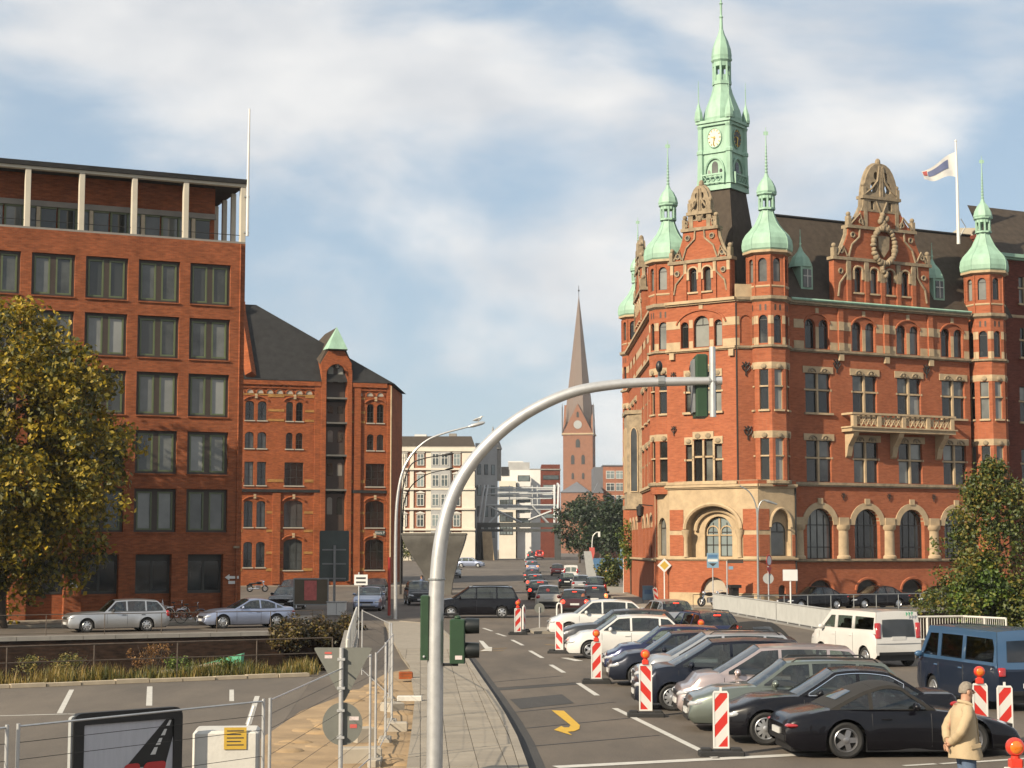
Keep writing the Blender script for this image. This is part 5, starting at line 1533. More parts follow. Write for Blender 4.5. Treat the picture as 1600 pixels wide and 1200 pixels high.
# ---------------- octagonal turrets
TR = R(-24)
def DP(z, A):
    return [(A + 0.20, z + 0.02), (A + 0.30, z + 0.14), (A + 0.33, z + 0.45), (A + 0.27, z + 0.85), (A + 0.08, z + 1.2), (A - 0.25, z + 1.55), (A - 0.56, z + 1.95), (A - 0.78, z + 2.4), (0.48, z + 2.75), (0.44, z + 3.0)]
def turret(cx, cy, a, zlow, wins=True, zdome=23.8, dome=1.0, skip=()):
    loc = Vector((cx, cy, 0)) - HB0
    def put(mb, name, mt, par=None, **k):
        if par is not None: return mb.build(name, mt, par, **k)
        o = mb.build(name, mt, hall, **k); o.location = loc; return o
    hwid = a * math.tan(pi / 8)
    wall = MB()
    wl = [(8.4, 11.2, 0), (13.1, 15.8, 0), (17.55, 19.15, 1), (21.7, 23.0, 1)]
    faces = []
    for k in range(8):
        ang = -pi / 2 + k * pi / 4 + TR
        M = Matrix.Rotation(ang + pi / 2, 4, 'Z') @ Matrix.Translation((0, -a, 0))
        nrm = Vector((cos(ang), sin(ang)))
        vis = nrm.dot(Vector((-cx, -cy)).normalized()) > -0.1
        hl = []
        if vis and wins:
            for (z0, z1, ar) in wl:
                if z0 < zlow: continue
                hl.append(arch(-0.3, 0.3, z0, z1, 6, 0.3) if ar else rect(-0.31, 0.31, z0, z1))
        wall.M = M
        wall.panel(rect(-hwid, hwid, zlow, zdome - 0.1), hl, 0.22 if hl else 0)
        if vis and wins:
            faces.append((M, k))
    put(wall, 'turret_wall', BR, fix=False)
    c = MB(); c.lathe([(a - 0.35, zlow), (a - 0.35, zdome - 0.2)], 8, a0=pi / 8 + TR); put(c, 'turret_core', 'dark_interior')
    A = a / cos(pi / 8)
    for (z0, z1, o_, mt) in ((8.08, 8.36, 0.16, SD), (17.2, 17.42, 0.18, SD), (20.35, 20.72, 0.22, SD), (zdome - 0.25, zdome + 0.02, 0.3, ST), (11.22, 11.68, 0.03, ST), (15.82, 16.28, 0.03, ST), (21.3, 21.45, 0.06, ST), (16.75, 17.2, 0.03, BR)):
        if z0 < zlow - 0.5 or z1 > zdome + 0.1: continue
        r = MB(); r.lathe([(A, z0), (A + o_, z0 + (z1 - z0) * 0.4), (A + o_, z1), (A - 0.1, z1 + 0.02)], 8, a0=pi / 8 + TR); put(r, 'string_course', mt)
    for (M, k) in faces:
        for (z0, z1, ar) in wl:
            if z0 < zlow: continue
            f = MB(); f.M = M
            o_ = arch(-0.3, 0.3, z0, z1, 6, 0.3) if ar else rect(-0.31, 0.31, z0, z1)
            f.solid(o_, 0.12, 0.18, [inset(o_, 0.045)])
            if ar: f.box(-0.26, 0.26, 0.12, 0.17, z1 - 0.04, z1)
            else: f.box(-0.3, 0.3, -0.03, 0.16, z0 + (z1 - z0) * 0.58 - 0.05, z0 + (z1 - z0) * 0.58 + 0.05)
            wo = put(f, 'window', ST if not ar else 'dark_frame')
            p = MB(); p.M = M; p.solid(inset(o_, 0.04), 0.15, 0.16); put(p, 'pane', 'pane_hall', wo)
            if not ar:
                s = MB(); s.M = M; s.box(-0.38, 0.38, -0.12, 0.12, z0 - 0.12, z0); put(s, 'sill', ST, wo)
                s = MB(); s.M = M; s.ball((0, -0.06, z1 + 0.2), (0.2, 0.08, 0.17), 8, 5); put(s, 'carving', SD, wo)
        if 17.5 > zlow:
            for (z0, z1) in ((17.45, 17.95), (18.85, 19.4)):
                for s_ in (-1, 1):
                    b = MB(); b.M = M; b.box(s_ * 0.33, s_ * (hwid - 0.005), -0.02, 0.05, z0, z1); put(b, 'stone_band', ST)
        b = MB(); b.M = M
        for q in (-0.18, 0.18): b.solid(arch(q - 0.07, q + 0.07, 19.75, 20.1, 5, 0.07), -0.005, 0.02)
        put(b, 'blind_slits', 'brown_frame')
        for s_ in (-1,):
            b = MB(); b.M = M; b.box(-hwid - 0.05, -hwid + 0.05, -0.06, 0.02, 20.75, zdome - 0.3); put(b, 'corner_shaft', BR)
    # dome, lantern, small dome and spike
    z = zdome
    d = MB(); d.lathe(DP(z, A), 8, a0=pi / 8 + TR)
    put(d, 'dome', CU)
    rb = MB()
    for k in range(8):
        t_ = pi / 8 + k * pi / 4 + TR
        rb.tube([(r_ * cos(t_), r_ * sin(t_), zz) for r_, zz in DP(z, A)], 0.03, 4)
    put(rb, 'dome_rib', CU)
    l = MB(); l.lathe([(0.6, z + 2.95), (0.6, z + 3.08), (0.46, z + 3.1)], 8, a0=pi / 8)
    for k in range(8):
        t_ = pi / 8 + k * pi / 4 + TR
        l.tube([(0.5 * cos(t_), 0.5 * sin(t_), z + 3.05), (0.5 * cos(t_), 0.5 * sin(t_), z + 3.9)], 0.075, 5)
    l.lathe([(0.56, z + 3.72), (0.56, z + 3.9), (0.7, z + 4.0), (0.7, z + 4.08)], 8, a0=pi / 8, capb=True)
    put(l, 'lantern', CU)
    d = MB(); d.lathe([(0.66, z + 4.08), (0.7, z + 4.2), (0.62, z + 4.55), (0.42, z + 4.95), (0.2, z + 5.2), (0.1, z + 5.5)], 8, a0=pi / 8 + TR); put(d, 'small_dome', CU)
    sp_ = MB(); sp_.tube([(0, 0, z + 5.45), (0, 0, z + 7.2), (0, 0, z + 8.7)], [0.07, 0.05, 0.02], 6)
    for q in range(9):
        sp_.ball((0, 0, z + 5.6 + q * 0.22), 0.12 - q * 0.006, 7, 4)
    sp_.box(-0.16, 0.16, -0.02, 0.02, z + 8.15, z + 8.4)
    put(sp_, 'spike', CU)
turret(17.3, 116.78, 1.28, 8.0)
turret(10.95, 120.6, 1.28, 7.6)
turret(34.35, 125.5, 1.32, 0.2)
turret(10.9, 149.3, 1.3, 0.2)
# ---------------- corner (splayed) facade
FC = Fr((10.79, 119.06), 126.0)
hl = [rect(0.95, 1.45, 13.1, 15.6), rect(1.55, 2.15, 13.1, 15.95), rect(2.25, 2.85, 13.1, 15.95), rect(2.95, 3.45, 13.1, 15.6)]
WX = [(1.25, 1.75), (1.9, 2.55), (2.7, 3.35), (3.5, 4.05)]
hl = []
for i, (a, b) in enumerate(WX):
    e = 0.35 if i in (1, 2) else 0.0
    hl += [rect(a, b, 13.1, 15.45 + e), rect(a, b, 8.4, 10.9 + e)]
TOPW = [(0.95, 1.55, 19.0, 0.3), (1.95, 3.15, 19.05, 0.6), (3.55, 4.15, 19.0, 0.3)]
for (a, b, zs_, rs) in TOPW: hl.append(arch(a, b, 17.5, zs_, 8, rs))
m = MB(); m.panel(rect(-0.2, 5.2, 7.9, 20.5), hl, 0.35); FC.b(m, 'facade_wall', BR)
for i, (a, b) in enumerate(WX):
    e = 0.35 if i in (1, 2) else 0.0
    for (z0, z1) in ((13.1, 15.45 + e), (8.4, 10.9 + e)):
        cross_window(FC, a, b, z0, z1, nm=0, heads=False, sill=False)
        m = MB(); m.box(a - 0.08, b + 0.08, -0.06, 0.1, z1, z1 + 0.5); FC.b(m, 'lintel', ST)
        m = MB(); m.ball(((a + b) / 2, -0.08, z1 + 0.22), (0.22, 0.07, 0.18), 8, 5); FC.b(m, 'carving', SD)
for z0 in (13.1, 8.4):
    for (a, b) in ((1.75, 1.9), (2.55, 2.7), (3.35, 3.5)):
        m = MB(); m.box(a, b, -0.03, 0.2, z0, z0 + 2.75); FC.b(m, 'mullion', ST)
    m = MB(); m.box(1.1, 4.2, -0.18, 0.15, z0 - 0.15, z0); FC.b(m, 'sill', ST)
for (a, b, zs_, rs) in TOPW: arch_window(FC, a, b, 17.5, zs_, rs, y=0.22)
m = MB(); m.tube([(2.55 + 1.95 * cos(pi * (0.06 + 0.88 * k / 14)), -0.03, 18.9 + 1.15 * sin(pi * (0.06 + 0.88 * k / 14))) for k in range(15)], 0.08, 5); FC.b(m, 'relieving_arch', BR)
for (z0, z1) in ((17.45, 17.95), (18.85, 19.4)):
    bands(FC, [(-0.2, 0.9), (1.6, 1.9), (3.2, 3.5), (4.2, 5.19)], z0, z1)
m = MB(); m.box(2.4, 2.7, -0.06, 0.05, 20.0, 20.38); FC.b(m, 'keystone', ST)
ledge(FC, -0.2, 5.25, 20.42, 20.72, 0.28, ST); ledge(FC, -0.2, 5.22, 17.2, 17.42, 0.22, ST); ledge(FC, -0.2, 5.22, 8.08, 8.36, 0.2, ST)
for x in (0.3, 4.9):
    m = MB(); m.box(x - 0.18, x + 0.18, -0.2, 0.02, 16.75, 17.19); FC.b(m, 'corbel', ST)
m = MB(); m.tube([(5.2, 0.05, 8.4), (5.2, 0.05, 20.3)], 0.07, 6); FC.b(m, 'downpipe', 'iron')
ornament(FC, 0.35, 15.6, 0.7); ornament(FC, 0.35, 11.9, 0.7)
gable(FC, 2.55, (20.72, 23.4, 25.6, 26.7, 28.6), (2.35, 1.3, 0.85), [(-0.55, 0.55, 21.3, 22.7), (0.55, 0.55, 21.3, 22.7)])
for x in (0.35, 1.4, 2.55, 3.7, 4.75):
    m = MB(); m.box(x - 0.12, x + 0.12, -0.16, -0.06, 20.75, 22.6); FC.b(m, 'pilaster', BR)
    m = MB(); m.box(x - 0.12, x + 0.12, -0.16, -0.06, 22.6, 23.25); FC.b(m, 'pilaster_head', ST)
# narrow link wall with iron anchors, between corner facade and turret
FA = Fr((15.0, 116.0), 78.0)
m = MB(); m.panel(rect(0.0, 1.9, 7.9, 20.5), [arch(0.3, 1.1, 17.6, 19.1, 8, 0.4)], 0.1); FA.b(m, 'link_wall', BR)
m = MB(); m.solid(arch(0.3, 1.1, 17.6, 19.1, 8, 0.4), 0.08, 0.12); FA.b(m, 'blind_arch', BR)
ledge(FA, 0.05, 1.6, 17.2, 17.42, 0.14, SD); ledge(FA, 0.05, 1.6, 20.42, 20.72, 0.2, SD); ledge(FA, 0.05, 1.6, 8.08, 8.36, 0.14, SD)
bands(FA, [(0.02, 0.25), (1.15, 1.6)], 18.85, 19.4); bands(FA, [(0.02, 0.25), (1.15, 1.6)], 17.45, 17.95)
ornament(FA, 0.65, 15.9, 1.0); ornament(FA, 0.75, 11.6, 1.0)
m = MB(); m.box(0, 1.5, 0.0, 0.15, 20.72, 21.6); m.build; FA.b(m, 'parapet', ST)
# ---------------- ground storey of the corner, stone arcading
A_, B_, D_ = Vector((10.71, 119.12, 0)), Vector((16.2, 115.1, 0)), Vector((18.95, 116.5, 0))
FG = Fr((A_.x, A_.y), 126.2)
WG = (B_ - A_).length
GA = (1.35, 5.45)
port = [(GA[0], 3.3), (GA[1], 3.3), (GA[1], 4.9)] + [(3.4 + 2.05 * cos(pi * k / 14), 5.2 + 1.55 * sin(pi * k / 14)) for k in range(1, 14)] + [(GA[0], 4.9)]
m = MB(); m.panel(rect(0, WG, 3.2, 8.0), [port], 0.75); FG.b(m, 'stone_storey', ST)
m = MB(); m.panel(rect(0, WG, 0.95, 3.2), [arch(2.4, 4.4, 0.951, 1.0, 10, 1.0)], 0.4); FG.b(m, 'basement_wall', BR)
for (a, b) in ((0, 2.35), (4.45, WG)):
    m = MB(); m.panel(rect(a, b, 0, 0.95), (), 0.3, -0.06); FG.b(m, 'plinth', ST)
m = MB(); m.panel(rect(GA[0] - 0.3, GA[1] + 0.3, 3.2, 7.2), [arch(2.35, 4.45, 3.35, 5.0, 12, 1.05)], 0.3, 0.72); FG.b(m, 'portal_wall', ST)
f = arch_window(FG, 2.35, 4.45, 3.35, 5.0, 1.05, y=0.95, pm='pane_far')
for (a, b) in ((2.4, 3.35), (3.45, 4.4)):
    m = MB(); m.solid([(a, 4.75), (b, 4.75)] + [((a + b) / 2 + (b - a) / 2 * cos(pi * k / 8), 5.0 + 0.45 * sin(pi * k / 8)) for k in range(9)], 0.90, 0.94, [inset([(a, 4.75), (b, 4.75)] + [((a + b) / 2 + (b - a) / 2 * cos(pi * k / 8), 5.0 + 0.45 * sin(pi * k / 8)) for k in range(9)], 0.08)]); FG.b(m, 'tracery', ST)
m = MB(); m.box(3.33, 3.47, 0.86, 1.0, 3.35, 5.9); FG.b(m, 'mullion', ST)
m = MB(); m.tube([(3.4 + 2.15 * cos(pi * k / 16), -0.06, 5.2 + 1.65 * sin(pi * k / 16)) for k in range(17)], 0.14, 6); FG.b(m, 'arch_moulding', ST)
m = MB(); m.tube([(3.4 + 1.65 * cos(pi * k / 16), 0.55, 5.1 + 1.35 * sin(pi * k / 16)) for k in range(17)], 0.14, 6); FG.b(m, 'arch_moulding', ST)
for x in GA:
    m = MB(); m.lathe([(0.2, 3.3), (0.16, 3.5), (0.16, 4.6), (0.3, 4.95), (0.32, 5.15)], 10, (x, -0.06)); FG.b(m, 'colonnette', ST, smooth=40)
for (a, b, z0, z1) in ((0.05, 1.12, 3.4, 4.8), (0.05, 1.12, 5.1, 6.5), (5.68, 6.76, 3.4, 4.8), (5.68, 6.76, 5.1, 6.5)):
    m = MB(); m.box(a, b, -0.03, 0.05, z0, z1); FG.b(m, 'brick_panel', BR)
ledge(FG, -0.1, WG + 0.1, 7.9, 8.15, 0.22, ST); ledge(FG, -0.05, WG + 0.05, 3.1, 3.28, 0.16, ST)
m = MB(); m.panel(rect(0, WG, 8.0, 8.4), (), 0.3); FG.b(m, 'brick_frieze', BR)
m = MB(); m.box(0.4, WG - 0.3, 1.15, 1.6, 0, 8.0); FG.b(m, 'core', 'dark_interior')
m = MB(); m.solid(arch(2.42, 4.38, 0.0, 1.0, 10, 0.97), 0.35, 0.4); FG.b(m, 'cellar_shutter', 'concrete_light')
FK = Fr((9.95, 121.3), math.degrees(math.atan2(A_.x - 9.95, A_.y - 121.3)))
WK = math.hypot(A_.x - 9.95, A_.y - 121.3)
m = MB(); m.panel(rect(-0.1, WK, 0.0, 3.2), (), 0.3); FK.b(m, 'basement_wall', BR)
m = MB(); m.panel(rect(-0.1, WK, 3.2, 8.4), [arch(0.5, WK - 0.5, 3.4, 5.3, 8, 0.7)], 0.3); FK.b(m, 'stone_storey', ST)
arch_window(FK, 0.5, WK - 0.5, 3.4, 5.3, 0.7, y=0.2)
ledge(FK, 0, WK, 3.1, 3.28, 0.14, ST); ledge(FK, 0, WK, 7.9, 8.15, 0.18, ST)
FG2 = Fr((B_.x, B_.y), 63.0)
WG2 = (D_ - B_).length
m = MB(); m.panel(rect(0, WG2, 3.2, 8.0), [arch(1.0, 2.6, 3.4, 5.3, 10, 1.2)], 0.5); FG2.b(m, 'stone_storey', ST)
m = MB(); m.panel(rect(0, WG2, 0.9, 3.2), [arch(1.55, 2.15, 0.901, 1.2, 6, 0.3)], 0.3); FG2.b(m, 'basement_wall', BR)
m = MB(); m.panel(rect(0, WG2, 0, 0.9), [rect(1.55, 2.15, 0.05, 0.899)], 0.3, -0.05); FG2.b(m, 'plinth', ST)
m = MB(); m.box(1.55, 2.15, 0.2, 0.26, 0.05, 1.5); FG2.b(m, 'cellar_door', 'brown_frame')
arch_window(FG2, 1.15, 2.45, 3.4, 5.0, 0.65, y=0.4)
m = MB(); m.panel(rect(0.9, 2.7, 3.3, 6.6), [arch(1.15, 2.45, 3.4, 5.0, 10, 0.65)], 0.1, 0.42); FG2.b(m, 'niche_wall', ST)
m = MB(); m.tube([(1.8 + 0.85 * cos(pi * k / 12), -0.05, 5.3 + 1.25 * sin(pi * k / 12)) for k in range(13)], 0.1, 6); FG2.b(m, 'arch_moulding', ST)
for (a, b, z0, z1) in ((0.04, 0.88, 3.4, 4.8), (0.04, 0.88, 5.1, 6.5), (2.72, 3.02, 3.4, 4.8)):
    m = MB(); m.box(a, b, -0.03, 0.05, z0, z1); FG2.b(m, 'brick_panel', BR)
ledge(FG2, 0.0, WG2, 7.9, 8.15, 0.22, ST); ledge(FG2, 0.0, WG2, 3.1, 3.28, 0.16, ST)
m = MB(); m.panel(rect(0, WG2, 8.0, 8.4), (), 0.3); FG2.b(m, 'brick_frieze', BR)
m = MB(); m.prism([(A_.x - HB0.x, A_.y - HB0.y), (B_.x - HB0.x, B_.y - HB0.y), (D_.x - HB0.x, D_.y - HB0.y), (4.2, 3.0), (-2.0, 8.0)], 8.38, 8.42); m.build('storey_roof', SD, hall)
m = MB(); m.tube([(3.0, 0.0, 0.2), (3.0, -0.05, 8.0)], 0.06, 6); FG2.b(m, 'downpipe', 'iron')
# ---------------- street facade (seen almost edge on)
FS = Fr((9.95, 150.0), 180.0)
SX = [3.5, 7.0, 10.5, 18.0, 21.5, 25.0]
hl = []
for c in SX:
    hl += [rect(c - 0.8, c + 0.8, 8.4, 11.2), rect(c - 0.8, c + 0.8, 13.1, 15.6), arch(c - 0.8, c + 0.8, 3.3, 5.4, 8, 0.8), arch(c - 0.7, c + 0.7, 17.5, 18.8, 8, 0.7)]
m = MB(); m.panel(rect(0, 29.0, 0, 20.5), hl, 0.3); FS.b(m, 'facade_wall', BR)
for c in SX:
    cross_window(FS, c - 0.8, c + 0.8, 8.4, 11.2); cross_window(FS, c - 0.8, c + 0.8, 13.1, 15.6); arch_window(FS, c - 0.8, c + 0.8, 3.3, 5.4, 0.8, y=0.15, ring=0.25); arch_window(FS, c - 0.7, c + 0.7, 17.5, 18.8, 0.7, y=0.15)
ledge(FS, 0, 29, 20.42, 20.72, 0.3, ST); ledge(FS, 0, 29, 17.2, 17.42, 0.22, ST); ledge(FS, 0, 29, 8.08, 8.36, 0.22, ST); ledge(FS, 0, 29, 3.0, 3.2, 0.2, ST)
for i in range(len(SX) + 1):
    a = 0.0 if i == 0 else SX[i - 1] + 0.85
    b = 29.0 if i == len(SX) else SX[i] - 0.85
    bands(FS, [(a, b)], 17.45, 17.95); bands(FS, [(a, b)], 18.85, 19.4)
# stone oriel with tall lancets
ori = MB(); ori.M = Matrix.Translation((14.2, 0, 0))
ori.prism([(-2.4, 0.0), (-1.6, -1.1), (1.6, -1.1), (2.4, 0.0)], 7.2, 14.2)
ori.prism([(-2.5, 0.0), (-1.7, -1.25), (1.7, -1.25), (2.5, 0.0)], 14.2, 14.5)
ori.prism([(-2.5, 0.0), (-1.7, -1.25), (1.7, -1.25), (2.5, 0.0)], 6.9, 7.2)
oo = FS.b(ori, 'oriel', SD)
for i, (xa, ya, rz) in enumerate(((0.0, -1.12, 0), (-1.05, -1.12, 0), (1.05, -1.12, 0), (2.02, -0.56, R(54)), (-2.02, -0.56, R(-54)))):
    m = MB(); m.M = Matrix.Translation((14.2 + xa, ya, 0)) @ Matrix.Rotation(rz, 4, 'Z')
    m.solid(arch(-0.35, 0.35, 8.2, 12.6, 6, 0.6), -0.06, 0.02, [inset(arch(-0.35, 0.35, 8.2, 12.6, 6, 0.6), 0.07)]); f = FS.b(m, 'lancet', ST, oo)
    m = MB(); m.M = Matrix.Translation((14.2 + xa, ya, 0)) @ Matrix.Rotation(rz, 4, 'Z'); m.solid(inset(arch(-0.35, 0.35, 8.2, 12.6, 6, 0.6), 0.07), -0.03, 0.0); FS.b(m, 'lancet_pane', 'pane_dark', oo)
gable(FS, 14.5, (20.72, 23.6, 25.6, 26.6, 28.0), (4.0, 2.4, 1.3), [(-1.5, 0.8, 21.4, 22.7), (0.0, 0.8, 21.4, 22.7), (1.5, 0.8, 21.4, 22.7)])
m = MB(); m.box(0.3, 28.5, 0.45, 9, 0, 20.6); FS.b(m, 'core', 'dark_interior')
m = MB(); m.add([(-0.3, 0.2, 20.7), (27.5, 0.2, 20.7), (26.5, 4.8, 26.8), (-0.3, 4.8, 26.8), (27.5, 9.5, 20.7), (-0.3, 9.5, 20.7)], [(0, 1, 2, 3), (3, 2, 4, 5), (1, 4, 2)]); FS.b(m, 'roof', 'slate_brown', fix=True)
m = MB(); m.box(0, 0.2, 0, 9, 0, 20.5); FS.b(m, 'end_wall', BR)
# hanging lantern on the street side
m = MB(); m.tube([(26.5, 0, 6.9), (26.5, -1.0, 7.0)], 0.04, 5).lathe([(0.05, 6.1), (0.22, 6.2), (0.28, 6.8), (0.1, 6.95)], 8, (26.5, -0.9)); FS.b(m, 'wall_lantern', 'iron')
# inner fill under the tower
m = MB(); m.prism([(-3.5, 4.6), (0.2, 0.5), (3.8, 1.8), (9, 8), (0, 14)], 8.4, 20.6); m.build('core', 'dark_interior', hall)
# ---------------- clock tower
TW = Fr((15.1, 122.9), 126.0); TW.sc = 0.8
tw = MB()
hb, ht = 3.6, 1.42
tw.add([(-hb, -hb, 20.6), (hb, -hb, 20.6), (hb, hb, 20.6), (-hb, hb, 20.6), (-2.2, -2.2, 24.5), (2.2, -2.2, 24.5), (2.2, 2.2, 24.5), (-2.2, 2.2, 24.5), (-1.5, -1.5, 29.2), (1.5, -1.5, 29.2), (1.5, 1.5, 29.2), (-1.5, 1.5, 29.2)],
       [(0, 1, 5, 4), (1, 2, 6, 5), (2, 3, 7, 6), (3, 0, 4, 7), (4, 5, 9, 8), (5, 6, 10, 9), (6, 7, 11, 10), (7, 4, 8, 11)])
TW.b(tw, 'tower_roof', 'slate_brown')
m = MB(); m.box(-ht, ht, -ht, ht, 29.2, 34.0); TW.b(m, 'tower_shaft', CU)
m = MB()
for (z0, z1, o_) in ((29.2, 29.55, 0.28), (31.9, 32.1, 0.14), (33.9, 34.1, 0.2), (34.1, 34.3, 0.34), (29.55, 29.7, 0.18)):
    m.box(-ht - o_, ht + o_, -ht - o_, ht + o_, z0, z1 - 0.004)
TW.b(m, 'tower_cornice', CU)
for sx in (-1, 1):
    for sy in (-1, 1):
        m = MB(); m.lathe([(0.42, 29.6), (0.34, 30.2), (0.3, 31.85), (0.38, 31.9), (0.38, 32.1), (0.28, 32.2), (0.26, 33.7), (0.36, 33.9)], 8, (sx * ht, sy * ht)); TW.b(m, 'corner_shaft', CU)
        m = MB(); m.lathe([(0.36, 34.3), (0.4, 34.5), (0.32, 35.0), (0.15, 35.4), (0.05, 35.7), (0.02, 37.3)], 8, (sx * (ht + 0.12), sy * (ht + 0.12)))
        for q in range(6): m.ball((sx * (ht + 0.12), sy * (ht + 0.12), 35.8 + q * 0.2), 0.06, 6, 4)
        TW.b(m, 'corner_pinnacle', CU)
for k in range(4):
    Mk = Matrix.Rotation(k * pi / 2, 4, 'Z')
    m = MB(); m.M = Mk; m.solid([(0.68 * cos(2 * pi * q / 28), 33.0 + 0.68 * sin(2 * pi * q / 28)) for q in range(28)], -ht - 0.07, -ht + 0.02)
    fc = TW.b(m, 'clock_face', 'clock_face' if k in (0, 3) else 'clock_dark')
    m = MB(); m.M = Mk; m.tube([(0.7 * cos(2 * pi * q / 24), -ht - 0.07, 33.0 + 0.7 * sin(2 * pi * q / 24)) for q in range(25)], 0.05, 6, False); TW.b(m, 'clock_rim', CU, fc)
    m = MB(); m.M = Mk
    for q in range(12):
        a = 2 * pi * q / 12
        m.tube([(0.5 * sin(a), -ht - 0.09, 33.0 + 0.5 * cos(a)), (0.62 * sin(a), -ht - 0.09, 33.0 + 0.62 * cos(a))], 0.035, 4)
    TW.b(m, 'clock_numerals', 'clock_gold', fc)
    for (a, ln) in ((R(285), 0.36), (R(190), 0.55)):
        m = MB(); m.M = Mk; m.tube([(-0.1 * sin(a), -ht - 0.11, 33.0 - 0.1 * cos(a)), (ln * sin(a), -ht - 0.11, 33.0 + ln * cos(a))], [0.05, 0.03], 5); TW.b(m, 'clock_hand', 'clock_gold', fc)
    m = MB(); m.M = Mk
    m.tube([(0.95 * cos(pi * q / 12), -ht - 0.1, 30.45 + 1.1 * sin(pi * q / 12)) for q in range(13)], 0.1, 6)
    TW.b(m, 'tower_arch', CU)
    m = MB(); m.M = Mk; m.solid(arch(-0.3, 0.3, 30.35, 31.0, 8, 0.3), -ht - 0.04, -ht + 0.01); o = TW.b(m, 'tower_window', 'pane_hall')
    for q in (-0.6, 0.6):
        m = MB(); m.M = Mk; m.solid(arch(q - 0.13, q + 0.13, 30.35, 30.6, 6, 0.13), -ht - 0.03, -ht + 0.01); TW.b(m, 'tower_window', 'pane_hall')
    m = MB(); m.M = Mk
    m.box(-1.1, 1.1, -ht - 0.5, -ht - 0.36, 30.25, 30.36); m.box(-1.1, 1.1, -ht - 0.5, -ht - 0.36, 29.66, 29.74)
    for q in range(4):
        x0, x1 = -1.0 + q * 0.5, -0.5 + q * 0.5
        m.tube([(x0, -ht - 0.43, 29.75), (x1, -ht - 0.43, 30.25)], 0.035, 4); m.tube([(x1, -ht - 0.43, 29.75), (x0, -ht - 0.43, 30.25)], 0.035, 4)
    for q in (-1.1, 1.1): m.box(q - 0.09, q + 0.09, -ht - 0.52, -ht + 0.05, 29.6, 30.42)
    TW.b(m, 'tower_balcony', CU)
dm = MB()
prof = [(1.62, 34.3), (1.66, 34.5), (1.5, 35.1), (1.22, 35.7), (0.9, 36.4), (0.76, 36.9), (0.74, 37.05)]
q2 = lambda r: r / cos(pi / 8)
dm.lathe([(q2(r), z) for r, z in prof], 8, a0=pi / 8); TW.b(dm, 'tower_dome', CU)
m = MB(); m.lathe([(0.88, 37.05), (0.88, 37.3), (0.76, 37.32)], 8, a0=pi / 8)
for k in range(8):
    a = pi / 8 + k * pi / 4
    m.tube([(0.74 * cos(a), 0.74 * sin(a), 37.3), (0.74 * cos(a), 0.74 * sin(a), 38.7)], 0.11, 6)
m.lathe([(0.8, 38.4), (0.8, 38.7), (0.95, 38.85), (0.95, 38.98)], 8, a0=pi / 8, capb=True)
m.lathe([(0.74, 37.3), (0.74, 37.75)], 8, a0=pi / 8)
TW.b(m, 'tower_lantern', CU)
m = MB(); m.lathe([(0.88, 38.98), (0.92, 39.2), (0.84, 39.7), (0.6, 40.3), (0.32, 40.8), (0.17, 41.2), (0.13, 42.0), (0.2, 42.1), (0.1, 42.2), (0.1, 43.0), (0.18, 43.1), (0.08, 43.2), (0.03, 45.6)], 8, a0=pi / 8); TW.b(m, 'tower_spire', CU)
# wing beyond the last turret: darker brick, its shade also put into the colour
FX = Fr((36.2, 127.5), 63.0)
hl = []
for c in (2.2, 5.6, 9.0):
    hl += [rect(c - 0.8, c + 0.8, 8.6, 11.2), rect(c - 0.8, c + 0.8, 13.2, 15.8), arch(c - 0.8, c + 0.8, 4.0, 5.6, 8, 0.7), rect(c - 0.6, c + 0.6, 18, 20.2), rect(c - 0.6, c + 0.6, 22, 24)]
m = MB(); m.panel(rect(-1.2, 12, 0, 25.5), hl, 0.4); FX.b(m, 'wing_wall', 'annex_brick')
for c in (2.2, 5.6, 9.0):
    for (a, b, z0, z1) in ((c - 0.8, c + 0.8, 8.6, 11.2), (c - 0.8, c + 0.8, 13.2, 15.8), (c - 0.6, c + 0.6, 18, 20.2), (c - 0.6, c + 0.6, 22, 24)):
        cross_window(FX, a, b, z0, z1, heads=False)
ledge(FX, -1.2, 12, 25.2, 25.6, 0.5, CU); ledge(FX, 0, 12, 20.9, 21.1, 0.1, ST)
m = MB(); m.add([(-1.6, -0.4, 25.6), (12, -0.4, 25.6), (12, 4, 30), (0.4, 4, 30)], [(0, 1, 2, 3)]); FX.b(m, 'wing_roof', 'slate_brown')
m = MB(); m.box(0, 12, 0.5, 8, 0, 25.4); FX.b(m, 'core', 'dark_interior')
m = MB(); m.box(0.2, 1.4, 2.0, 3.5, 20, 27.2); m.box(0.1, 1.5, 1.9, 3.6, 27.2, 27.5); FX.b(m, 'chimney', 'annex_brick')
# ================================================================ VEHICLES
def paint(name, col, metal=0.25, rough=0.32):
    return mat(name, col, rough, metal, var=0.05, scale=2.0, coat=0.4 if max(col) < 0.06 else 0.8, spec=0.18 if max(col) < 0.06 else 0.4)
paint('car_white', (0.72, 0.71, 0.68), 0.0); paint('car_cream', (0.62, 0.58, 0.50), 0.0); paint('car_black', (0.005, 0.005, 0.008), 0.0, 0.25)
paint('car_black_blue', (0.014, 0.018, 0.032), 0.3); paint('car_navy', (0.018, 0.026, 0.085), 0.4); paint('car_silver', (0.40, 0.405, 0.41), 0.75)
paint('car_bluesilver', (0.27, 0.31, 0.42), 0.7); paint('car_grey', (0.12, 0.125, 0.13), 0.6); paint('car_greygreen', (0.135, 0.155, 0.135), 0.65)
paint('car_rose', (0.42, 0.35, 0.34), 0.7); paint('car_green', (0.05, 0.13, 0.10), 0.4); paint('car_red', (0.40, 0.03, 0.02), 0.2); paint('car_darkgrey', (0.05, 0.052, 0.056), 0.5)
paint('car_vanblue', (0.055, 0.13, 0.25), 0.2); paint('car_vanblue_dark', (0.016, 0.026, 0.05), 0.2); paint('car_maroon', (0.06, 0.012, 0.014), 0.3)
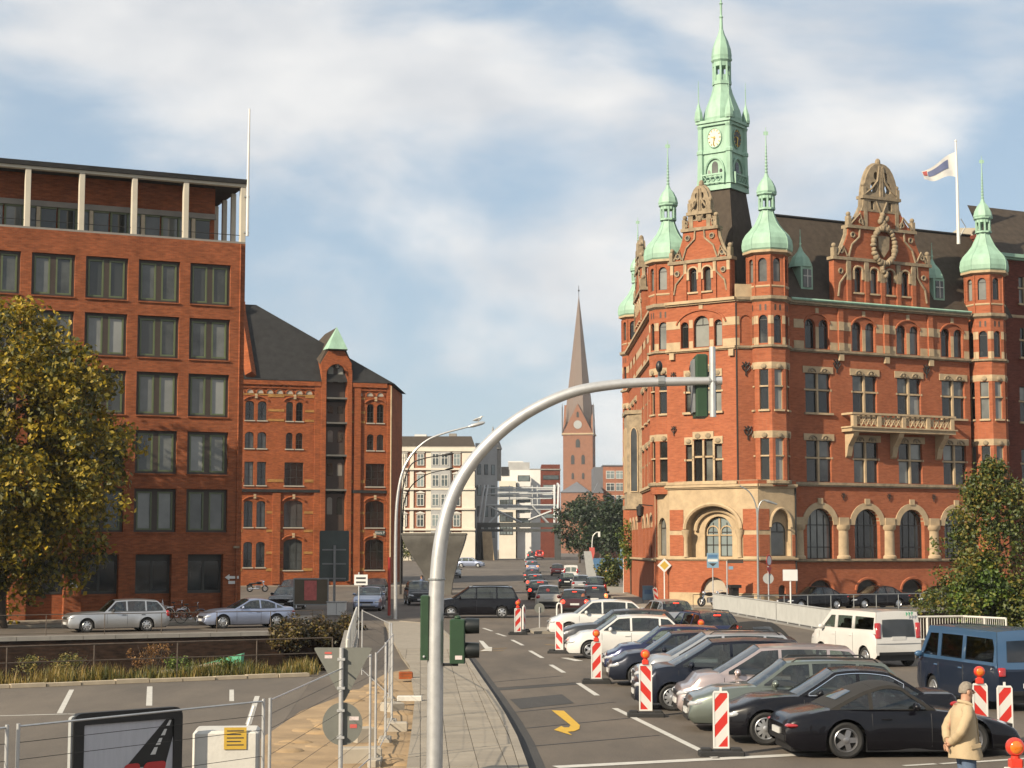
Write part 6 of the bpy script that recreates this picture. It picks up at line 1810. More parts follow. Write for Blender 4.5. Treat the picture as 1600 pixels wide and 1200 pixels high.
mat('soft_top', (0.020, 0.018, 0.016), 0.9, var=0.1)
mat('dash', (0.025, 0.025, 0.026), 0.8)
def smooth_interp(pts, x):
    if x <= pts[0][0]: return pts[0][1]
    if x >= pts[-1][0]: return pts[-1][1]
    for i in range(len(pts) - 1):
        x0, z0 = pts[i]; x1, z1 = pts[i + 1]
        if x <= x1:
            def sl(j):
                if j <= 0 or j >= len(pts) - 1:
                    k = min(max(j, 0), len(pts) - 2)
                    return (pts[k + 1][1] - pts[k][1]) / (pts[k + 1][0] - pts[k][0])
                a = (pts[j][1] - pts[j - 1][1]) / (pts[j][0] - pts[j - 1][0]); b = (pts[j + 1][1] - pts[j][1]) / (pts[j + 1][0] - pts[j][0])
                return 0 if a * b <= 0 else 2 * a * b / (a + b)
            h = x1 - x0; t = (x - x0) / h
            m0, m1 = sl(i) * h, sl(i + 1) * h
            return (2 * t**3 - 3 * t**2 + 1) * z0 + (t**3 - 2 * t**2 + t) * m0 + (-2 * t**3 + 3 * t**2) * z1 + (t**3 - t**2) * m1
# kind: L, W, H, wheelbase, front overhang, wheel radius, belt z, top profile of lower body, cabin [A B C D] x from front axle positions
KINDS = {
 # top: body top outline (x from tail -L/2 .. nose L/2) ; cab: (xA cowl, xB roof front, xC roof rear, xD rear glass foot)
 'hatch':   dict(L=4.05, W=1.72, H=1.46, wb=2.50, fo=0.80, r=0.30, zb=0.93, nose=0.62, cowl=0.95, tail=0.92, cab=(0.92, 0.28, -1.45, -1.90), pil=(-0.18, -1.15)),
 'golf':    dict(L=4.20, W=1.75, H=1.48, wb=2.58, fo=0.83, r=0.315, zb=0.95, nose=0.66, cowl=0.97, tail=0.95, cab=(0.98, 0.30, -1.50, -1.98), pil=(-0.18, -1.2)),
 'mpv':     dict(L=4.45, W=1.80, H=1.64, wb=2.70, fo=0.88, r=0.32, zb=1.00, nose=0.70, cowl=1.06, tail=1.0, cab=(1.30, 0.35, -1.70, -2.14), pil=(-0.1, -1.2)),
 'van_mpv': dict(L=4.85, W=1.88, H=1.75, wb=2.85, fo=0.95, r=0.33, zb=1.06, nose=0.72, cowl=1.08, tail=1.05, cab=(1.40, 0.45, -1.95, -2.34), pil=(0.05, -1.1)),
 'suv':     dict(L=4.35, W=1.80, H=1.62, wb=2.63, fo=0.88, r=0.345, zb=1.04, nose=0.78, cowl=1.06, tail=1.05, cab=(0.98, 0.32, -1.45, -2.02), pil=(-0.15, -1.2)),
 'sedan':   dict(L=4.65, W=1.80, H=1.44, wb=2.78, fo=0.82, r=0.325, zb=0.93, nose=0.66, cowl=0.96, tail=1.0, cab=(0.86, 0.12, -0.98, -1.68), pil=(-0.35, -1.1), trunk=True),
 'estate':  dict(L=4.70, W=1.80, H=1.48, wb=2.73, fo=0.88, r=0.325, zb=0.94, nose=0.68, cowl=0.96, tail=0.98, cab=(0.95, 0.25, -1.80, -2.25), pil=(-0.25, -1.25)),
 'oldest':  dict(L=4.75, W=1.75, H=1.47, wb=2.80, fo=0.85, r=0.315, zb=0.93, nose=0.76, cowl=0.93, tail=0.95, cab=(0.72, 0.18, -1.80, -2.22), pil=(-0.35, -1.25)),
 'coupe':   dict(L=4.60, W=1.82, H=1.40, wb=2.72, fo=0.88, r=0.33, zb=0.93, nose=0.66, cowl=0.95, tail=0.98, cab=(0.85, 0.05, -0.95, -1.85), pil=(-0.5, -1.3), trunk=True),
 'sport':   dict(L=4.45, W=1.82, H=1.31, wb=2.36, fo=0.98, r=0.335, zb=0.86, nose=0.60, cowl=0.88, tail=0.80, cab=(0.62, 0.02, -0.55, -1.45), pil=(-0.62,), sport=True),
 'transit': dict(L=4.30, W=1.78, H=1.84, wb=2.75, fo=0.85, r=0.325, zb=1.14, nose=0.88, cowl=1.14, tail=1.08, cab=(1.55, 0.75, -2.05, -2.17), pil=(0.35, -0.75), van=True),
 'kangoo':  dict(L=4.05, W=1.68, H=1.83, wb=2.65, fo=0.75, r=0.30, zb=1.05, nose=0.76, cowl=1.04, tail=1.02, cab=(1.10, 0.45, -1.90, -1.98), pil=(0.1, -0.95), van=True),
 't3':      dict(L=4.57, W=1.86, H=1.93, wb=2.46, fo=1.05, r=0.32, zb=1.08, nose=1.02, cowl=1.10, tail=1.05, cab=(2.02, 1.50, -2.08, -2.24), pil=(0.85, -0.5), van=True, box=True),
}
WHEELS = {}
def wheel_meshes(r, wd=0.2, spokes=10, rimmat='rim'):
    key = (r, spokes, rimmat)
    if key in WHEELS: return WHEELS[key]
    Mx = Matrix.Rotation(pi / 2, 4, 'X')
    t = MB(); t.M = Mx
    rr = r * 0.68
    t.lathe([(rr, -wd * 0.42), (r * 0.86, -wd * 0.5), (r * 0.97, -wd * 0.42), (r, -wd * 0.25), (r, wd * 0.25), (r * 0.97, wd * 0.42), (r * 0.86, wd * 0.5), (rr, wd * 0.42), (rr * 0.9, -wd * 0.1)], 28, capt=True)
    tm = t.mesh('wheel', 'tyre', smooth=40)
    g = MB(); g.M = Mx
    y0 = wd * 0.40
    g.lathe([(rr, y0), (rr * 0.93, y0 + 0.012), (rr * 0.86, y0 - 0.01), (rr * 0.84, y0 - 0.05)], 28, capt=False)
    for k in range(spokes):
        a = 2 * pi * k / spokes
        hw0, hw1 = 0.05 * r / 0.3 * (6 / spokes) ** 0.5 * 0.8, 0.038 * r / 0.3 * (6 / spokes) ** 0.5
        d = Vector((cos(a), sin(a), 0)); n = Vector((-sin(a), cos(a), 0))
        p = [d * 0.04 - n * hw0, d * 0.04 + n * hw0, d * rr * 0.9 + n * hw1, d * rr * 0.9 - n * hw1]
        g.add([(q.x, q.y, y0 + (0.0 if i < 2 else -0.012)) for i, q in enumerate(p)] + [(q.x, q.y, y0 - 0.035) for q in p], [(0, 3, 2, 1), (0, 1, 5, 4), (1, 2, 6, 5), (2, 3, 7, 6), (3, 0, 4, 7)])
    g.lathe([(0.06, y0 - 0.03), (0.055, y0 + 0.012), (0.03, y0 + 0.02)], 12)
    gm = g.mesh('rim', rimmat, smooth=35, fix=False)
    b = MB(); b.M = Mx; b.lathe([(rr * 0.86, y0 - 0.055), (0.01, y0 - 0.055)], 24, capt=True)
    bm_ = b.mesh('brake_disc', 'dark_interior')
    WHEELS[key] = (tm, gm, bm_)
    return WHEELS[key]
def solid_from_grid(rows): pass
CARMESH = {}
def car_meshes(kind):
    if kind in CARMESH: return CARMESH[kind]
    k = KINDS[kind]
    L, W, Hh, r, zb = k['L'], k['W'], k['H'], k['r'], k['zb']
    hl_, hw = L / 2, W / 2
    xf = hl_ - k['fo']; xr = xf - k['wb']
    xA, xB, xC, xD = k['cab']
    nose, cowl, tail = k['nose'], k['cowl'], k['tail']
    van = k.get('van')
    # top outline of lower body
    if k.get('box'):
        top = [(-hl_, tail - 0.1), (-hl_ + 0.1, tail), (xD, zb), (0, zb), (xA - 0.2, zb), (xA, cowl - 0.02), (hl_ - 0.1, nose - 0.06), (hl_, nose - 0.35)]
    elif k.get('sport'):
        top = [(-hl_, 0.58), (-hl_ + 0.12, 0.72), (-hl_ + 0.5, 0.82), (xD + 0.1, 0.88), (xD + 0.6, zb + 0.01), (xA - 0.1, zb), (xA + 0.25, cowl - 0.05), (hl_ - 0.8, 0.74), (hl_ - 0.35, 0.62), (hl_ - 0.08, 0.5), (hl_, 0.38)]
    else:
        tz = tail
        top = [(-hl_, tz - 0.28), (-hl_ + 0.05, tz - 0.08), (-hl_ + 0.16, tz)] + ([(xD - 0.05, tz + 0.005)] if xD > -hl_ + 0.3 else []) + [(min(xD + 0.5, -0.4), zb + 0.01), (xA - 0.2, zb), (xA, cowl - 0.01), (xA + (hl_ - xA) * 0.5, cowl - (cowl - nose) * 0.22), (hl_ - 0.32, nose + 0.095), (hl_ - 0.12, nose + 0.03), (hl_ - 0.035, nose - 0.10), (hl_, nose - 0.30)]
    sill = 0.20 if not van else 0.24
    if kind in ('suv',): sill = 0.27
    if kind == 'sport': sill = 0.15
    bot = [(-hl_, sill + 0.16), (-hl_ + 0.1, sill + 0.06), (-hl_ + 0.35, sill), (hl_ - 0.4, sill), (hl_ - 0.12, sill - 0.0), (hl_, sill + 0.08)]
    ra = r * 1.14
    xs_ = set()
    n0 = 46
    for i in range(n0 + 1): xs_.add(round(-hl_ + L * i / n0, 4))
    for e in (0.004, 0.015, 0.03, 0.06, 0.1, 0.15):
        xs_.add(round(-hl_ + e, 4)); xs_.add(round(hl_ - e, 4))
    for xw_ in (xf, xr):
        for q in range(17):
            xs_.add(round(xw_ + ra * cos(pi * q / 16), 4))
        xs_.add(round(xw_ - ra - 0.008, 4)); xs_.add(round(xw_ + ra + 0.008, 4))
    xs_ = sorted(x for x in xs_ if -hl_ - 1e-6 <= x <= hl_ + 1e-6)
    def width(x):
        ef = max(0, (x - (hl_ - 0.75)) / 0.75); er = max(0, (-x - (hl_ - 0.6)) / 0.6)
        f = 1 - (0.20 if not van else 0.10) * ef ** 2.4 - (0.13 if not van else 0.04) * er ** 2.4
        if kind == 'sport':
            f *= 1 - 0.035 * max(0.0, cos((x - (xf + xr) / 2 - 0.1) * 2.2)) ** 2
        return hw * f
    rows = []
    FRA = [0.0, 0.14, 0.30, 0.48, 0.66, 0.82, 0.93, 1.0]
    WF = [0.945, 0.985, 0.995, 1.0, 0.992, 0.975, 0.95, 0.895]
    if van: WF = [0.955, 0.985, 0.998, 1.0, 1.0, 0.997, 0.992, 0.975]
    for x in xs_:
        T = smooth_interp(top, x); B0 = smooth_interp(bot, x)
        if T - B0 < 0.12: T = B0 + 0.12
        b = B0
        for xw_ in (xf, xr):
            if abs(x - xw_) <= ra + 1e-4:
                b = max(b, r + math.sqrt(max(0, ra * ra - (x - xw_) ** 2)))
        w_ = width(x)
        half = []
        for i, fr_ in enumerate(FRA):
            z = B0 + (T - B0) * fr_
            ww = w_ * WF[i]
            z2 = max(z, min(b + 0.004 * i, T - 0.02 + 0.002 * i))
            flare = 0.0
            for xw_ in (xf, xr):
                dd = math.hypot(x - xw_, z2 - r)
                if ra * 0.9 < dd < ra * 1.5: flare = max(flare, 0.022 * (1 - abs(dd - ra * 1.08) / (ra * 0.42)))
            half.append((x, ww + max(0, flare), z2))
        crown = 0.035 if not van else 0.01
        half.append((x, w_ * 0.74, T + crown * 0.7)); half.append((x, w_ * 0.4, T + crown)); half.append((x, 0.0, T + crown * 1.1))
        full = [(p[0], -p[1], p[2]) for p in half] + [p for p in half[::-1]][1:]
        rows.append(full)
    b = MB(); b.grid(rows)
    for rr_, rev in ((rows[0], False), (rows[-1], True)):
        b.add(rr_, [list(range(len(rr_)))[::-1] if not rev else list(range(len(rr_)))])
    body = b.mesh('body', 'car_black', smooth=32, fix=True)
    # underside and wheel wells
    u = MB(); u.box(-hl_ + 0.12, hl_ - 0.12, -hw + 0.24, hw - 0.24, sill - 0.03, 0.6)
    u.box(xr + ra, xf - ra, -hw + 0.07, hw - 0.07, sill - 0.03, 0.4)
    under = u.mesh('underbody', 'black_trim')
    # cabin
    def ztop(x):
        if x >= xB:
            t = (x - xB) / (xA - xB); z = Hh - 0.035 - (Hh - 0.035 - (cowl - 0.02)) * (t ** 0.94)
            return z
        if x <= xC:
            t = (xC - x) / max(1e-3, xC - xD); e = 1.25 if not k.get('trunk') else 1.1
            zd = smooth_interp(top, xD) - 0.02
            return Hh - 0.05 - (Hh - 0.05 - zd) * (t ** e)
        m_ = (xB + xC) / 2 + 0.1; 
        t = (x - xC) / (xB - xC)
        return Hh - 0.05 + 0.015 * t + 0.05 * (1 - (2 * t - 1) ** 2) * (1 if not van else 0.4)
    zlow = zb - 0.05
    yb = hw * (0.945 if not van else 0.985); yr = hw * (0.70 if not van else 0.88)
    if kind in ('suv', 'mpv', 'van_mpv'): yr = hw * 0.745
    def yside(x, z):
        t = max(0.0, min(1.0, (z - zlow) / (Hh - zlow)))
        y = yb - (yb - yr) * (t ** 1.25)
        xm_ = (xA + xD) / 2; hf = (xA - xD) / 2
        return y * (1 - (0.07 if not van else 0.02) * abs((x - xm_) / hf) ** 2.5)
    N1 = 9
    outl = [(xD, zlow), (xA, zlow)]
    up = [(xA + (xB - xA) * q / N1, 0) for q in range(0, N1 + 1)] + [(xB + (xC - xB) * q / 12, 0) for q in range(1, 13)] + [(xC + (xD - xC) * q / 7, 0) for q in range(1, 8)]
    outl += [(x, max(zlow + 0.012, ztop(x))) for x, _ in up]
    def slope(x):
        return (ztop(x + 0.01) - ztop(x - 0.01)) / 0.02
    wins = []
    edges = [xA] + list(k['pil']) + [xD]
    for i in range(len(edges) - 1):
        xl, xr2 = edges[i + 1] + 0.035, edges[i] - 0.035
        zb2 = zb + 0.03
        thk = 0.06 if not van else 0.13
        ptsu = []
        n = 14
        for q in range(n + 1):
            x = xr2 + (xl - xr2) * q / n
            z = ztop(x) - thk * math.sqrt(1 + min(9, slope(x) ** 2))
            if z > zb2 + 0.02: ptsu.append((x, z))
        if len(ptsu) < 3 or ptsu[0][0] - ptsu[-1][0] < 0.12: continue
        ptsu = [(x, max(z, zb2 + 0.03)) for x, z in ptsu]
        if van and not k.get('box') is None and False: pass
        wins.append([(ptsu[-1][0], zb2), (ptsu[0][0], zb2)] + ptsu)
    if van:
        wins = [inset(w_, 0.05) for w_ in wins]
    side = MB()
    loops = [outl] + wins
    fl = [p for lp in loops for p in lp]
    tris = tessellate_polygon([[Vector((p[0], p[1], 0)) for p in lp] for lp in loops])
    for s_ in (-1, 1):
        side.add([(x, s_ * yside(x, z), z) for x, z in fl], [t if s_ > 0 else t[::-1] for t in tris])
    # inner lip to give pillars thickness
    for w_ in wins:
        for s_ in (-1, 1):
            n = len(w_)
            side.add([(x, s_ * yside(x, z), z) for x, z in w_] + [(x, s_ * (yside(x, z) - 0.035), z) for x, z in w_], [(i, (i + 1) % n, n + (i + 1) % n, n + i) for i in range(n)])
    # roof
    rows = []
    for q in range(13):
        x = xB + (xC - xB) * q / 12
        z = ztop(x); y = yside(x, z)
        rows.append([(x, y * (-1 + 2 * j / 10.0), z + 0.045 * (1 - (-1 + 2 * j / 10.0) ** 2) * (1 if not van else 0.6)) for j in range(11)])
    roof = MB(); roof.grid(rows)
    side.grid(rows)
    frame = side.mesh('cabin_frame', 'car_black', smooth=40, fix=True)
    # screens
    def screen(xa, xb, n=6, bulge=0.10):
        rr_ = []
        for q in range(n + 1):
            x = xa + (xb - xa) * q / n
            z = ztop(x); y = yside(x, z) - 0.012
            rr_.append([(x + (bulge if xa > 0 else -bulge * 0.6) * (1 - (-1 + 2 * j / 8.0) ** 2) * (1 - q / n * 0.75), y * (-1 + 2 * j / 8.0), z + 0.045 * (q / n) * (1 - (-1 + 2 * j / 8.0) ** 2)) for j in range(9)])
        return rr_
    ws = MB(); ws.grid(screen(xA, xB, bulge=0.14 if not van else 0.08)); wsm = ws.mesh('windscreen', 'glass_car', smooth=60)
    rw = MB(); rs_ = screen(xD, xC, bulge=0.06 if not van else 0.02); rw.grid(rs_); rwm = rw.mesh('rear_window', 'glass_car', smooth=60)
    sw = []
    for s_ in (1, -1):
        for w_ in wins:
            m = MB(); n = len(w_)
            pts_ = [(x, s_ * (yside(x, z) - 0.015), z) for x, z in w_]
            tr = tessellate_polygon([[Vector((p[0], p[1], 0)) for p in w_]])
            m.add(pts_, [tuple(t) for t in tr]); sw.append(m.mesh('side_window', 'glass_car'))
    # interior: floor tray, dash, seats
    it = MB(); it.box(xD + 0.15, xA - 0.1, -yb + 0.12, yb - 0.12, zb - 0.10, zb + 0.03 if False else zb + 0.012 + 0.03)
    it.box(xA - 0.55, xA - 0.12, -yb + 0.15, yb - 0.15, zb, zb + 0.07)
    seats = []
    for xq in ((xB - 0.35), (xB - 1.25)):
        if xq < xC - 0.3: continue
        for s_ in (-1, 1):
            m = MB(); m.bevbox(xq - 0.08, xq + 0.08, s_ * 0.38 - 0.24, s_ * 0.38 + 0.24, zb - 0.1, min(zb + 0.22, Hh - 0.3), 0.04); m.bevbox(xq - 0.06, xq + 0.05, s_ * 0.38 - 0.13, s_ * 0.38 + 0.13, min(zb + 0.2, Hh - 0.31), min(zb + 0.38, Hh - 0.14), 0.03)
            seats.append(m.mesh('seat', 'seat_cloth', smooth=40))
    itm = it.mesh('interior', 'dash')
    CARMESH[kind] = dict(body=body, under=under, frame=frame, ws=wsm, rw=rwm, sw=sw, itm=itm, seats=seats, roof=roof.mesh('roof', 'soft_top', smooth=50) if k.get('sport') else None, xf=xf, xr=xr, width=width, top=top, yside=yside, ztop=ztop, rs=rs_, sill=sill)
    return CARMESH[kind]
COLMESH = {}
def colored(me, m):
    key = (me.name, m)
    if key not in COLMESH:
        c = me.copy(); c.materials.clear(); c.materials.append(MATS[m]); COLMESH[key] = c
    return COLMESH[key]
def car(kind, color, label, pos, head, cat='car', group=None, lit=0, detail=2, wheel=('rim', 10), glass='glass_car', upper=None, name='parked_car', roofbars=False, trim=None, zoff=0.0, front_plate=True):
    """pos: ground point under the centre; head: compass heading its nose points to"""
    k = KINDS[kind]; c = car_meshes(kind)
    t = thing(name, label, cat, (pos[0], pos[1], GZ(pos[1]) + zoff), hrot(head), group)
    L, W, Hh, r, zb = k['L'], k['W'], k['H'], k['r'], k['zb']
    hl_, hw = L / 2, W / 2
    link('body', colored(c['body'], color), t)
    link('underbody', c['under'], t)
    link('cabin_frame', colored(c['frame'], upper or color), t)
    link('windscreen', colored(c['ws'], glass), t)
    if k.get('van') or k.get('sport'):          # solid tail with smaller panes set in it
        link('tailgate' if k.get('van') else 'soft_top', colored(c['rw'], (upper or color) if k.get('van') else 'soft_top'), t)
        for (ca, cb) in (((2, 7),) if k.get('sport') else (((1, 5), (4, 8)) if kind == 'kangoo' else ((1, 8),))):
            m = MB(); m.grid([[(p[0] - 0.014, p[1] * (0.97 if kind != 'kangoo' else 0.92) + (0.05 if (kind == 'kangoo' and ca == 4) else (-0.05 if kind == 'kangoo' else 0)), p[2] + (0.012 if k.get('sport') else 0)) for p in row[ca:cb]] for row in (c['rs'][2:5] if k.get('sport') else c['rs'][1:5])]); m.build('rear_window', glass if kind != 'transit' else 'glass_dark', t, smooth=60)
    else: link('rear_window', colored(c['rw'], glass), t)
    for s in c['sw']: link('side_window', colored(s, glass), t)
    link('interior', c['itm'], t)
    if detail >= 1:
        for s in c['seats']: link('seat', s, t)
    tm, gm, bm_ = wheel_meshes(r, 0.21, wheel[1], wheel[0])
    for x in (c['xf'], c['xr']):
        for s in (-1, 1):
            o = link('wheel', tm, t, (x, s * (hw - 0.125), r)); o.rotation_euler = (0, 0, pi if s > 0 else 0)
            link('rim', gm, o); link('brake_disc', bm_, o)
    w_ = c['width']
    van = k.get('van'); spt = k.get('sport')
    # lamps
    zh = k['nose'] - 0.03 if not k.get('box') else 0.78
    for s in (-1, 1):
        m = MB()
        if spt: m.M = Matrix.Translation((hl_ - 0.40, s * (w_(hl_ - 0.4) - 0.22), 0.575)); m.ball((0, 0, 0), (0.17, 0.13, 0.09), 12, 8)
        elif k.get('box'): m.M = Matrix.Translation((hl_ - 0.02, s * 0.62, 0.8)); m.ball((0, 0, 0), (0.05, 0.1, 0.1), 12, 8)
        else:
            xq = hl_ - 0.19
            m.M = Matrix.Translation((xq, s * (w_(xq) - 0.17), zh - 0.05)) @ Matrix.Rotation(s * -0.62, 4, 'Z') @ Matrix.Rotation(0.18, 4, 'Y')
            m.ball((0, 0, 0), (0.235, 0.17, 0.082), 16, 8)
        m.build('headlamp', 'headlamp', t, smooth=60)
    tl = 'tail_lit' if lit == 1 else ('tail_glow' if lit == 2 else 'tail_red')
    for s in (-1, 1):
        m = MB()
        if van: m.bevbox(-hl_ - 0.025, -hl_ + 0.12, s * (w_(-hl_) - 0.1) - 0.09, s * (w_(-hl_) - 0.1) + 0.09, 0.85 if kind == 't3' else 0.95, 1.05 if kind == 't3' else 1.45, 0.02)
        elif spt: m.M = Matrix.Translation((-hl_ + 0.20, s * (w_(-hl_ + 0.12) - 0.19), 0.60)) @ Matrix.Rotation(s * 0.62, 4, 'Z'); m.ball((0, 0, 0), (0.17, 0.28, 0.058), 14, 8)
        elif kind in ('sedan', 'coupe'): m.M = Matrix.Translation((-hl_ + 0.17, s * (w_(-hl_ + 0.12) - 0.17), k['tail'] - 0.19)) @ Matrix.Rotation(s * 0.55, 4, 'Z'); m.ball((0, 0, 0), (0.16, 0.22, 0.08), 14, 8)
        elif kind in ('estate', 'oldest', 'suv', 'van_mpv', 'mpv'): m.M = Matrix.Translation((-hl_ + 0.1, s * (w_(-hl_ + 0.1) - 0.10), k['tail'] - 0.14)) @ Matrix.Rotation(s * 0.5, 4, 'Z'); m.ball((0, 0, 0), (0.12, 0.14, 0.17), 12, 8)
        else: m.M = Matrix.Translation((-hl_ + 0.11, s * (w_(-hl_ + 0.1) - 0.14), k['tail'] - 0.17)) @ Matrix.Rotation(s * 0.5, 4, 'Z'); m.ball((0, 0, 0), (0.14, 0.18, 0.14), 12, 8)
        m.build('tail_lamp', tl, t, smooth=60)
    if lit:
        m = MB()
        zq = (Hh - 0.08) if not spt else 0.93
        xq = (k['cab'][2] - 0.12) if not spt else k['cab'][3] + 0.1
        m.box(xq - 0.05, xq + 0.03, -0.13, 0.13, zq - 0.045, zq - 0.005); m.build('brake_lamp', 'tail_lit', t)
    m = MB(); zp = {'transit': 0.95, 'kangoo': 0.85, 't3': 0.62, 'sport': 0.47}.get(kind, 0.66 if kind not in ('sedan', 'coupe') else 0.6)
    m.box(-hl_ - 0.03, -hl_ + 0.02, -0.26, 0.26, zp - 0.055, zp + 0.055); m.build('number_plate', 'plate', t)
    if front_plate:
        m = MB(); m.box(hl_ - 0.02, hl_ + 0.025, -0.26, 0.26, 0.36, 0.47); m.build('number_plate', 'plate', t)
    # bumpers and grille
    m = MB(); m.box(hl_ - 0.08, hl_ + 0.006, -0.55, 0.55, c['sill'] + 0.03, c['sill'] + 0.13); m.build('air_intake', 'black_trim', t)
    if not spt:
        m = MB(); m.box(hl_ - 0.2, hl_ - 0.001, -0.42, 0.42, zh - 0.14, zh - 0.03); m.build('grille', 'black_trim', t)
    m = MB(); m.box(-hl_ - 0.012, -hl_ + 0.1, -w_(-hl_) + 0.12, w_(-hl_) - 0.12, c['sill'] + 0.16, c['sill'] + 0.26); m.build('bumper_strip', 'black_trim', t)
    # mirrors
    xA = k['cab'][0]
    for s in (-1, 1):
        m = MB(); xm_ = xA - 0.42 if not k.get('box') else xA - 0.25
        y0 = c['yside'](xm_, zb + 0.05)
        m.ball((xm_, s * (y0 + 0.12), zb + 0.08), (0.075, 0.12, 0.085), 10, 6); m.tube([(xm_, s * (y0 - 0.02), zb + 0.02), (xm_, s * (y0 + 0.1), zb + 0.06)], 0.025, 5)
        m.build('mirror', trim or color, t, smooth=60)
    if detail >= 1:
        for i, xp in enumerate(list(k['pil'])[:2]):
            for s in (-1, 1):
                if spt: xp = -0.5
                m = MB(); y0 = w_(xp) * 0.985
                m.bevbox(xp + 0.05, xp + 0.24, s * y0 - 0.025, s * y0 + 0.025, zb - 0.16, zb - 0.125, 0.008); m.build('door_handle', trim or color, t)
        # shut lines: thin dark grooves standing 1.5 mm proud
        for s in (-1, 1):
            m = MB()
            T = lambda x: smooth_interp(c['top'], x)
            for xp in [xA - 0.12] + list(k['pil']):
                if xp < c['xr'] + 0.36: continue
                b0 = c['sill']
                zz = [b0 + (T(xp) - b0) * f for f in (0.08, 0.3, 0.48, 0.66, 0.82, 0.93)]
                wfs = [0.97, 0.995, 1.0, 0.992, 0.975, 0.95] if not van else [0.975, .998, 1.0, 1.0, .997, .992]
                pts_ = [(xp, s * (w_(xp) * f + 0.0005), z) for z, f in zip(zz, wfs)]
                m.tube(pts_, 0.0065, 4)
            if m.v: struct(m.build('door_gap', 'black_trim', t), 'stuff')
    if roofbars:
        for s in (-1, 1):
            x0, x1 = k['cab'][2] + 0.1, k['cab'][1] - 0.1
            y = c['yside'](0, Hh - 0.05) - 0.04
            m = MB(); m.tube([(x1, s * y, Hh - 0.03), (x1 - 0.12, s * y, Hh + 0.045), (x0 + 0.12, s * y, Hh + 0.045), (x0, s * y, Hh - 0.04)], 0.018, 6); m.build('roof_rail', 'black_trim' if roofbars == 1 else 'chrome', t)
    return t
# ---------------- row of cars parked side on at the right of the lane (nose left)
def side_on(kind, color, label, front_px, Yn, head=270, **kw):
    k = KINDS[kind]
    X = XA(front_px, Yn) + k['L'] / 2
    return car(kind, color, label, (X, Yn + k['W'] / 2), head, group='cars parked side by side', **kw)
side_on('suv', 'car_white', 'white crossover, farthest of the cars parked side by side', 856, 76.0, 268, wheel=('rim', 7))
side_on('estate', 'car_darkgrey', 'dark grey estate between the two white parked cars', 874, 68.0, 268)
side_on('golf', 'car_white', 'white hatchback with five-spoke wheels behind the short striped beacon', 884, 62.0, 269, wheel=('rim', 5))
side_on('hatch', 'car_navy', 'navy blue hatchback parked beside the white hatchback', 943, 54.0, 270, wheel=('rim', 7))
side_on('golf', 'car_black_blue', 'dark hatchback with seven-spoke wheels beside the navy hatchback', 950, 49.6, 270, wheel=('rim', 7))
side_on('mpv', 'car_silver', 'silver compact people carrier in the middle of the parked row', 990, 46.0, 270, roofbars=1)
side_on('mpv', 'car_black_blue', 'blue-black compact car with ten-spoke wheels behind the striped beacon', 990, 42.2, 270, wheel=('rim', 10))
side_on('mpv', 'car_rose', 'pale rose-silver people carrier in the parked row', 1056, 39.7, 270)
side_on('estate', 'car_greygreen', 'grey-green estate with roof rails beside the black saloon', 1073, 37.2, 270, roofbars=1, glass='glass_car')
bm = side_on('sedan', 'car_black', 'black saloon with chrome window trim, second nearest of the parked row', 1128, 34.8, 271, wheel=('rim', 10))
pc_ = (XA(1400, 32.7), 32.7 + 0.91)
po = car('sport', 'car_black', 'low black convertible sports car with closed soft top, nearest parked car', pc_, 86, group='cars parked side by side', wheel=('rim_dark', 5), upper='soft_top', front_plate=False)
# chrome line round the saloon's windows
c = CARMESH['sedan']; k = KINDS['sedan']
for s in (-1, 1):
    x0, x1 = k['cab'][3] + 0.42, k['cab'][0] - 0.12
    pts_ = [(x0, zz_) for zz_ in (k['zb'] + 0.035,)] + [(x0 + (x1 - x0) * q / 20.0, 0) for q in range(21)]
    lower = [(x1 - 0.1, k['zb'] + 0.03), (x0 + 0.05, k['zb'] + 0.03)]
    upp = []
    for q in range(21):
        x = x0 + 0.02 + (x1 - x0 - 0.12) * q / 20.0
        sl_ = (c['ztop'](x + .01) - c['ztop'](x - .01)) / .02
        upp.append((x, max(k['zb'] + 0.03, c['ztop'](x) - 0.055 * math.sqrt(1 + min(9, sl_ * sl_)))))
    loop = lower + upp + [lower[0]]
    m = MB(); m.tube([(x, s * (c['yside'](x, z) + 0.006), z) for x, z in loop], 0.011, 5); m.build('chrome_trim', 'chrome', bm)
# ---------------- vehicles queueing beyond the parked row (tails towards us)
def tail_on(kind, color, label, px, py, head=1.5, lit=0, **kw):
    g_ = G(px, py)
    k = KINDS[kind]
    return car(kind, color, label, (g_.x + sin(R(head)) * k['L'] / 2, g_.y + cos(R(head)) * k['L'] / 2), head, lit=lit, group=kw.pop('group', 'traffic queue'), name='queueing_car', **kw)
tail_on('golf', 'car_silver', 'silver hatchback seen from behind, before the red corner building', 1062, 990, -14, lit=2)
tail_on('estate', 'car_navy', 'navy estate car with roof rails seen from behind, brake lights on', 1128, 1020, -16, lit=1, roofbars=1)
tail_on('sport', 'car_black', 'black soft-top sports car with lit tail lamps behind the parked row', 1216, 1038, -16, lit=2, upper='soft_top', wheel=('rim_dark', 5))
tr = tail_on('transit', 'car_white', 'white minibus van with tinted rear window and green emblem', 1405, 1043, -20, cat='van', detail=1)
bv = tail_on('t3', 'car_vanblue_dark', 'old boxy blue van with lighter blue upper body at the right edge', 1616, 1113, -12, cat='van', upper='car_vanblue', detail=1, glass='glass_dark', trim='car_vanblue')
# emblem on the minibus
k = KINDS['transit']
m = MB(); m.M = Matrix.Translation((-k['L'] / 2 - 0.012, -0.42, 1.72)) @ Matrix.Rotation(-pi / 2, 4, 'Z')
for q in range(3): m.solid([(-0.12 + q * 0.1, -0.06), (-0.06 + q * 0.1, 0.02 + q * 0.02), (-0.14 + q * 0.1, 0.09)], -0.01, 0.0)
m.build('emblem', 'green_plastic', tr)
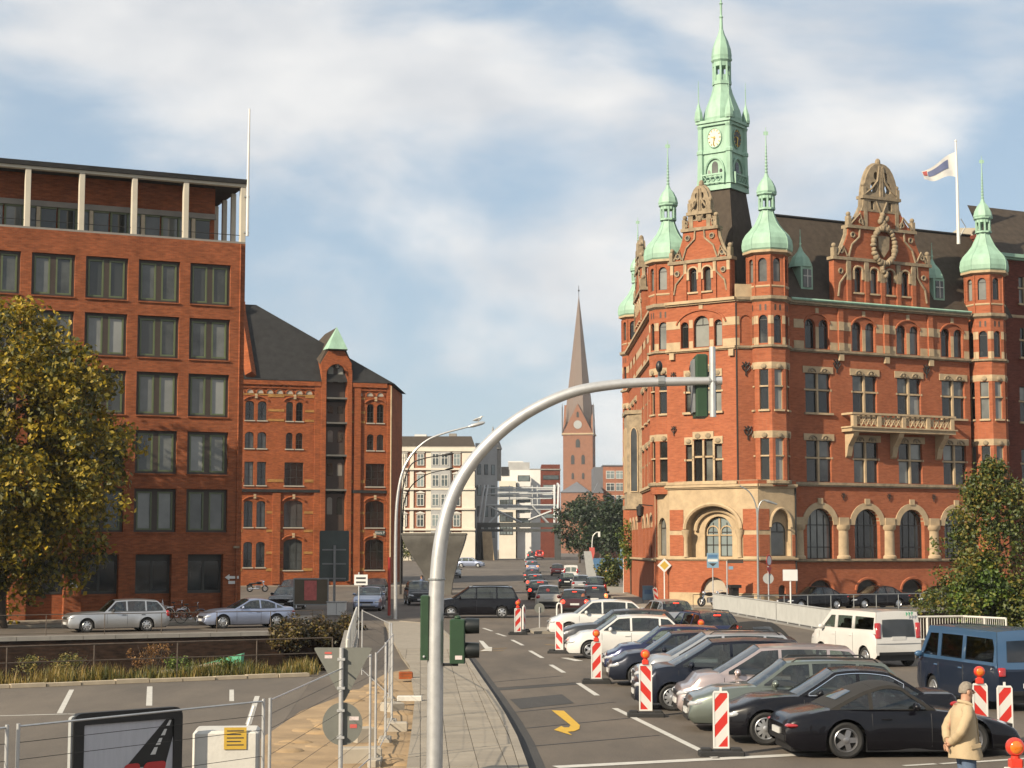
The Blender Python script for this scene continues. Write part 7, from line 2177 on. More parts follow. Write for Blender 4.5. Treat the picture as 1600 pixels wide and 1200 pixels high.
# two lanes of queueing cars
Q = [('hatch', 'car_cream', 'cream hatchback seen from behind in the left queueing lane', 857, 951, 1, 0),
     ('hatch', 'car_black', 'black small car just ahead of the cream hatchback, brake lights on', 842, 938, 1, 1),
     ('golf', 'car_maroon', 'dark maroon hatchback with red brake lights right of the cream hatchback', 898, 962, 1, 1),
     ('golf', 'car_grey', 'grey car with high brake light, third in the left lane', 836, 923, 1, 1),
     ('sedan', 'car_darkgrey', 'dark saloon ahead in the left lane with one lamp glowing', 831, 914, 1, 1),
     ('golf', 'car_bluesilver', 'pale blue car in the middle of the left lane', 832, 903, 1, 2),
     ('golf', 'car_silver', 'silver hatchback farther up the left lane', 829, 897.5, 1, 0),
     ('suv', 'car_darkgrey', 'dark car near the front of the left lane', 831, 890, 1, 1),
     ('kangoo', 'car_red', 'red car at the far head of the queue', 843, 886.5, 1, 1),
     ('estate', 'car_darkgrey', 'dark grey estate right of the maroon hatchback', 929, 952, 2, 2),
     ('suv', 'car_black', 'black off-roader in the right lane by the kerb', 931, 934, 2, 0),
     ('golf', 'car_silver', 'silver car with pale roof behind the white van', 908, 925, 2, 0),
     ('hatch', 'car_black', 'black small car beside the white van in the queue', 886, 920, 2, 0)]
for (kd, cl, lb, px, py, hd, lt) in Q:
    tail_on(kd, cl, lb, px, py, hd, lit=lt, detail=0)
tail_on('kangoo', 'car_white', 'small white van with two rear windows in the right lane', 892, 913, 2, cat='van', detail=0)
tail_on('hatch', 'car_red', 'red hatchback partly hidden by the small white van', 871, 907, 2, lit=0, detail=0)
# split rear window of the small white van: door post
# ---------------- crossing people carrier and cars on the left
g_ = G(745, 966)
car('van_mpv', 'car_black', 'black people carrier crossing the junction to the left', (g_.x, g_.y + 1), 268, name='moving_car', detail=1, roofbars=1, wheel=('rim', 6))
for (kd, cl, lb, px, py, hd) in [('sedan', 'car_grey', 'grey saloon parked nose out at the left kerb of the far street', 708, 909, 178), ('golf', 'car_bluesilver', 'pale blue car at the far left kerb by the stone pier', 735, 898, 100), ('golf', 'car_navy', 'dark blue car half hidden by the curved mast', 690, 921, 178), ('suv', 'car_black', 'black car with bright lamps left of the curved mast', 652, 946, 172)]:
    g_ = G(px, py); car(kd, cl, lb, (g_.x, g_.y + 1.5), hd, group='cars on the far left kerb', detail=0)
g_ = G(172, 988); car('oldest', 'car_silver', 'old silver estate car parked on the quay under the tree', (g_.x, g_.y + 1.1), 244, group='cars on the canal street', detail=1, wheel=('rim', 8), trim='black_trim')
g_ = G(378, 982); car('coupe', 'car_bluesilver', 'blue-silver coupe parked on the quay before the warehouse', (g_.x, g_.y + 1.2), 244, group='cars on the canal street', detail=1, wheel=('rim', 8))
g_ = G(443, 954); car('sedan', 'car_black', 'dark saloon nose-on beside the poster hoarding', (g_.x, g_.y + 2), 185, group='cars on the canal street', detail=0)
g_ = G(449, 938); car('estate', 'car_darkgrey', 'dark estate parked behind the dark saloon by the warehouse', (g_.x, g_.y + 3), 185, group='cars on the canal street', detail=0)
g_ = G(573, 955); car('sedan', 'car_bluesilver', 'pale blue-silver saloon facing us at the end of the white railing', (g_.x, g_.y + 2), 180, group='cars on the canal street', detail=0)
g_ = G(582, 940); car('suv', 'car_black', 'black off-roader behind the pale blue-silver saloon', (g_.x, g_.y + 3), 180, group='cars on the canal street', detail=0)
# ---------------- black saloons in front of the red corner building
for i, (lx, lb) in enumerate(((8.4, 'black saloon, leftmost of those before the arcade of the red building'), (13.4, 'black saloon, middle of those before the arcade of the red building'), (18.6, 'black car half hidden by the right tree before the red building'))):
    p = Vector((13.2, 105.8, 0)) + Vector((0.891, 0.454, 0)) * lx + Vector((-0.454, 0.891, 0)) * (3.2 if i != 2 else 3.0)
    car('sedan' if i < 2 else 'coupe', 'car_black', lb, (p.x, p.y), 243, group='black cars on the right quay', detail=1, wheel=('rim', 9), zoff=0.0)
# ================================================================ STREET FURNITURE
def tubepx(pts, Y):
    return [P(px, py, Y) for px, py in pts]
def rel(pts, o): return [p - o for p in pts]
# ---------------- curved signal mast
YM_ = 22.7
base = Vector((XA(678, YM_), YM_, 0.0))
mast = thing('signal_mast', 'silver curved mast arching over the road with traffic signals', 'traffic light', base, 0)
path = tubepx([(679, 1190), (680.5, 1000), (683, 905), (689, 845), (701, 793), (722, 746), (753, 704), (796, 664), (846, 633), (901, 611), (960, 601), (1022, 597), (1128, 595)], YM_)
# smooth by Catmull-Rom
def catmull(p, n=6):
    o = []
    for i in range(len(p) - 1):
        a, b, c, d = p[max(i - 1, 0)], p[i], p[i + 1], p[min(i + 2, len(p) - 1)]
        for q in range(n):
            t = q / n
            o.append(0.5 * ((2 * b) + (c - a) * t + (2 * a - 5 * b + 4 * c - d) * t * t + (3 * b - a - 3 * c + d) * t ** 3))
    return o + [p[-1]]
cp = rel(catmull([Vector((base.x, YM_, 0.13))] + path), base)
ln_ = [0]
for i in range(1, len(cp)): ln_.append(ln_[-1] + (cp[i] - cp[i - 1]).length)
rads = [0.105 - 0.052 * max(0, (l / ln_[-1] - 0.3)) / 0.7 for l in ln_]
m = MB(); m.tube(cp, rads, 18); m.build('tube', 'galvanised', mast, smooth=50)
m = MB(); m.lathe([(0.2, 0.0), (0.2, 0.03), (0.12, 0.05)], 16); m.build('base_flange', 'galvanised', mast)
p_ = P(681, 905, YM_) - base
m = MB(); m.lathe([(0.108, p_.z - 0.012), (0.113, p_.z - 0.006), (0.113, p_.z + 0.006), (0.108, p_.z + 0.012)], 18, (p_.x + 0.012, p_.y)); m.build('joint_ring', 'grey_steel', mast)
for px in (1033, 1112):
    a, b = P(px - 5, 596, YM_) - base, P(px + 5, 596, YM_) - base
    m = MB(); m.tube([a, b], 0.072, 12); m.build('clamp', 'grey_steel', mast)
m = MB(); q = P(1030, 580, YM_) - base; m.tube([q + Vector((0, 0, -0.12)), q], 0.02, 6).ball(q + Vector((0, 0, 0.06)), (0.045, 0.05, 0.08), 10, 7); m.build('sensor', 'black_plastic', mast, smooth=50)
# overhead signal head, its board seen from behind and the side
c = P(1098, 600, YM_) - base
m = MB(); m.bevbox(c.x - 0.085, c.x + 0.075, c.y + 0.02, c.y + 0.5, c.z - 0.42, c.z + 0.40, 0.02); sb = m.build('overhead_signal', 'signal_green', mast)
for z in (-0.28, 0.0, 0.27):
    m = MB(); m.M = Matrix.Translation((c.x, c.y + 0.5, c.z + z)) @ Matrix.Rotation(-pi / 2, 4, 'X'); m.lathe([(0.1, 0), (0.11, 0.02), (0.11, 0.16), (0.095, 0.16), (0.095, 0.02)], 14); m.build('visor', 'signal_black', sb, smooth=40)
m = MB(); m.box(c.x - 0.115, c.x - 0.088, c.y + 0.1, c.y + 0.44, c.z - 0.36, c.z + 0.34); m.build('board_edge', 'grey_steel', sb)
c2 = P(1113, 597, YM_) - base
m = MB(); m.tube([c2 + Vector((0.0, -0.03, -0.46)), c2 + Vector((0.0, -0.03, 0.46))], 0.042, 10); m.build('signal_bracket', 'galvanised', mast)
# two pedestrian heads low on the mast
for (px0, px1, py0, py1, vis) in ((703, 727, 967, 1036, True),):
    a, b = P(px0, py1, YM_) - base, P(px1, py0, YM_) - base
    m = MB(); m.bevbox(a.x, b.x, -0.12, 0.12, a.z, b.z, 0.015); hd = m.build('signal_head', 'signal_green', mast)
    for py in (978, 1016):
        q = P(px1, py, YM_) - base
        m = MB(); m.M = Matrix.Translation((q.x, 0, q.z)) @ Matrix.Rotation(pi / 2, 4, 'Y'); m.lathe([(0.1, 0), (0.105, 0.02), (0.098, 0.18), (0.088, 0.18), (0.088, 0.03)], 16, capt=True); m.build('visor', 'signal_black', hd, smooth=40)
    q = P(717, 1027, YM_) - base
    m = MB(); m.box(q.x - 0.045, q.x + 0.045, -0.124, -0.119, q.z - 0.022, q.z + 0.028); m.build('sticker', 'sticker', hd)
    q = P(715, 965, YM_) - base
    m = MB(); m.ball((q.x, 0, q.z), (0.045, 0.045, 0.03), 10, 6); m.build('cap', 'signal_green', hd)
a, b = P(657, 1031, YM_) - base, P(669, 930, YM_) - base
m = MB(); m.bevbox(a.x, b.x + 0.02, -0.08, 0.2, a.z, b.z, 0.015); hd = m.build('signal_head', 'signal_green', mast)
q = P(663, 1028, YM_) - base
m = MB(); m.ball((q.x, -0.085, q.z + 0.02), 0.018, 8, 5); m.build('screw', 'galvanised', hd)
q, q1 = P(690, 1038, YM_) - base, P(716, 1038, YM_) - base
m = MB(); m.box(q.x, q1.x, -0.03, 0.03, q.z - 0.02, q.z + 0.015); m.build('bracket', 'black_plastic', mast)
q, q1 = P(690, 960, YM_) - base, P(716, 960, YM_) - base
m = MB(); m.box(q.x, q1.x, 0.0, 0.05, q.z - 0.015, q.z + 0.015); m.build('bracket', 'black_plastic', mast)
# ---------------- street lamps
def lamp(label, pxs, Y, r0=0.1, mt='galvanised', head=True):
    pts = tubepx(pxs, Y)
    b = Vector((pts[0].x, Y, GZ(Y)))
    t = thing('street_lamp', label, 'street lamp', b, 0, 'curved street lamps')
    cpts = rel(catmull([Vector((b.x, b.y, b.z))] + pts, 5), b)
    n = len(cpts)
    m = MB(); m.tube(cpts, [r0 * (1 - 0.6 * i / n) for i in range(n)], 10); m.build('pole', mt, t, smooth=50)
    if head:
        e, d = cpts[-1], (cpts[-1] - cpts[-6]).normalized()
        m = MB(); m.tube([e - d * 0.1, e + d * 0.15, e + d * 0.7, e + d * 0.85], [0.06, 0.11, 0.1, 0.03], 10); m.build('luminaire', mt, t, smooth=50)
    return t
lamp('tall pale street lamp curving right in front of the warehouse corner', [(618, 940), (618, 865), (620, 790), (628, 741), (643, 711), (666, 689), (694, 677), (735, 666)], 97, 0.11)
lamp('dark street lamp behind the pale one, upper of the two dark arms', [(626, 900), (627, 800), (630, 760), (641, 728), (660, 717), (694, 711)], 150, 0.1, 'iron')
lamp('dark street lamp behind the pale one, lower of the two dark arms', [(628, 900), (629, 815), (633, 780), (645, 757), (668, 741), (697, 734)], 190, 0.1, 'iron')
b_ = Vector((XA(1181, 113), 113, 0.13))
t = thing('street_lamp', 'grey double-armed street lamp in front of the red corner building', 'street lamp', b_, 0)
m = MB(); m.tube([(0, 0, 0), (0, 0, 5.2), (0.02, 0, 6.4)], [0.08, 0.06, 0.05], 8); m.build('pole', 'grey_steel', t)
m = MB(); m.tube(catmull([Vector((0.02, 0, 5.4)), Vector((-0.1, 0, 6.6)), Vector((-0.5, 0, 7.4)), Vector((-1.1, 0, 7.8))], 5), 0.045, 6); m.build('arm', 'grey_steel', t)
m = MB(); m.tube(catmull([Vector((0.02, 0, 5.4)), Vector((0.1, 0, 6.4)), Vector((0.3, 0, 6.8)), Vector((0.55, 0, 6.85))], 5), 0.045, 6); m.build('arm', 'grey_steel', t)
m = MB(); m.tube([(0.45, 0, 6.88), (0.7, 0, 6.8), (1.3, 0, 6.6)], [0.05, 0.1, 0.05], 8); m.build('luminaire', 'grey_steel', t)
# gull on the pale lamp
q = P(747, 661, 97)
t = thing('gull', 'small white gull perched on the tip of the pale street lamp', 'bird', q + Vector((0, 0, 0.03)), 0)
m = MB(); m.tube([(-0.24, 0, 0.10), (-0.1, 0, 0.14), (0.05, 0, 0.19), (0.14, 0, 0.25), (0.19, 0, 0.33), (0.24, 0, 0.34)], [0.02, 0.08, 0.1, 0.075, 0.055, 0.02], 10); m.build('body', 'frame_white', t, smooth=60)
m = MB(); m.tube([(0.1, -0.07, 0.24), (-0.1, -0.085, 0.18), (-0.32, -0.03, 0.1)], [0.03, 0.06, 0.012], 8); m.build('wing', 'sign_grey', t, smooth=60)
m = MB(); m.tube([(0.1, 0.07, 0.24), (-0.1, 0.085, 0.18), (-0.32, 0.03, 0.1)], [0.03, 0.06, 0.012], 8); m.build('wing', 'sign_grey', t, smooth=60)
m = MB(); m.tube([(0.23, 0, 0.34), (0.31, 0, 0.325)], [0.018, 0.005], 6); m.build('beak', 'sign_yellow', t)
for s in (-0.03, 0.03):
    m = MB(); m.tube([(0.02, s, 0.12), (0.02, s, -0.02)], 0.008, 4); m.build('leg', 'sign_yellow', t)
# ---------------- striped beacons
def beacon(label, x, y, rz=0.0, lampcol=True, stripe='stripe_a', lampz=None, tilt=0.0):
    t = thing('striped_beacon', label, 'traffic beacon', (x, y, GZ(y)), rz, 'striped red and white beacons')
    m = MB(); m.bevbox(-0.42, 0.42, -0.2, 0.2, 0.0, 0.1, 0.02); m.build('foot', 'rubber', t)
    for sx in (-1, 1):
        m = MB(); m.bevbox(sx * 0.28 - 0.1, sx * 0.28 + 0.1, -0.12, 0.12, 0.1, 0.15, 0.015); m.build('foot_pad', 'rubber', t)
    m = MB(); m.box(-0.125, 0.125, -0.018, 0.018, 0.17, 1.17); m.build('board', stripe, t)
    o = [(-0.15, 0.14), (0.15, 0.14), (0.15, 1.15), (0.12, 1.2), (-0.12, 1.2), (-0.15, 1.15)]
    m = MB(); m.solid(o, -0.028, 0.028, [rect(-0.122, 0.122, 0.17, 1.165)]); m.build('frame', 'frame_white', t)
    if lampcol:
        m = MB(); m.bevbox(-0.075, 0.075, -0.06, 0.06, 1.2, 1.3, 0.015); m.lathe([(0.05, 1.28), (0.05, 1.33)], 10); lb = m.build('lamp_body', 'beacon_red', t)
        m = MB(); m.M = Matrix.Translation((0, 0, 1.43)) @ Matrix.Rotation(pi / 2, 4, 'X')
        m.lathe([(0.02, -0.062), (0.085, -0.058), (0.108, -0.03), (0.108, 0.03), (0.085, 0.058), (0.02, 0.062)], 18, capb=True); m.build('lamp_ring', 'beacon_red', lb, smooth=40)
        for sy in (-1, 1):
            m = MB(); m.ball((0, sy * 0.045, 1.43), (0.082, 0.035, 0.082), 14, 8); m.build('lens', 'lens_amber', lb, smooth=60)
    else:
        m = MB(); m.box(-0.02, 0.02, -0.02, 0.02, 1.2, 1.27); m.build('peg', 'frame_white', t)
    return t
def bpx(label, px, py, **k):
    g_ = G(px, py); return beacon(label, g_.x, g_.y, **k)
bpx('striped beacon with red lamp at the junction, farthest to the left', 809, 992, rz=0.15, stripe='stripe_b')
g_ = G(819, 990); beacon('striped beacon turned edge-on behind the junction beacon', g_.x, g_.y + 1.2, 1.2, False)
bpx('striped beacon leaning before the two white parked cars', 874, 1021, lampcol=False, stripe='stripe_a', rz=-0.2)
bpx('striped beacon with amber lamp before the navy hatchback', 932, 1068, stripe='stripe_b')
bpx('striped beacon with amber lamp before the blue-black compact', 1009, 1120, stripe='stripe_a')
bpx('striped beacon without lamp, nearest of the row, before the black saloon', 1127, 1181, lampcol=False, stripe='stripe_b')
beacon('striped beacon with red lamp behind the sports car bonnet', XA(1520, 35.0), 35.0, 0.0, True, 'stripe_a')
beacon('striped beacon without lamp beside the blue van tail', XA(1558, 34.4), 34.4, 0.0, False, 'stripe_b')
beacon('striped beacon with red lamp between the parked row and the navy estate', XA(1092, 58), 58, 0.1, True, 'stripe_a')
beacon('striped beacon with white peg beside the navy estate tail', XA(1126, 56), 56, 0.1, False, 'stripe_b')
beacon('tall lamp beacon at the lower right corner of the picture', XA(1572, 20.5), 20.5, 0.0, True, 'stripe_a').location.z = 0.14
g_ = P(1027, 934, 121)
bt = beacon('leaning striped beacon beside the red bins at the corner building', g_.x, 121, 0.3, False, 'stripe_a'); bt.rotation_euler = (0, R(-9), 0.3)
# ---------------- sign posts
def post(name, label, x, y, hgt, r=0.03, cat='road sign', mt='galvanised', z=None, rz=0.0, group=None):
    t = thing(name, label, cat, (x, y, GZ(y) if z is None else z), rz, group)
    m = MB(); m.tube([(0, 0, -0.05), (0, 0, hgt)], r, 10); m.build('post', mt, t, smooth=50)
    return t
def disc(t, z, r, mt, y0=-0.05, y1=-0.03, name='disc', x=0.0):
    m = MB(); m.solid([(x + r * cos(2 * pi * k / 28), z + r * sin(2 * pi * k / 28)) for k in range(28)], y0, y1); return m.build(name, mt, t)
# back of yield triangle and round sign near us
Ys = 27.9
s_ = F / Ys
zz = lambda py: P(537, py, Ys).z
t = post('road_sign', 'back of a grey triangular yield sign above a round sign on one post', XA(537, Ys), Ys, zz(1012), 0.038, z=0.0)
X0 = XA(537, Ys)
def rounded(pts, r, n=4):
    o = []
    k = len(pts)
    for i in range(k):
        p, a, b = Vector(pts[i]), Vector(pts[i - 1]), Vector(pts[(i + 1) % k])
        u, v = (a - p).normalized(), (b - p).normalized()
        s0, s1 = p + u * r, p + v * r
        for q in range(n + 1):
            w_ = q / n
            o.append(tuple((1 - w_) ** 2 * s0 + 2 * w_ * (1 - w_) * p + w_ ** 2 * s1))
    return o
tri = [(XA(493, Ys) - X0, zz(1012)), (XA(541, Ys) - X0, zz(1098)), (XA(585, Ys) - X0, zz(1012))]
m = MB(); m.solid(rounded(tri, 0.05), 0.045, 0.052); pl = m.build('triangle_plate', 'sign_back', t)
m = MB(); m.solid([(XA(539, Ys) - X0 + 0.318 * cos(2 * pi * k / 36), zz(1131.5) + 0.335 * sin(2 * pi * k / 36)) for k in range(36)], 0.045, 0.052); pl2 = m.build('round_plate', 'sign_back', t)
m = MB(); m.box(-0.27, -0.16, 0.040, 0.0445, zz(1022), zz(1019)); m.build('sticker', 'sticker_red', pl)
m = MB(); m.box(-0.27, -0.15, 0.040, 0.0445, zz(1029), zz(1024)); m.build('sticker', 'sticker', pl)
m = MB(); m.box(0.13, 0.28, 0.040, 0.0445, zz(1126), zz(1120)); m.build('sticker', 'sticker', pl2)
m = MB(); m.box(0.14, 0.25, 0.040, 0.0445, zz(1138), zz(1132)); m.build('sticker', 'sticker_red', pl2)
for z in (zz(1030), zz(1075), zz(1110), zz(1152)):
    m = MB(); m.box(-0.06, 0.06, -0.045, 0.044, z - 0.02, z + 0.02); m.build('clamp', 'galvanised', t)
# no-stopping sign before the office
g_ = G(298, 967)
t = post('road_sign', 'round blue and red no-stopping sign on a white post before the office door', g_.x, g_.y, 2.65, 0.035, mt='frame_white', z=0.13)
disc(t, 2.75, 0.25, 'sign_red', -0.06, -0.035); disc(t, 2.75, 0.2, 'sign_blue', -0.066, -0.0605, 'disc_centre')
m = MB(); m.M = Matrix.Translation((0, 0, 2.75)) @ Matrix.Rotation(R(45), 4, 'Y'); m.box(-0.21, 0.21, -0.072, -0.0665, -0.02, 0.02); m.build('bar', 'sign_red', t)
m = MB(); m.M = Matrix.Translation((0, 0, 2.75)) @ Matrix.Rotation(R(-45), 4, 'Y'); m.box(-0.21, 0.21, -0.0785, -0.073, -0.02, 0.02); m.build('bar', 'sign_red', t)
m = MB(); m.box(-0.16, 0.16, -0.05, -0.035, 2.27, 2.42); m.build('plate', 'sign_grey', t)
# large direction sign seen from behind
Yg = 121.0
t = post('direction_sign', 'back of a large dark green direction sign before the warehouse', XA(525, Yg), Yg, P(525, 852, Yg).z, 0.09, mt='grey_steel')
xa, xb_ = XA(501, Yg) - XA(525, Yg), XA(547, Yg) - XA(525, Yg)
m = MB(); m.solid(rounded([(xa, P(0, 908, Yg).z), (xb_, P(0, 908, Yg).z), (xb_, P(0, 829, Yg).z), (xa, P(0, 829, Yg).z)], 0.12), 0.12, 0.16); m.build('panel', 'sign_darkgreen', t)
for py in (859, 881, 904):
    z = P(0, py, Yg).z
    m = MB(); m.box(xa + 0.2, xb_ - 0.2, 0.08, 0.119, z - 0.05, z + 0.05); m.build('stiffener', 'grey_steel', t)
# hoarding with red poster
Yh = 104.0
xo = XA(489, Yh)
t = thing('poster_hoarding', 'olive hoarding with one red poster on two posts beside dark cars', 'hoarding', (xo, Yh, 0.13), R(4))
za, zb_ = P(0, 948, Yh).z, P(0, 908, Yh).z
m = MB(); m.box(-1.0, 1.0, 0, 0.06, za, zb_); m.build('board', 'board_olive', t)
m = MB(); m.solid(rect(-1.04, 1.04, za - 0.04, zb_ + 0.05), -0.04, -0.001, [rect(-0.97, 0.97, za + 0.03, zb_ - 0.03)]); m.build('frame', 'grey_steel', t)
m = MB(); m.box(-0.4, 0.33, -0.02, -0.003, za + 0.25, zb_ - 0.1); m.build('poster', 'poster_red', t)
for x in (-1.0, 1.0):
    m = MB(); m.box(x - 0.04, x + 0.04, 0.062, 0.12, -0.1, zb_); m.build('post', 'grey_steel', t)
g_ = G(526, 963)
t = thing('cable_cabinet', 'low white cabinet beside the poster hoarding', 'cabinet', (g_.x, g_.y, 0.0), 0)
m = MB(); m.bevbox(-0.55, 0.55, -0.2, 0.2, 0.08, 0.8, 0.02); m.build('body', 'frame_white', t)
m = MB(); m.box(-0.5, 0.5, -0.18, 0.18, 0.0, 0.08); m.build('plinth', 'concrete', t)
m = MB(); m.box(-0.59, 0.59, -0.24, 0.24, 0.8, 0.85); m.build('lid', 'sign_grey', t)
m = MB(); m.box(-0.01, 0.01, -0.205, -0.2, 0.12, 0.76); m.build('door_gap', 'black_trim', t)
# white two-line sign on the bridge corner
Yq = 76.0
t = post('road_sign', 'small white board with two dark lines on a post by the white railing', XA(563, Yq), Yq, 2.85, 0.032, mt='galvanised')
m = MB(); m.box(-0.2, 0.38, -0.06, -0.035, 2.3, 2.75); m.build('board', 'sign_white', t)
for z in (2.6, 2.42):
    m = MB(); m.box(-0.12, 0.3, -0.066, -0.061, z - 0.04, z + 0.04); m.build('print', 'sign_text', t)
t = post('barrier_post', 'thin dark red post by the street lamp', XA(610, 99), 99, 3.4, 0.09, cat='post', mt='car_red')
m = MB(); m.box(-0.13, 0.13, -0.13, 0.13, -0.05, 0.12); m.build('foot', 'concrete', t)
# signs by the corner building
Yd = 119.0
t = post('road_sign', 'yellow and white diamond priority sign on a pale post by the red corner building', XA(1036, Yd), Yd, 2.9, 0.045, mt='frame_white')
m = MB(); m.solid([(0.48, 2.75), (0, 3.23), (-0.48, 2.75), (0, 2.27)], -0.07, -0.05); m.build('plate', 'sign_white', t)
m = MB(); m.solid([(0.3, 2.75), (0, 3.05), (-0.3, 2.75), (0, 2.45)], -0.078, -0.071); m.build('centre', 'sign_yellow', t)
Yd = 113.0
t = post('road_sign', 'pale blue detour sign with dark arrow before the arched portal', XA(1111, Yd), Yd, 3.6, 0.04)
m = MB(); m.box(-0.38, 0.38, -0.07, -0.05, 2.65, 3.6); m.build('board', 'sign_paleblue', t)
m = MB(); m.box(-0.3, 0.3, -0.077, -0.071, 3.3, 3.5); m.build('print', 'sign_blue', t)
m = MB(); m.box(-0.32, 0.32, -0.077, -0.071, 3.05, 3.2); m.build('print', 'sign_white', t)
m = MB(); m.solid([(-0.25, 2.95), (0, 2.74), (0.25, 2.95)], -0.077, -0.071); m.build('arrow', 'sign_text', t)
t = post('street_sign', 'thin post with dark street name plate before the portal', XA(1133, 112.5), 112.5, 3.1, 0.045)
m = MB(); m.box(0.05, 1.05, -0.03, 0.03, 2.95, 3.2); m.build('name_plate', 'brown_frame', t)
m = MB(); m.box(0.1, 0.4, -0.02, 0.02, 2.55, 2.75); m.build('small_plate', 'sign_paleblue', t)
Yd = 108.0
t = post('road_sign', 'red-rimmed round sign turned sideways above a grey round sign back', XA(1197, Yd), Yd, 3.4, 0.04, z=0.0)
m = MB(); m.M = Matrix.Rotation(R(55), 4, 'Z'); m.solid([(0.36 * cos(2 * pi * k / 28), 3.15 + 0.36 * sin(2 * pi * k / 28)) for k in range(28)], -0.07, -0.05); q = m.build('disc', 'sign_red', t)
m = MB(); m.M = Matrix.Rotation(R(55), 4, 'Z'); m.solid([(0.27 * cos(2 * pi * k / 28), 3.15 + 0.27 * sin(2 * pi * k / 28)) for k in range(28)], -0.077, -0.071); m.build('disc_centre', 'sign_white', t)
m = MB(); m.M = Matrix.Rotation(R(55), 4, 'Z'); m.solid([(-0.35, 2.75), (0, 2.3), (0.35, 2.75)][::-1], -0.07, -0.05); m.build('triangle', 'sign_red', t)
disc(t, 2.05, 0.33, 'sign_grey', 0.045, 0.06)
t = post('road_sign', 'blank white board on a pale post in front of the red corner building', XA(1231, 106.5), 106.5, 2.0, 0.05, mt='frame_white')
m = MB(); m.box(-0.45, 0.42, -0.08, -0.05, 1.95, 2.6); m.build('board', 'sign_white', t)
m = MB(); m.solid(rect(-0.47, 0.44, 1.93, 2.62), -0.075, -0.049, [rect(-0.43, 0.4, 1.97, 2.58)]); m.build('frame', 'sign_grey', t)
# blue A-board, red bins
t = thing('pavement_sign', 'pale blue folding pavement sign on two legs at the corner building', 'sign', (XA(1010, 122), 122, 0.0), R(8))
for sy in (-1, 1):
    m = MB(); m.M = Matrix.Translation((0, sy * 0.22, 0)) @ Matrix.Rotation(sy * R(12), 4, 'X'); m.box(-0.36, 0.36, -0.02, 0.02, 0.35, 1.35); m.build('board', 'sign_paleblue', t)
    for sx in (-0.3, 0.3):
        m = MB(); m.M = Matrix.Translation((0, sy * 0.22, 0)) @ Matrix.Rotation(sy * R(12), 4, 'X'); m.box(sx - 0.025, sx + 0.025, -0.015, 0.015, -0.02, 0.35); m.build('leg', 'grey_steel', t)
m = MB(); m.M = Matrix.Translation((0, -0.22, 0)) @ Matrix.Rotation(-R(12), 4, 'X'); m.box(-0.25, 0.25, -0.026, -0.0205, 0.75, 1.05); m.build('print', 'sign_blue', t)
for i, (dx, lb) in enumerate(((0.0, 'bright red litter bin beside the priority sign post'), (0.45, 'second red litter bin tucked behind the first'))):
    t = thing('litter_bin', lb, 'bin', (XA(1041, 120) + dx, 120.3 + dx * 0.6, 0.13), 0, 'red bins')
    m = MB(); m.lathe([(0.2, 0.05), (0.23, 0.1), (0.25, 0.85), (0.2, 0.98), (0.12, 1.05)], 14, capb=True); m.build('bin', 'beacon_red', t, smooth=40)
    m = MB(); m.box(-0.15, 0.15, -0.26, -0.2, 0.72, 0.84); m.build('slot', 'black_plastic', t)
    m = MB(); m.tube([(0, 0.25, 0), (0, 0.25, 1.3)], 0.03, 6); m.build('post', 'grey_steel', t)
# keep-right sign and white hoop on the small island
g_ = G(843, 985)
t = post('road_sign', 'small dark round sign back on a thin post on the junction island', g_.x, g_.y, 1.1, 0.03, z=0)
disc(t, 1.05, 0.24, 'sign_back', 0.035, 0.05)
g_ = G(874, 975)
t = thing('hoop_bollard', 'narrow white hoop bollard behind the white crossover', 'bollard', (g_.x, g_.y, 0), 0)
m = MB(); m.tube(catmull([Vector((-0.12, 0, 0)), Vector((-0.12, 0, 0.9)), Vector((0, 0, 1.05)), Vector((0.12, 0, 0.9)), Vector((0.12, 0, 0))], 6), 0.045, 8); m.build('hoop', 'frame_white', t, smooth=50)
m = MB(); m.box(-0.16, 0.16, -0.06, 0.06, -0.02, 0.03); m.build('foot', 'galvanised', t)
isl = [(1.0, 80.2), (2.4, 80.5), (2.6, 83.5), (1.3, 84.5), (0.8, 82.5)]
raised('junction_island', isl, 0.12, 'kerb_stone')
# ---------------- construction fence
def fence_panel(label, a, b, hgt=2.0, wires=(0.28, 0.6, 0.95, 1.3, 1.62, 1.8), upr=9):
    a, b = Vector((a[0], a[1], 0)), Vector((b[0], b[1], 0))
    d = b - a
    t = thing('fence_panel', label, 'fence', a, math.atan2(d.y, d.x), 'construction fence panels')
    ln = d.length
    for x in (0.04, ln - 0.04):
        m = MB(); m.tube([(x, 0, 0.02), (x, 0, hgt)], 0.022, 8); m.build('post', 'galvanised', t, smooth=50)
    for z in (0.18, hgt - 0.03):
        m = MB(); m.tube([(0.05, 0, z), (ln - 0.05, 0, z)], 0.013, 6); m.build('rail', 'galvanised', t)
    m = MB()
    for z in wires: m.tube([(0.05, 0.0, z), (ln - 0.05, 0, z)], 0.0035, 4, False)
    struct(m.build('wires', 'iron', t), 'stuff')
    m = MB(); m.bevbox(-0.32, 0.32, -0.12, 0.12, 0.0, 0.14, 0.02); m.build('foot_block', 'concrete_light', t)
    return t
fence_panel('construction fence panel behind the road picture board at lower left', (-7.6, 15.6), (-5.32, 18.75))
fence_panel('construction fence panel passing in front of the road picture board', (-5.28, 18.8), (-3.06, 21.95))
fence_panel('construction fence panel ending at the mast pavement, before the round sign', (-3.02, 22.0), (-2.50, 31.2))
fence_panel('tall fence panel nearest along the slab pavement edge', (-2.44, 31.6), (-2.50, 35.0))
fence_panel('second fence panel along the slab pavement edge', (-2.52, 35.1), (-2.62, 38.6))
fence_panel('fence panel along the pavement edge beside the sand', (-2.64, 38.7), (-3.05, 44.5))
fence_panel('farthest fence panel leading to the white bridge railing', (-3.1, 44.6), (-4.6, 54.0))
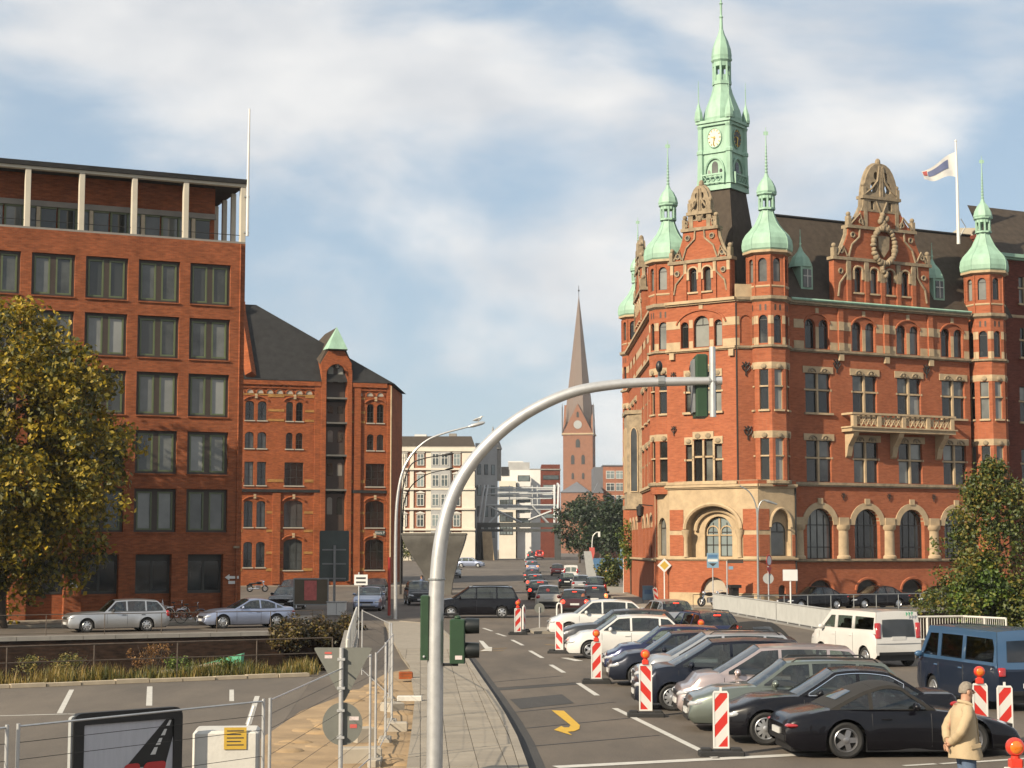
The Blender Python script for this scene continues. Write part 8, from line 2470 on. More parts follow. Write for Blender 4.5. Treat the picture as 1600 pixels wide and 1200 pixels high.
# boards and blocks beside the fence
def block(name, label, px, py, sx, sy, sz, mt, rz=0.0, cat='block', group=None, z=0.0):
    g_ = G(px, py)
    o = MB().bevbox(-sx / 2, sx / 2, -sy / 2, sy / 2, 0, sz, min(0.02, sz * 0.3)).build(name, mt)
    o.location = (g_.x, g_.y, z); o.rotation_euler = (0, 0, rz)
    return tag(o, label, cat, group)
block('concrete_block', 'concrete block at the foot of the nearest fence post', 563, 1192, 0.75, 0.35, 0.28, 'concrete_light', 0.2)
block('concrete_block', 'broken concrete block in the sand beside the round sign', 567, 1160, 0.4, 0.3, 0.3, 'concrete_light', 0.5)
block('concrete_block', 'small pale stone block between the fence posts', 620, 1143, 0.45, 0.3, 0.2, 'concrete_light', 0.1)
block('concrete_block', 'pale stone block beside the white plank', 613, 1112, 0.4, 0.5, 0.22, 'concrete_light', 0.6)
block('barrier_plank', 'white plank with red stripe lying on the sand at the pavement edge', 640, 1103, 0.62, 0.22, 0.12, 'paint_white', 0.03, 'plank', z=0.13)
block('barrier_plank', 'reddish brick pile beside the farther fence post', 634, 1066, 0.4, 0.35, 0.2, 'ware_brick', 0.1, 'bricks', z=0.1)
# ---------------- road picture board
a = P(114, 1130, 24.0); b = P(284, 1113, 25.2)
d = Vector((b.x - a.x, b.y - a.y, 0)); wdt = d.length
t = thing('picture_board', 'black-framed white board with a road drawing and red lettering tops', 'board', (a.x, a.y, 0), math.atan2(d.y, d.x))
zt, zl = 1.62, 0.35
m = MB(); m.solid(rounded([(0, zl), (wdt, zl), (wdt, zt), (0, zt)], 0.14, 6), -0.03, 0.09, [rounded([(0.16, zl + 0.12), (wdt - 0.14, zl + 0.12), (wdt - 0.14, zt - 0.16), (0.16, zt - 0.16)], 0.02, 3)]); m.build('frame', 'black_plastic', t)
m = MB(); m.box(0.1, wdt - 0.1, 0.0, 0.06, zl + 0.1, zt - 0.1); m.build('panel', 'billboard_white', t)
x0 = wdt - 0.14
m = MB(); m.solid([(x0 - 0.78, zt - 0.80), (x0 - 0.12, zt - 0.80), (x0, zt - 0.40), (x0, zt - 0.165), (x0 - 0.12, zt - 0.165)], -0.004, -0.0005); rd = m.build('road_drawing', 'black_plastic', t)
for k in range(4):
    f = 0.1 + 0.22 * k
    xq = x0 - 0.05 - 0.36 * f; zq = zt - 0.2 - 0.58 * f
    m = MB(); m.solid([(xq - 0.03 - .02 * f, zq), (xq + 0.02 + .02 * f, zq), (xq + 0.05 + .03 * f, zq + 0.075 + 0.03 * f), (xq + .02, zq + 0.075 + 0.03 * f)], -0.008, -0.0045); m.build('dash', 'sign_white', rd)
for (p0, p1) in ((x0 - 0.88, x0 - 0.62), (x0 - 0.56, x0 - 0.2)):
    m = MB(); m.solid(rounded([(p0, zt - 1.1), (p1, zt - 1.1), (p1 + 0.1, zt - 0.74), (p0 + 0.1, zt - 0.74)], 0.08, 4), -0.014, -0.009); m.build('letter_top', 'sign_red', t)
for x in (0.2, wdt - 0.2):
    m = MB(); m.box(x - 0.04, x + 0.04, 0.03, 0.09, 0, zl); m.build('leg', 'black_plastic', t)
m = MB(); m.solid(rounded([(-0.03, zl), (0.05, zl), (0.05, zt - 0.02), (-0.03, zt - 0.05)], 0.03, 3), 0.0, 0.07); m.build('side_trim', 'sign_grey', t)
# white wrapped container with yellow notice
a = P(294, 1137, 25.4)
t = thing('wrapped_crate', 'white wrapped crate with a yellow notice behind the fence', 'crate', (a.x + 0.48, 25.9, 0), R(6))
m = MB(); m.bevbox(-0.47, 0.47, -0.4, 0.4, 0.05, 1.24, 0.04); m.build('body', 'tarp_white', t)
m = MB(); m.box(0.47, 0.475, -0.36, 0.36, 0.1, 1.18); m.build('side_sheet', 'sign_grey', t)
m = MB(); m.box(-0.02, 0.30, -0.42, -0.405, 0.98, 1.29); nb = m.build('notice', 'sign_yellow', t)
for k in range(5):
    m = MB(); m.box(0.02, 0.26 - 0.04 * (k % 2), -0.424, -0.4205, 1.235 - k * 0.05, 1.25 - k * 0.05); m.build('print', 'sign_text', nb)
m = MB(); m.box(-0.45, 0.45, -0.35, 0.35, 0, 0.05); m.build('pallet', 'timber', t)
t = tag(MB().tube([(0, 0, 0), (0.03, 0.05, 1.05), (0.16, 0.1, 1.5)], 0.03, 6).build('leaning_lath', 'frame_white'), 'thin white lath leaning behind the wrapped crate', 'lath'); t.location = (XA(386, 26.5), 26.5, 0.0)
# ---------------- green sheet and timber on the bank
q = G(340, 1052)
t = tag(MB().add([(-0.7, 0, 0.12), (0.55, -0.15, 0.14), (0.6, 0.2, 0.16), (-0.65, 0.3, 0.15), (-0.55, 0, 0.16), (0.6, -0.15, 0.48), (0.64, 0.2, 0.5), (-0.5, 0.3, 0.19)], [(0, 1, 5, 4), (1, 2, 6, 5), (4, 5, 6, 7), (2, 3, 7, 6), (0, 4, 7, 3)]).build('plastic_sheet', 'green_plastic', fix=True), 'crumpled turquoise plastic sheet lying on the weedy bank', 'sheet')
t.location = (q.x + 0.1, q.y + 0.4, 0.1)
t = tag(MB().box(-1.4, 0.9, -0.09, 0.09, 0.0, 0.07).build('timber_plank', 'timber'), 'pale timber plank beside the turquoise plastic sheet', 'plank')
t.location = (q.x - 0.7, q.y + 0.2, 0.16); t.rotation_euler = (0, R(-8), R(8))
# ---------------- bicycles and motorbikes
def torus(m, c, R_, r, n=26, k=6, squash=1.0):
    vs, fs = [], []
    for i in range(n):
        a = 2 * pi * i / n
        for j in range(k):
            b = 2 * pi * j / k
            vs.append((c[0] + (R_ + r * cos(b)) * cos(a), c[1] + r * squash * sin(b), c[2] + (R_ + r * cos(b)) * sin(a)))
    for i in range(n):
        for j in range(k):
            fs.append((i * k + j, i * k + (j + 1) % k, ((i + 1) % n) * k + (j + 1) % k, ((i + 1) % n) * k + j))
    m.add(vs, fs)
def bicycle(label, x, y, rz, col, z=0.13):
    t = thing('bicycle', label, 'bicycle', (x, y, z), rz, 'bicycles before the office')
    for xw_ in (-0.52, 0.52):
        m = MB(); torus(m, (xw_, 0, 0.34), 0.325, 0.018); wv = m.build('wheel', 'tyre', t, smooth=60)
        m = MB()
        for k in range(12): m.tube([(xw_, 0, 0.34), (xw_ + 0.31 * cos(k * pi / 6), 0, 0.34 + 0.31 * sin(k * pi / 6))], 0.003, 3, False)
        struct(m.build('spokes', 'chrome', wv), 'stuff')
        m = MB(); m.tube([(xw_ + 0.37 * cos(R(q)), 0, 0.34 + 0.37 * sin(R(q))) for q in range(10, 150, 14)], 0.02, 5); m.build('mudguard', 'chrome', wv)
    m = MB()
    for p, q in (((-0.52, 0, 0.34), (-0.02, 0, 0.3)), ((-0.02, 0, 0.3), (-0.2, 0, 0.85)), ((-0.2, 0, 0.8), (0.36, 0, 0.85)), ((-0.02, 0, 0.3), (0.36, 0, 0.8)), ((-0.52, 0, 0.34), (-0.2, 0, 0.8)), ((0.34, 0, 0.95), (0.52, 0, 0.34))):
        m.tube([p, q], 0.018, 6)
    m.build('frame', col, t)
    m = MB(); m.tube([(0.25, -0.28, 1.02), (0.34, -0.1, 1.05), (0.34, 0.1, 1.05), (0.25, 0.28, 1.02)], 0.014, 6).tube([(0.33, 0, 0.9), (0.34, 0, 1.05)], 0.016, 6); m.build('handlebar', 'chrome', t)
    m = MB(); m.ball((-0.24, 0, 0.95), (0.14, 0.08, 0.04), 10, 6).tube([(-0.2, 0, 0.8), (-0.23, 0, 0.94)], 0.014, 5); m.build('saddle', 'rubber', t)
    m = MB(); torus(m, (-0.02, 0, 0.3), 0.09, 0.012, 16, 5); m.build('chainring', 'chrome', t)
    m = MB(); m.tube([(-0.5, 0, 0.72), (-0.25, 0, 0.72), (-0.22, 0, 0.72)], 0.02, 5); m.tube([(-0.45, 0.1, 0.72), (-0.75, 0.1, 0.72), (-0.75, -0.1, 0.72), (-0.45, -0.1, 0.72)], 0.01, 4); m.build('carrier', 'chrome', t)
    return t
for (px, py, rz, col, lb) in ((244, 968, 0.6, 'chrome', 'silver bicycle parked above the bonnet line behind the old estate'), (276, 970, 0.9, 'black_plastic', 'dark bicycle leaning near the no-stopping sign'), (298, 974, 0.5, 'black_plastic', 'dark bicycle parked behind the coupe nose')):
    g_ = G(px, py, 0.13); bicycle(lb, g_.x, g_.y, rz, col)
def motorbike(label, x, y, rz, z=0.0):
    t = thing('motorcycle', label, 'motorcycle', (x, y, z), rz, 'parked motorcycles')
    for xw_ in (-0.68, 0.70):
        m = MB(); torus(m, (xw_, 0, 0.31), 0.25, 0.065, 24, 8); wv = m.build('wheel', 'tyre', t, smooth=60)
        m = MB(); torus(m, (xw_, 0, 0.31), 0.19, 0.02, 20, 6); m.tube([(xw_, -0.06, 0.31), (xw_, 0.06, 0.31)], 0.05, 8)
        for k in range(10): m.tube([(xw_, 0, 0.31), (xw_ + 0.19 * cos(k * pi / 5), 0, 0.31 + 0.19 * sin(k * pi / 5))], 0.007, 4, False)
        m.build('rim', 'chrome', wv)
    m = MB(); m.bevbox(-0.25, 0.25, -0.17, 0.17, 0.25, 0.6, 0.05); m.build('engine', 'rim_dark', t)
    m = MB(); m.ball((0.12, 0, 0.8), (0.32, 0.15, 0.13), 14, 8); m.build('tank', 'car_black', t, smooth=60)
    m = MB(); m.ball((-0.42, 0, 0.76), (0.36, 0.14, 0.07), 12, 6); m.build('seat', 'rubber', t, smooth=60)
    for s in (-1, 1):
        m = MB(); m.tube([(0.45, s * 0.09, 0.95), (0.70, s * 0.09, 0.31)], 0.025, 6); m.build('fork', 'chrome', t)
        m = MB(); m.tube([(0.1, s * 0.2, 0.3), (-0.9, s * 0.2, 0.3)], 0.045, 8); m.build('exhaust', 'chrome', t)
    m = MB(); m.tube([(0.28, -0.36, 1.02), (0.42, -0.12, 1.05), (0.42, 0.12, 1.05), (0.28, 0.36, 1.02)], 0.017, 6); m.build('handlebar', 'chrome', t)
    m = MB(); m.ball((0.55, 0, 0.9), (0.1, 0.11, 0.11), 12, 8); m.build('headlamp', 'chrome', t, smooth=60)
    m = MB(); m.tube([(-0.45, 0, 0.6), (-0.72, 0, 0.68), (-0.98, 0, 0.55)], 0.07, 6); m.build('mudguard', 'car_black', t)
    return t
motorbike('black chrome motorcycle parked before the round cellar arch', XA(1108, 114.5), 114.5, R(200), 0.13)
motorbike('second dark motorcycle beside the dark doorway pillar', XA(1130, 114.8), 114.8, R(190), 0.13)
g_ = G(402, 925); motorbike('dark motorcycle at the foot of the warehouse wall', g_.x, g_.y, R(20))
t = thing('dark_pillar', 'dark square ornamental pillar beside the motorcycles', 'pillar', (XA(1143, 114.6), 114.6, 0.13), R(20))
m = MB(); m.box(-0.25, 0.25, -0.25, 0.25, 0, 1.2); m.build('shaft', 'iron', t)
m = MB(); m.box(-0.38, 0.38, -0.38, 0.38, 1.2, 1.4); m.build('cap', 'iron', t)
# far street clutter on the right pavement
t = thing('blue_hoarding', 'blue site hoarding far along the right pavement', 'hoarding', (XA(950, 235), 235, GZ(235)), 0)
for k in range(4):
    m = MB(); m.box(-2.4 + k * 1.2, -1.22 + k * 1.2, 0, 0.06, 0.1, 1.9); m.build('panel', 'sign_blue', t)
    m = MB(); m.box(-2.44 + k * 1.2, -2.38 + k * 1.2, 0.06, 0.12, 0, 2.0); m.build('post', 'grey_steel', t)
t = post('street_lamp', 'small curved lamp with pale box below it, far right pavement', XA(924, 200), 200, 3.8, 0.06, cat='street lamp', mt='frame_white')
m = MB(); m.tube(catmull([Vector((0, 0, 3.7)), Vector((0.1, 0, 4.9)), Vector((0.5, 0, 5.4)), Vector((0.8, 0, 5.4))], 5), 0.06, 6); m.build('arm', 'frame_white', t)
m = MB(); m.box(0.7, 0.95, -0.1, 0.1, 4.9, 5.5); m.build('lamp_box', 'frame_white', t)
m = MB(); m.solid([(-0.3, 3.7), (0.3, 3.7), (0.3, 3.0), (0.1, 2.3), (-0.3, 3.0)][::-1], -0.1, -0.06); m.build('warning_plate', 'sticker_red', t)
for (px, Y, hgt, lb) in ((973, 150, 4.2, 'tall thin pale signpost with blue plate near the dark street facade'), (988, 155, 5.5, 'thin pale pole between small tree and the street facade')):
    t = post('sign_post', lb, XA(px, Y), Y, hgt, 0.05, mt='frame_white')
    m = MB(); m.box(-0.3, 0.3, -0.09, -0.06, hgt - 0.9, hgt - 0.3); m.build('plate', 'sign_paleblue', t)
t = thing('loading_ramp', 'grey-blue sloping board beside the far right pavement', 'ramp', (XA(924, 190), 190, GZ(190)), 0)
m = MB(); m.solid([(-0.9, 3.4), (-0.1, 3.4), (0.6, 0.0), (-0.5, 0.0)][::-1], -0.05, 0.05); m.build('board', 'sign_grey', t)
m = MB(); m.tube([(-0.6, 0.06, 3.2), (-0.4, 1.4, 0)], 0.06, 6); m.build('strut', 'grey_steel', t)
# ================================================================ TREES, WEEDS, PEOPLE
def leaf_cloud(centres, per, spread, size, rg, flat_=0.5):
    vs, fs = [], []
    for (c, rad) in centres:
        n = int(per * (rad / spread) ** 1.5) if spread else per
        for _ in range(n):
            d = Vector((rg.gauss(0, 1), rg.gauss(0, 1), rg.gauss(0, 1)))
            if d.length < 1e-3: continue
            d.normalize()
            p = c + d * rad * (rg.random() ** 0.45)
            s = size * rg.uniform(0.6, 1.35)
            nn = (d * 0.6 + Vector((rg.gauss(0, .6), rg.gauss(0, .6), rg.gauss(0.35, .6)))).normalized()
            u = nn.orthogonal().normalized()
            u = (Matrix.Rotation(rg.uniform(0, 2 * pi), 3, nn) @ u)
            v = nn.cross(u)
            o = len(vs)
            vs += [tuple(p - u * s * 0.5), tuple(p + v * s * 0.36 + nn * s * 0.08), tuple(p + u * s * 0.55), tuple(p - v * s * 0.36 + nn * s * 0.08)]
            fs.append((o, o + 1, o + 2, o + 3))
    return vs, fs
def limbs(m, base, hgt, r0, rg, n=9, spread=3.0, start=0.3):
    trunk = [Vector((0, 0, -0.1)), Vector((rg.uniform(-.1, .1), rg.uniform(-.1, .1), hgt * 0.35)), Vector((rg.uniform(-.25, .25), rg.uniform(-.25, .25), hgt * 0.7)), Vector((rg.uniform(-.3, .3), rg.uniform(-.3, .3), hgt * 0.95))]
    tp = catmull(trunk, 5)
    m.tube(tp, [r0 * (1.35 if i == 0 else 1.0) * (1 - 0.85 * i / len(tp)) for i in range(len(tp))], 10)
    for k in range(n):
        f = start + (0.9 - start) * k / n
        p = tp[int(f * (len(tp) - 1))]
        a = k * 2.4 + rg.uniform(-.4, .4)
        ln = spread * (1.05 - 0.55 * f) * rg.uniform(0.75, 1.1)
        e = p + Vector((cos(a) * ln, sin(a) * ln, ln * rg.uniform(0.35, 0.8)))
        mid = p.lerp(e, 0.5) + Vector((0, 0, -0.08 * ln))
        bp = catmull([p, mid, e], 4)
        rb = r0 * 0.42 * (1 - 0.6 * f)
        m.tube(bp, [rb * (1 - 0.8 * i / len(bp)) for i in range(len(bp))], 6)
        for q in range(2):
            s0 = bp[len(bp) // 2 + q]
            e2 = s0 + Vector((rg.uniform(-1, 1), rg.uniform(-1, 1), rg.uniform(0.2, 0.9))) * ln * 0.4
            m.tube([s0, s0.lerp(e2, 0.6), e2], [rb * 0.45, rb * 0.3, rb * 0.1], 5)
def tree(name, label, loc, hgt, shape, nclus, per, crad, size, mt, seed, r0=0.25, group=None, spread=3.0, start=0.3):
    rg = random.Random(seed)
    t = thing(name, label, 'tree', loc, 0, group)
    m = MB(); limbs(m, None, hgt, r0, rg, 11, spread, start); m.build('trunk', 'bark', t, smooth=50)
    cs = []
    while len(cs) < nclus:
        c = shape(rg)
        if c is None: continue
        cs.append((c, crad * rg.uniform(0.65, 1.3)))
    vs, fs = leaf_cloud(cs, per, crad, size, rg)
    m = MB(); m.v = vs; m.f = fs; m.m = [0] * len(fs)
    m.build('crown', mt, t)
    return t
def ellip(cx, cz, rx, rz, rough=0.35, hollow=0.25, ry=None):
    ry = ry or rx
    def f(rg):
        d = Vector((rg.gauss(0, 1), rg.gauss(0, 1), rg.gauss(0, 1))).normalized()
        # lumpy outline
        lump = 1 + rough * (sin(d.x * 5.1 + cz) * 0.45 + sin(d.z * 6.3 + d.y * 3) * 0.4 + sin(d.y * 7.7 + d.x * 2.2) * 0.35)
        k = (hollow + (1 - hollow) * rg.random()) ** 0.5 * lump
        return Vector((cx + d.x * rx * k, d.y * ry * k, cz + d.z * rz * k))
    return f
tree('plane_tree', 'large yellow autumn tree in front of the office block at left', (XA(8, 86), 86, 0.0), 15.5, ellip(0.3, 8.9, 5.5, 7.2, 0.22, 0.3, 5.0), 480, 92, 0.9, 0.27, 'leaf_autumn', 11, 0.32, spread=4.2, start=0.22)
def cone(cx, z0, z1, r0):
    def f(rg):
        u = rg.random() ** 1.25
        z = z0 + (z1 - z0) * u
        r = r0 * (1 - u) ** 0.55 * (0.45 + 0.55 * rg.random() ** 0.5) * (1 + 0.22 * sin(z * 5.0))
        a = rg.uniform(0, 2 * pi)
        return Vector((cx + r * cos(a), r * sin(a), z))
    return f
tree('conical_tree', 'dark conical tree with brownish leaves at the right before the red building', (XA(1553, 75.5), 75.5, 0.0), 7.6, cone(-0.15, 1.2, 7.5, 2.9), 330, 52, 0.46, 0.15, 'leaf_mixed', 21, 0.14, spread=1.6, start=0.2)
tree('leafy_shrub', 'bright green leafy shrub below the dark conical tree', (XA(1530, 74.3), 74.3, 0.0), 2.6, ellip(0.1, 1.9, 1.55, 1.25, 0.25, 0.3, 1.0), 120, 52, 0.42, 0.16, 'leaf_green', 22, 0.07, spread=0.9)
tree('leafy_shrub', 'small dark green shrub at the foot of the right tree', (XA(1590, 73.8), 73.8, 0.0), 2.0, ellip(0.0, 1.35, 1.3, 1.2, 0.25, 0.3, 0.9), 80, 50, 0.4, 0.16, 'leaf_mixed', 23, 0.07, spread=0.8)
for (px, Y, hz, rr, sd, lb) in ((905, 300, 11.5, 4.2, 31, 'dark green street tree left of the three beyond the queue'), (938, 285, 11.0, 4.4, 32, 'dark green street tree, middle of the three beyond the queue'), (968, 262, 10.0, 3.4, 33, 'dark green street tree nearest the street facade')):
    tree('street_tree', lb, (XA(px, Y), Y, GZ(Y)), hz, ellip(0, hz * 0.58, rr, hz * 0.42, 0.25, 0.3), 110, 34, 1.1, 0.5, 'leaf_far', sd, 0.2, 'trees beyond the queue', spread=2.6)
tree('young_tree', 'slim young tree with yellowish leaves against the dark street facade', (XA(984, 146), 146, 0.13), 6.4, ellip(0, 4.3, 0.95, 2.2, 0.3, 0.3), 70, 40, 0.4, 0.17, 'leaf_green', 41, 0.07, spread=0.9)
for (px, Y, hz, rr, sd, lb) in ((952, 176, 3.2, 1.3, 35, 'low bush at the far right pavement'), (640, 322, 5.0, 2.2, 36, 'low dark bush at the foot of the ornate house')):
    tree('low_bush', lb, (XA(px, Y), Y, GZ(Y)), hz, ellip(0, hz * 0.5, rr, hz * 0.45, 0.25, 0.3), 50, 36, 0.6, 0.3, 'leaf_mixed', sd, 0.06, spread=0.8)
# ivy and bushes on the quay edge before the hoarding
for i, (px, py, rr, lb) in enumerate(((452, 988, 0.9, 'brown-leaved bush on the quay edge, left of three'), (492, 986, 1.15, 'brown-leaved bush on the quay edge, middle of three'), (532, 985, 1.2, 'brown and yellow bush at the bridge end of the quay'))):
    g_ = G(px, py)
    tree('quay_bush', lb, (g_.x, g_.y + 0.3, 0.02), 1.0, ellip(0, -0.1, rr, 0.62, 0.3, 0.3, 0.7), 60, 44, 0.36, 0.15, 'hedge_leaf', 50 + i, 0.04, 'bushes on the quay edge', spread=0.5)
# weeds and grass along the bank
rg = random.Random(5)
a, b = Vector((-6.2, 55.0, 0)), Vector((-20.5, 46.6, 0))
vs, fs = [], []
def blade(p, h, w_, lean, rg):
    o = len(vs)
    d = Vector((rg.gauss(0, 1), rg.gauss(0, 1), 0)).normalized()
    s = Vector((-d.y, d.x, 0)) * w_
    q1 = p + d * lean * 0.35 * h + Vector((0, 0, h * 0.6)); q2 = p + d * lean * h + Vector((0, 0, h))
    vs.extend([tuple(p - s), tuple(p + s), tuple(q1 + s * 0.7), tuple(q1 - s * 0.7), tuple(q2)])
    fs.extend([(o, o + 1, o + 2, o + 3), (o + 3, o + 2, o + 4)])
for i in range(7500):
    f = rg.random()
    dens = 0.55 + 0.45 * sin(f * 21) * sin(f * 47 + 1)
    if rg.random() > dens + 0.25: continue
    p = a.lerp(b, f) + Vector((rg.uniform(-.3, .3), rg.uniform(-0.85, 0.75), 0.0))
    blade(p, rg.uniform(0.12, 0.5) * (0.6 + 0.8 * dens), 0.012, rg.uniform(0, 0.6), rg)
m = MB(); m.v = vs; m.f = fs; m.m = [0] * len(fs)
o = m.build('bank_grass', 'grass_blades'); tag(o, 'dry grass and weeds along the canal bank behind the parking lot', 'grass'); struct(o, 'stuff')
for i, (px, hh, rr, mt, lb) in enumerate(((232, 0.95, 0.55, 'weed_brown', 'rusty brown bushy weed on the canal bank'), (102, 0.6, 0.6, 'grass_blades', 'yellow flowering weed clump on the bank at left'), (40, 0.55, 0.4, 'grass_blades', 'tall dry grass tuft on the bank near the left edge'), (275, 0.55, 0.5, 'leaf_green', 'green weed clump left of the turquoise sheet'), (355, 0.45, 0.5, 'leaf_green', 'green weed clump in front of the turquoise sheet'))):
    g_ = G(px, 1056)
    t = thing('weed_clump', lb, 'weed', (g_.x, g_.y + 0.55, 0.01), 0, 'weeds on the bank')
    r2 = random.Random(70 + i)
    m = MB()
    for k in range(16):
        d = Vector((r2.gauss(0, 1), r2.gauss(0, 0.7), 0)) * rr * 0.5
        m.tube([(d.x * 0.2, d.y * 0.2, 0), (d.x * 0.7, d.y * 0.7, hh * 0.5), (d.x, d.y, hh * r2.uniform(0.7, 1.0))], 0.008, 4, False)
    m.build('stems', 'bark', t)
    m = MB(); v_, f_ = leaf_cloud([(Vector((r2.gauss(0, rr * 0.45), r2.gauss(0, rr * 0.3), hh * r2.uniform(0.25, 0.95))), 0.16) for _ in range(40)], 16, 0.16, 0.07, r2); m.v = v_; m.f = f_; m.m = [0] * len(f_)
    m.build('leaves', mt, t)
# ---------------- people
def skinned(name, verts, edges, radii, mt, parent, root=0, sub=2):
    me = bpy.data.meshes.new(name)
    me.from_pydata([tuple(v) for v in verts], edges, [])
    me.materials.append(MATS[mt])
    o = bpy.data.objects.new(name, me); COL.objects.link(o)
    md = o.modifiers.new('skin', 'SKIN')
    md.use_smooth_shade = True
    sk = me.skin_vertices[0].data
    for i, r in enumerate(radii):
        sk[i].radius = r if isinstance(r, tuple) else (r, r)
        sk[i].use_root = (i == root)
    sd = o.modifiers.new('sub', 'SUBSURF'); sd.levels = sub; sd.render_levels = sub
    dg = bpy.context.evaluated_depsgraph_get()
    nm = bpy.data.meshes.new_from_object(o.evaluated_get(dg))
    bpy.data.objects.remove(o); bpy.data.meshes.remove(me)
    nm.name = name
    nm.materials.clear(); nm.materials.append(MATS[mt])
    nm.polygons.foreach_set('use_smooth', [True] * len(nm.polygons))
    if parent is None: return nm
    return link(name, nm, parent)
def rings(m, data, n=24, closed_top=False):
    """data: (cx, cy, z, rx, ry, power)"""
    rows = []
    for (cx, cy, z, rx, ry) in data:
        row = []
        for k in range(n + 1):
            a = 2 * pi * k / n
            row.append((cx + rx * cos(a), cy + ry * sin(a), z))
        rows.append(row)
    m.grid(rows)
    return rows
# the man in the beige coat: x is the way he faces
man = thing('person', 'grey-haired person in beige coat and jeans standing with hands clasped behind', 'person', (XA(1496, 25.3), 25.3, 0.14), hrot(84))
V, E, Rr = [], [], []
def vert(p, r, con=None):
    V.append(Vector(p)); Rr.append(r)
    if con is not None: E.append((con, len(V) - 1))
    return len(V) - 1
pel = vert((0, 0, 0.97), (0.14, 0.12))
sp1 = vert((-0.01, 0, 1.15), (0.14, 0.115), pel)
sp2 = vert((-0.02, 0, 1.34), (0.16, 0.12), sp1)
nk = vert((0.0, 0, 1.50), (0.065, 0.065), sp2)
h1 = vert((0.035, 0, 1.60), (0.078, 0.085), nk)
h2 = vert((0.04, 0, 1.70), (0.082, 0.095), h1)
h3 = vert((0.02, 0, 1.76), (0.06, 0.075), h2)
for s in (-1, 1):
    sh = vert((-0.02, s * 0.19, 1.43), 0.07, sp2)
    el = vert((-0.16, s * 0.28, 1.15), 0.052, sh)
    wr = vert((-0.235, s * 0.07, 0.98), 0.034, el)
    pm = vert((-0.25, s * 0.015, 0.93), (0.038, 0.03), wr)
    hp = vert((0.0, s * 0.095, 0.9), 0.105, pel)
    kn = vert((0.02, s * 0.1, 0.5), 0.07, hp)
    an = vert((-0.02, s * 0.1, 0.1), 0.045, kn)
    he = vert((-0.03, s * 0.1, 0.05), 0.045, an)
    to = vert((0.17, s * 0.115, 0.035), 0.035, he)
skinned('body', V, E, Rr, 'skin', man)
# face details: nose, brow, ears, mouth, eyes
m = MB(); m.tube([(0.118, 0, 1.70), (0.15, 0, 1.66), (0.125, 0, 1.645)], [0.012, 0.02, 0.012], 8); m.build('nose', 'skin', man, smooth=60)
for s in (-1, 1):
    m = MB(); m.ball((0.03, s * 0.092, 1.67), (0.026, 0.013, 0.038), 10, 7); m.build('ear', 'skin', man, smooth=60)
    m = MB(); m.ball((0.112, s * 0.034, 1.695), (0.012, 0.016, 0.009), 8, 6); m.build('eye', 'cloth_dark', man, smooth=60)
m = MB(); m.box(0.112, 0.122, -0.024, 0.024, 1.612, 1.619); m.build('mouth', 'sticker_red', man)
# hands: palm with five bent fingers, one clasping the other
for s in (-1, 1):
    hv, he_, hr = [Vector((-0.235, s * 0.045, 0.955)), Vector((-0.262, s * 0.012, 0.925)), Vector((-0.275, -s * 0.018, 0.905))], [(0, 1), (1, 2)], [(0.026, 0.03), (0.034, 0.022), (0.036, 0.018)]
    hm = skinned('hand', hv, he_, hr, 'skin', man, 0, 2)
    for f in range(4):
        ln = (0.062, 0.07, 0.066, 0.05)[f]
        off_ = Vector((-0.012 + 0.002 * f, 0, 0.028 - 0.019 * f))
        p0 = Vector((-0.275, -s * 0.018, 0.905)) + off_
        fv = [p0, p0 + Vector((-0.018, -s * ln * 0.45, -0.012)), p0 + Vector((-0.008, -s * ln * 0.8, -0.03)), p0 + Vector((0.012, -s * ln * 0.85, -0.045))]
        skinned('finger', fv, [(0, 1), (1, 2), (2, 3)], [0.0095, 0.009, 0.0085, 0.007], 'skin', hm, 0, 1)
    p0 = Vector((-0.262, s * 0.008, 0.945))
    skinned('thumb', [p0, p0 + Vector((-0.03, -s * 0.012, 0.012)), p0 + Vector((-0.045, -s * 0.032, 0.006))], [(0, 1), (1, 2)], [0.011, 0.010, 0.008], 'skin', hm, 0, 1)
# hair
m = MB()
rows = []
for i in range(9):
    th_ = pi * 0.47 * i / 8
    row = []
    for k in range(25):
        ph = 2 * pi * k / 24
        drop = 1.0 + (0.30 if cos(ph) < 0 else -0.05) * sin(th_)
        x = 0.022 + 0.104 * sin(th_ * (1.22 if cos(ph) < 0.2 else 0.86)) * cos(ph)
        y = 0.091 * sin(min(pi / 2, th_ * 1.1)) * sin(ph)
        z = 1.712 + 0.108 * cos(th_ * (1.38 if cos(ph) < -0.1 else (1.0 if abs(sin(ph)) > 0.7 else 0.7))) + 0.004 * sin(k * 3.7 + i)
        jitter = 0.003 * sin(k * 5.3 + i * 2.1)
        row.append((x + jitter, y + jitter, z))
    rows.append(row)
m.grid(rows); m.build('hair', 'hair_grey', man, smooth=70, fix=True)
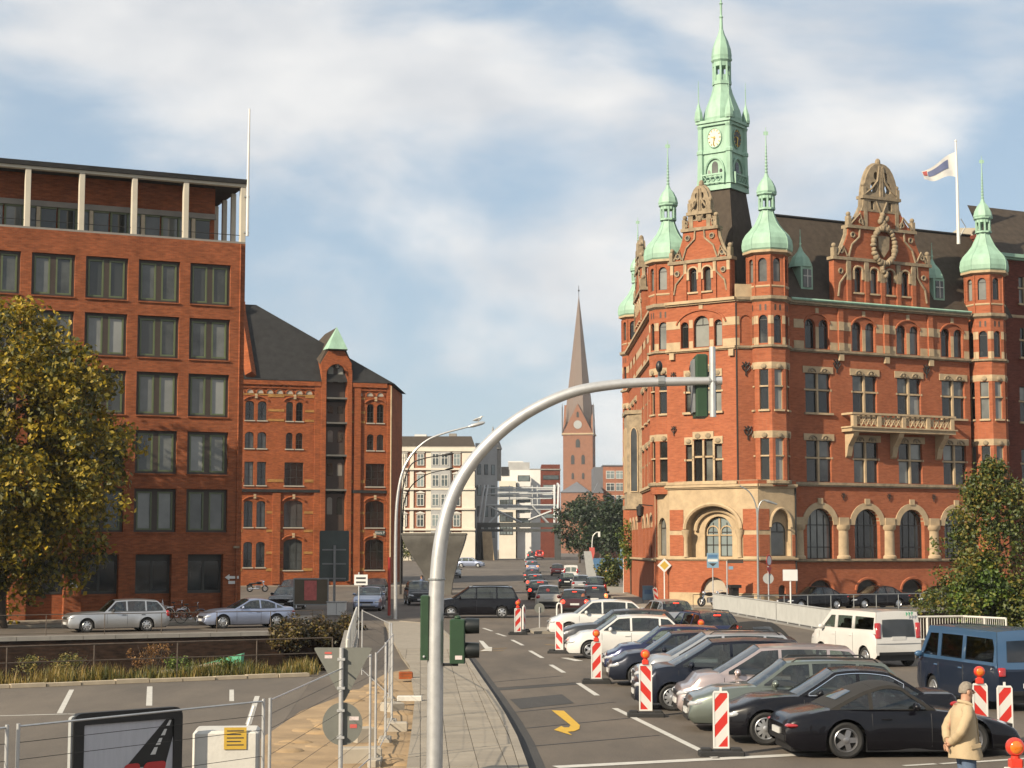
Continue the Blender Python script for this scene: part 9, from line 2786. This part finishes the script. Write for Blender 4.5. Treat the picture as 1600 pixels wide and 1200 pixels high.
# coat: body and sleeves in one mesh, open-front lapel line and collar
m = MB()
data = [(-0.0, 0, 0.745, 0.236, 0.272), (-0.005, 0, 0.78, 0.232, 0.270), (-0.015, 0, 0.86, 0.214, 0.258), (-0.02, 0, 0.95, 0.196, 0.246), (-0.018, 0, 1.08, 0.178, 0.235), (-0.02, 0, 1.2, 0.172, 0.236), (-0.028, 0, 1.32, 0.166, 0.240), (-0.032, 0, 1.40, 0.148, 0.230), (-0.024, 0, 1.455, 0.115, 0.185), (-0.012, 0, 1.49, 0.088, 0.11), (-0.005, 0, 1.515, 0.082, 0.09)]
rws = []
for j, (cx, cy, z, rx, ry) in enumerate(data):
    row = []
    for k in range(33):
        a = 2 * pi * k / 32
        fold = 1 + (0.022 * sin(a * 5 + j * 0.35) + 0.014 * sin(a * 9 - j * 0.5)) * max(0, 1 - j / 8)
        row.append((cx + rx * fold * cos(a), cy + ry * fold * sin(a), z + (0.012 * sin(a * 2) if j == 0 else 0)))
    rws.append(row)
m.grid(rws)
for s in (-1, 1):
    pth = catmull([Vector((-0.02, s * 0.16, 1.435)), Vector((-0.05, s * 0.245, 1.36)), Vector((-0.12, s * 0.285, 1.24)), Vector((-0.17, s * 0.285, 1.14)), Vector((-0.205, s * 0.19, 1.05)), Vector((-0.232, s * 0.085, 0.985))], 4)
    n = len(pth)
    m.tube(pth, [0.088 - 0.03 * i / n + 0.004 * sin(i * 1.7) for i in range(n)], 14)
coat = m.build('coat', 'coat_beige', man, smooth=60)
m = MB(); m.tube([(0.075, 0.10, 1.49), (0.0, 0.105, 1.53), (-0.085, 0.0, 1.545), (0.0, -0.105, 1.53), (0.075, -0.10, 1.49)], 0.026, 8); m.build('collar', 'coat_beige', coat, smooth=60)
m = MB(); m.tube([(0.10, -0.02, 1.46), (0.16, -0.03, 1.3), (0.175, -0.03, 1.1), (0.195, -0.03, 0.9), (0.235, -0.03, 0.76)], 0.012, 6); m.build('front_edge', 'coat_beige', coat, smooth=60)
for s in (-1, 1):
    m = MB(); m.M = Matrix.Translation((0.06, s * 0.246, 0.93)) @ Matrix.Rotation(s * R(-16), 4, 'Z') @ Matrix.Rotation(R(-10), 4, 'Y'); m.box(-0.085, 0.085, -0.008, 0.008, -0.028, 0.028); m.build('pocket_flap', 'coat_beige', coat)
m = MB()
for s in (-1, 1):
    rings(m, [(0.0, s * 0.1, 0.085, 0.085, 0.075), (0.0, s * 0.1, 0.2, 0.08, 0.075), (0.02, s * 0.1, 0.5, 0.092, 0.085), (0.0, s * 0.098, 0.78, 0.112, 0.098), (0.0, s * 0.09, 0.9, 0.12, 0.1)], 16)
m.build('jeans', 'jeans', man, smooth=60)
for s in (-1, 1):
    m = MB(); m.tube([(-0.07, s * 0.1, 0.05), (0.02, s * 0.1, 0.06), (0.12, s * 0.11, 0.045), (0.2, s * 0.115, 0.035)], [0.045, 0.055, 0.05, 0.03], 10); m.build('shoe', 'shoe', man, smooth=60)
# small far pedestrians
WALK = None
def walker(label, px, Y, head, top, legs, hgt=1.72, z=None):
    t = thing('person', label, 'person', (XA(px, Y), Y, (GZ(Y) + 0.13) if z is None else z), hrot(head), 'pedestrians far down the street')
    V2, E2, R2 = [], [], []
    def v2(p, r, c=None):
        V2.append(Vector(p)); R2.append(r)
        if c is not None: E2.append((c, len(V2) - 1))
        return len(V2) - 1
    k = hgt / 1.75
    p0 = v2((0, 0, 0.95 * k), (0.13, 0.11)); c0 = v2((0, 0, 1.3 * k), (0.17, 0.12), p0); n0 = v2((0, 0, 1.48 * k), 0.055, c0); h0 = v2((0.02, 0, 1.63 * k), (0.085, 0.1), n0); v2((0.01, 0, 1.70 * k), 0.07, h0)
    for s in (-1, 1):
        a_ = v2((0, s * 0.2, 1.4 * k), 0.06, c0); b2 = v2((s * 0.06, s * 0.25, 1.12 * k), 0.045, a_); v2((s * 0.16, s * 0.25, 0.88 * k), 0.035, b2)
        q_ = v2((0, s * 0.09, 0.86 * k), 0.09, p0); r_ = v2((s * 0.16, s * 0.1, 0.48 * k), 0.06, q_); e_ = v2((s * 0.24 - 0.06, s * 0.1, 0.08 * k), 0.04, r_); v2((s * 0.24 + 0.1, s * 0.1, 0.03), 0.03, e_)
    skinned('body', V2, E2, R2, 'skin', t, 0, 1)
    m = MB(); rings(m, [(0, 0, 0.85 * k, 0.17, 0.22), (0, 0, 1.1 * k, 0.16, 0.21), (0, 0, 1.32 * k, 0.17, 0.235), (0, 0, 1.46 * k, 0.09, 0.12)], 14)
    for s in (-1, 1): m.tube([(0, s * 0.2, 1.4 * k), (s * 0.06, s * 0.25, 1.12 * k), (s * 0.14, s * 0.25, 0.92 * k)], [0.08, 0.068, 0.055], 8)
    m.build('jacket', top, t, smooth=60)
    m = MB()
    for s in (-1, 1): m.tube([(0, s * 0.09, 0.9 * k), (s * 0.16, s * 0.1, 0.48 * k), (s * 0.24 - 0.06, s * 0.1, 0.08 * k)], [0.115, 0.085, 0.07], 8)
    m.build('trousers', legs, t, smooth=60)
    m = MB(); m.ball((-0.01, 0, 1.69 * k), (0.115, 0.105, 0.09), 10, 7); m.build('hair', 'bark', t, smooth=60)
walker('person in a bright yellow jacket far along the right pavement', 946, 178, 190, 'cloth_yellow', 'cloth_dark')
walker('person in dark clothes beside the one in yellow', 953, 180, 10, 'cloth_dark', 'cloth_dark')
walker('person in a blue top walking past the flared pier', 660, 143, 250, 'cloth_blue', 'jeans', z=0.0)
# ================================================================ AIR
hz_ = bpy.data.materials.new('haze'); hz_.use_nodes = True
hz_.node_tree.nodes.remove(hz_.node_tree.nodes['Principled BSDF'])
pv_ = hz_.node_tree.nodes.new('ShaderNodeVolumePrincipled')
pv_.inputs['Color'].default_value = (0.86, 0.91, 0.97, 1)
pv_.inputs['Density'].default_value = 0.00011
pv_.inputs['Anisotropy'].default_value = 0.1
hz_.node_tree.links.new(pv_.outputs[0], hz_.node_tree.nodes['Material Output'].inputs['Volume'])
MATS['haze'] = hz_
struct(MB().box(-3100, 3100, -400, 9100, -6.6, 140).build('haze', 'haze'), 'stuff')
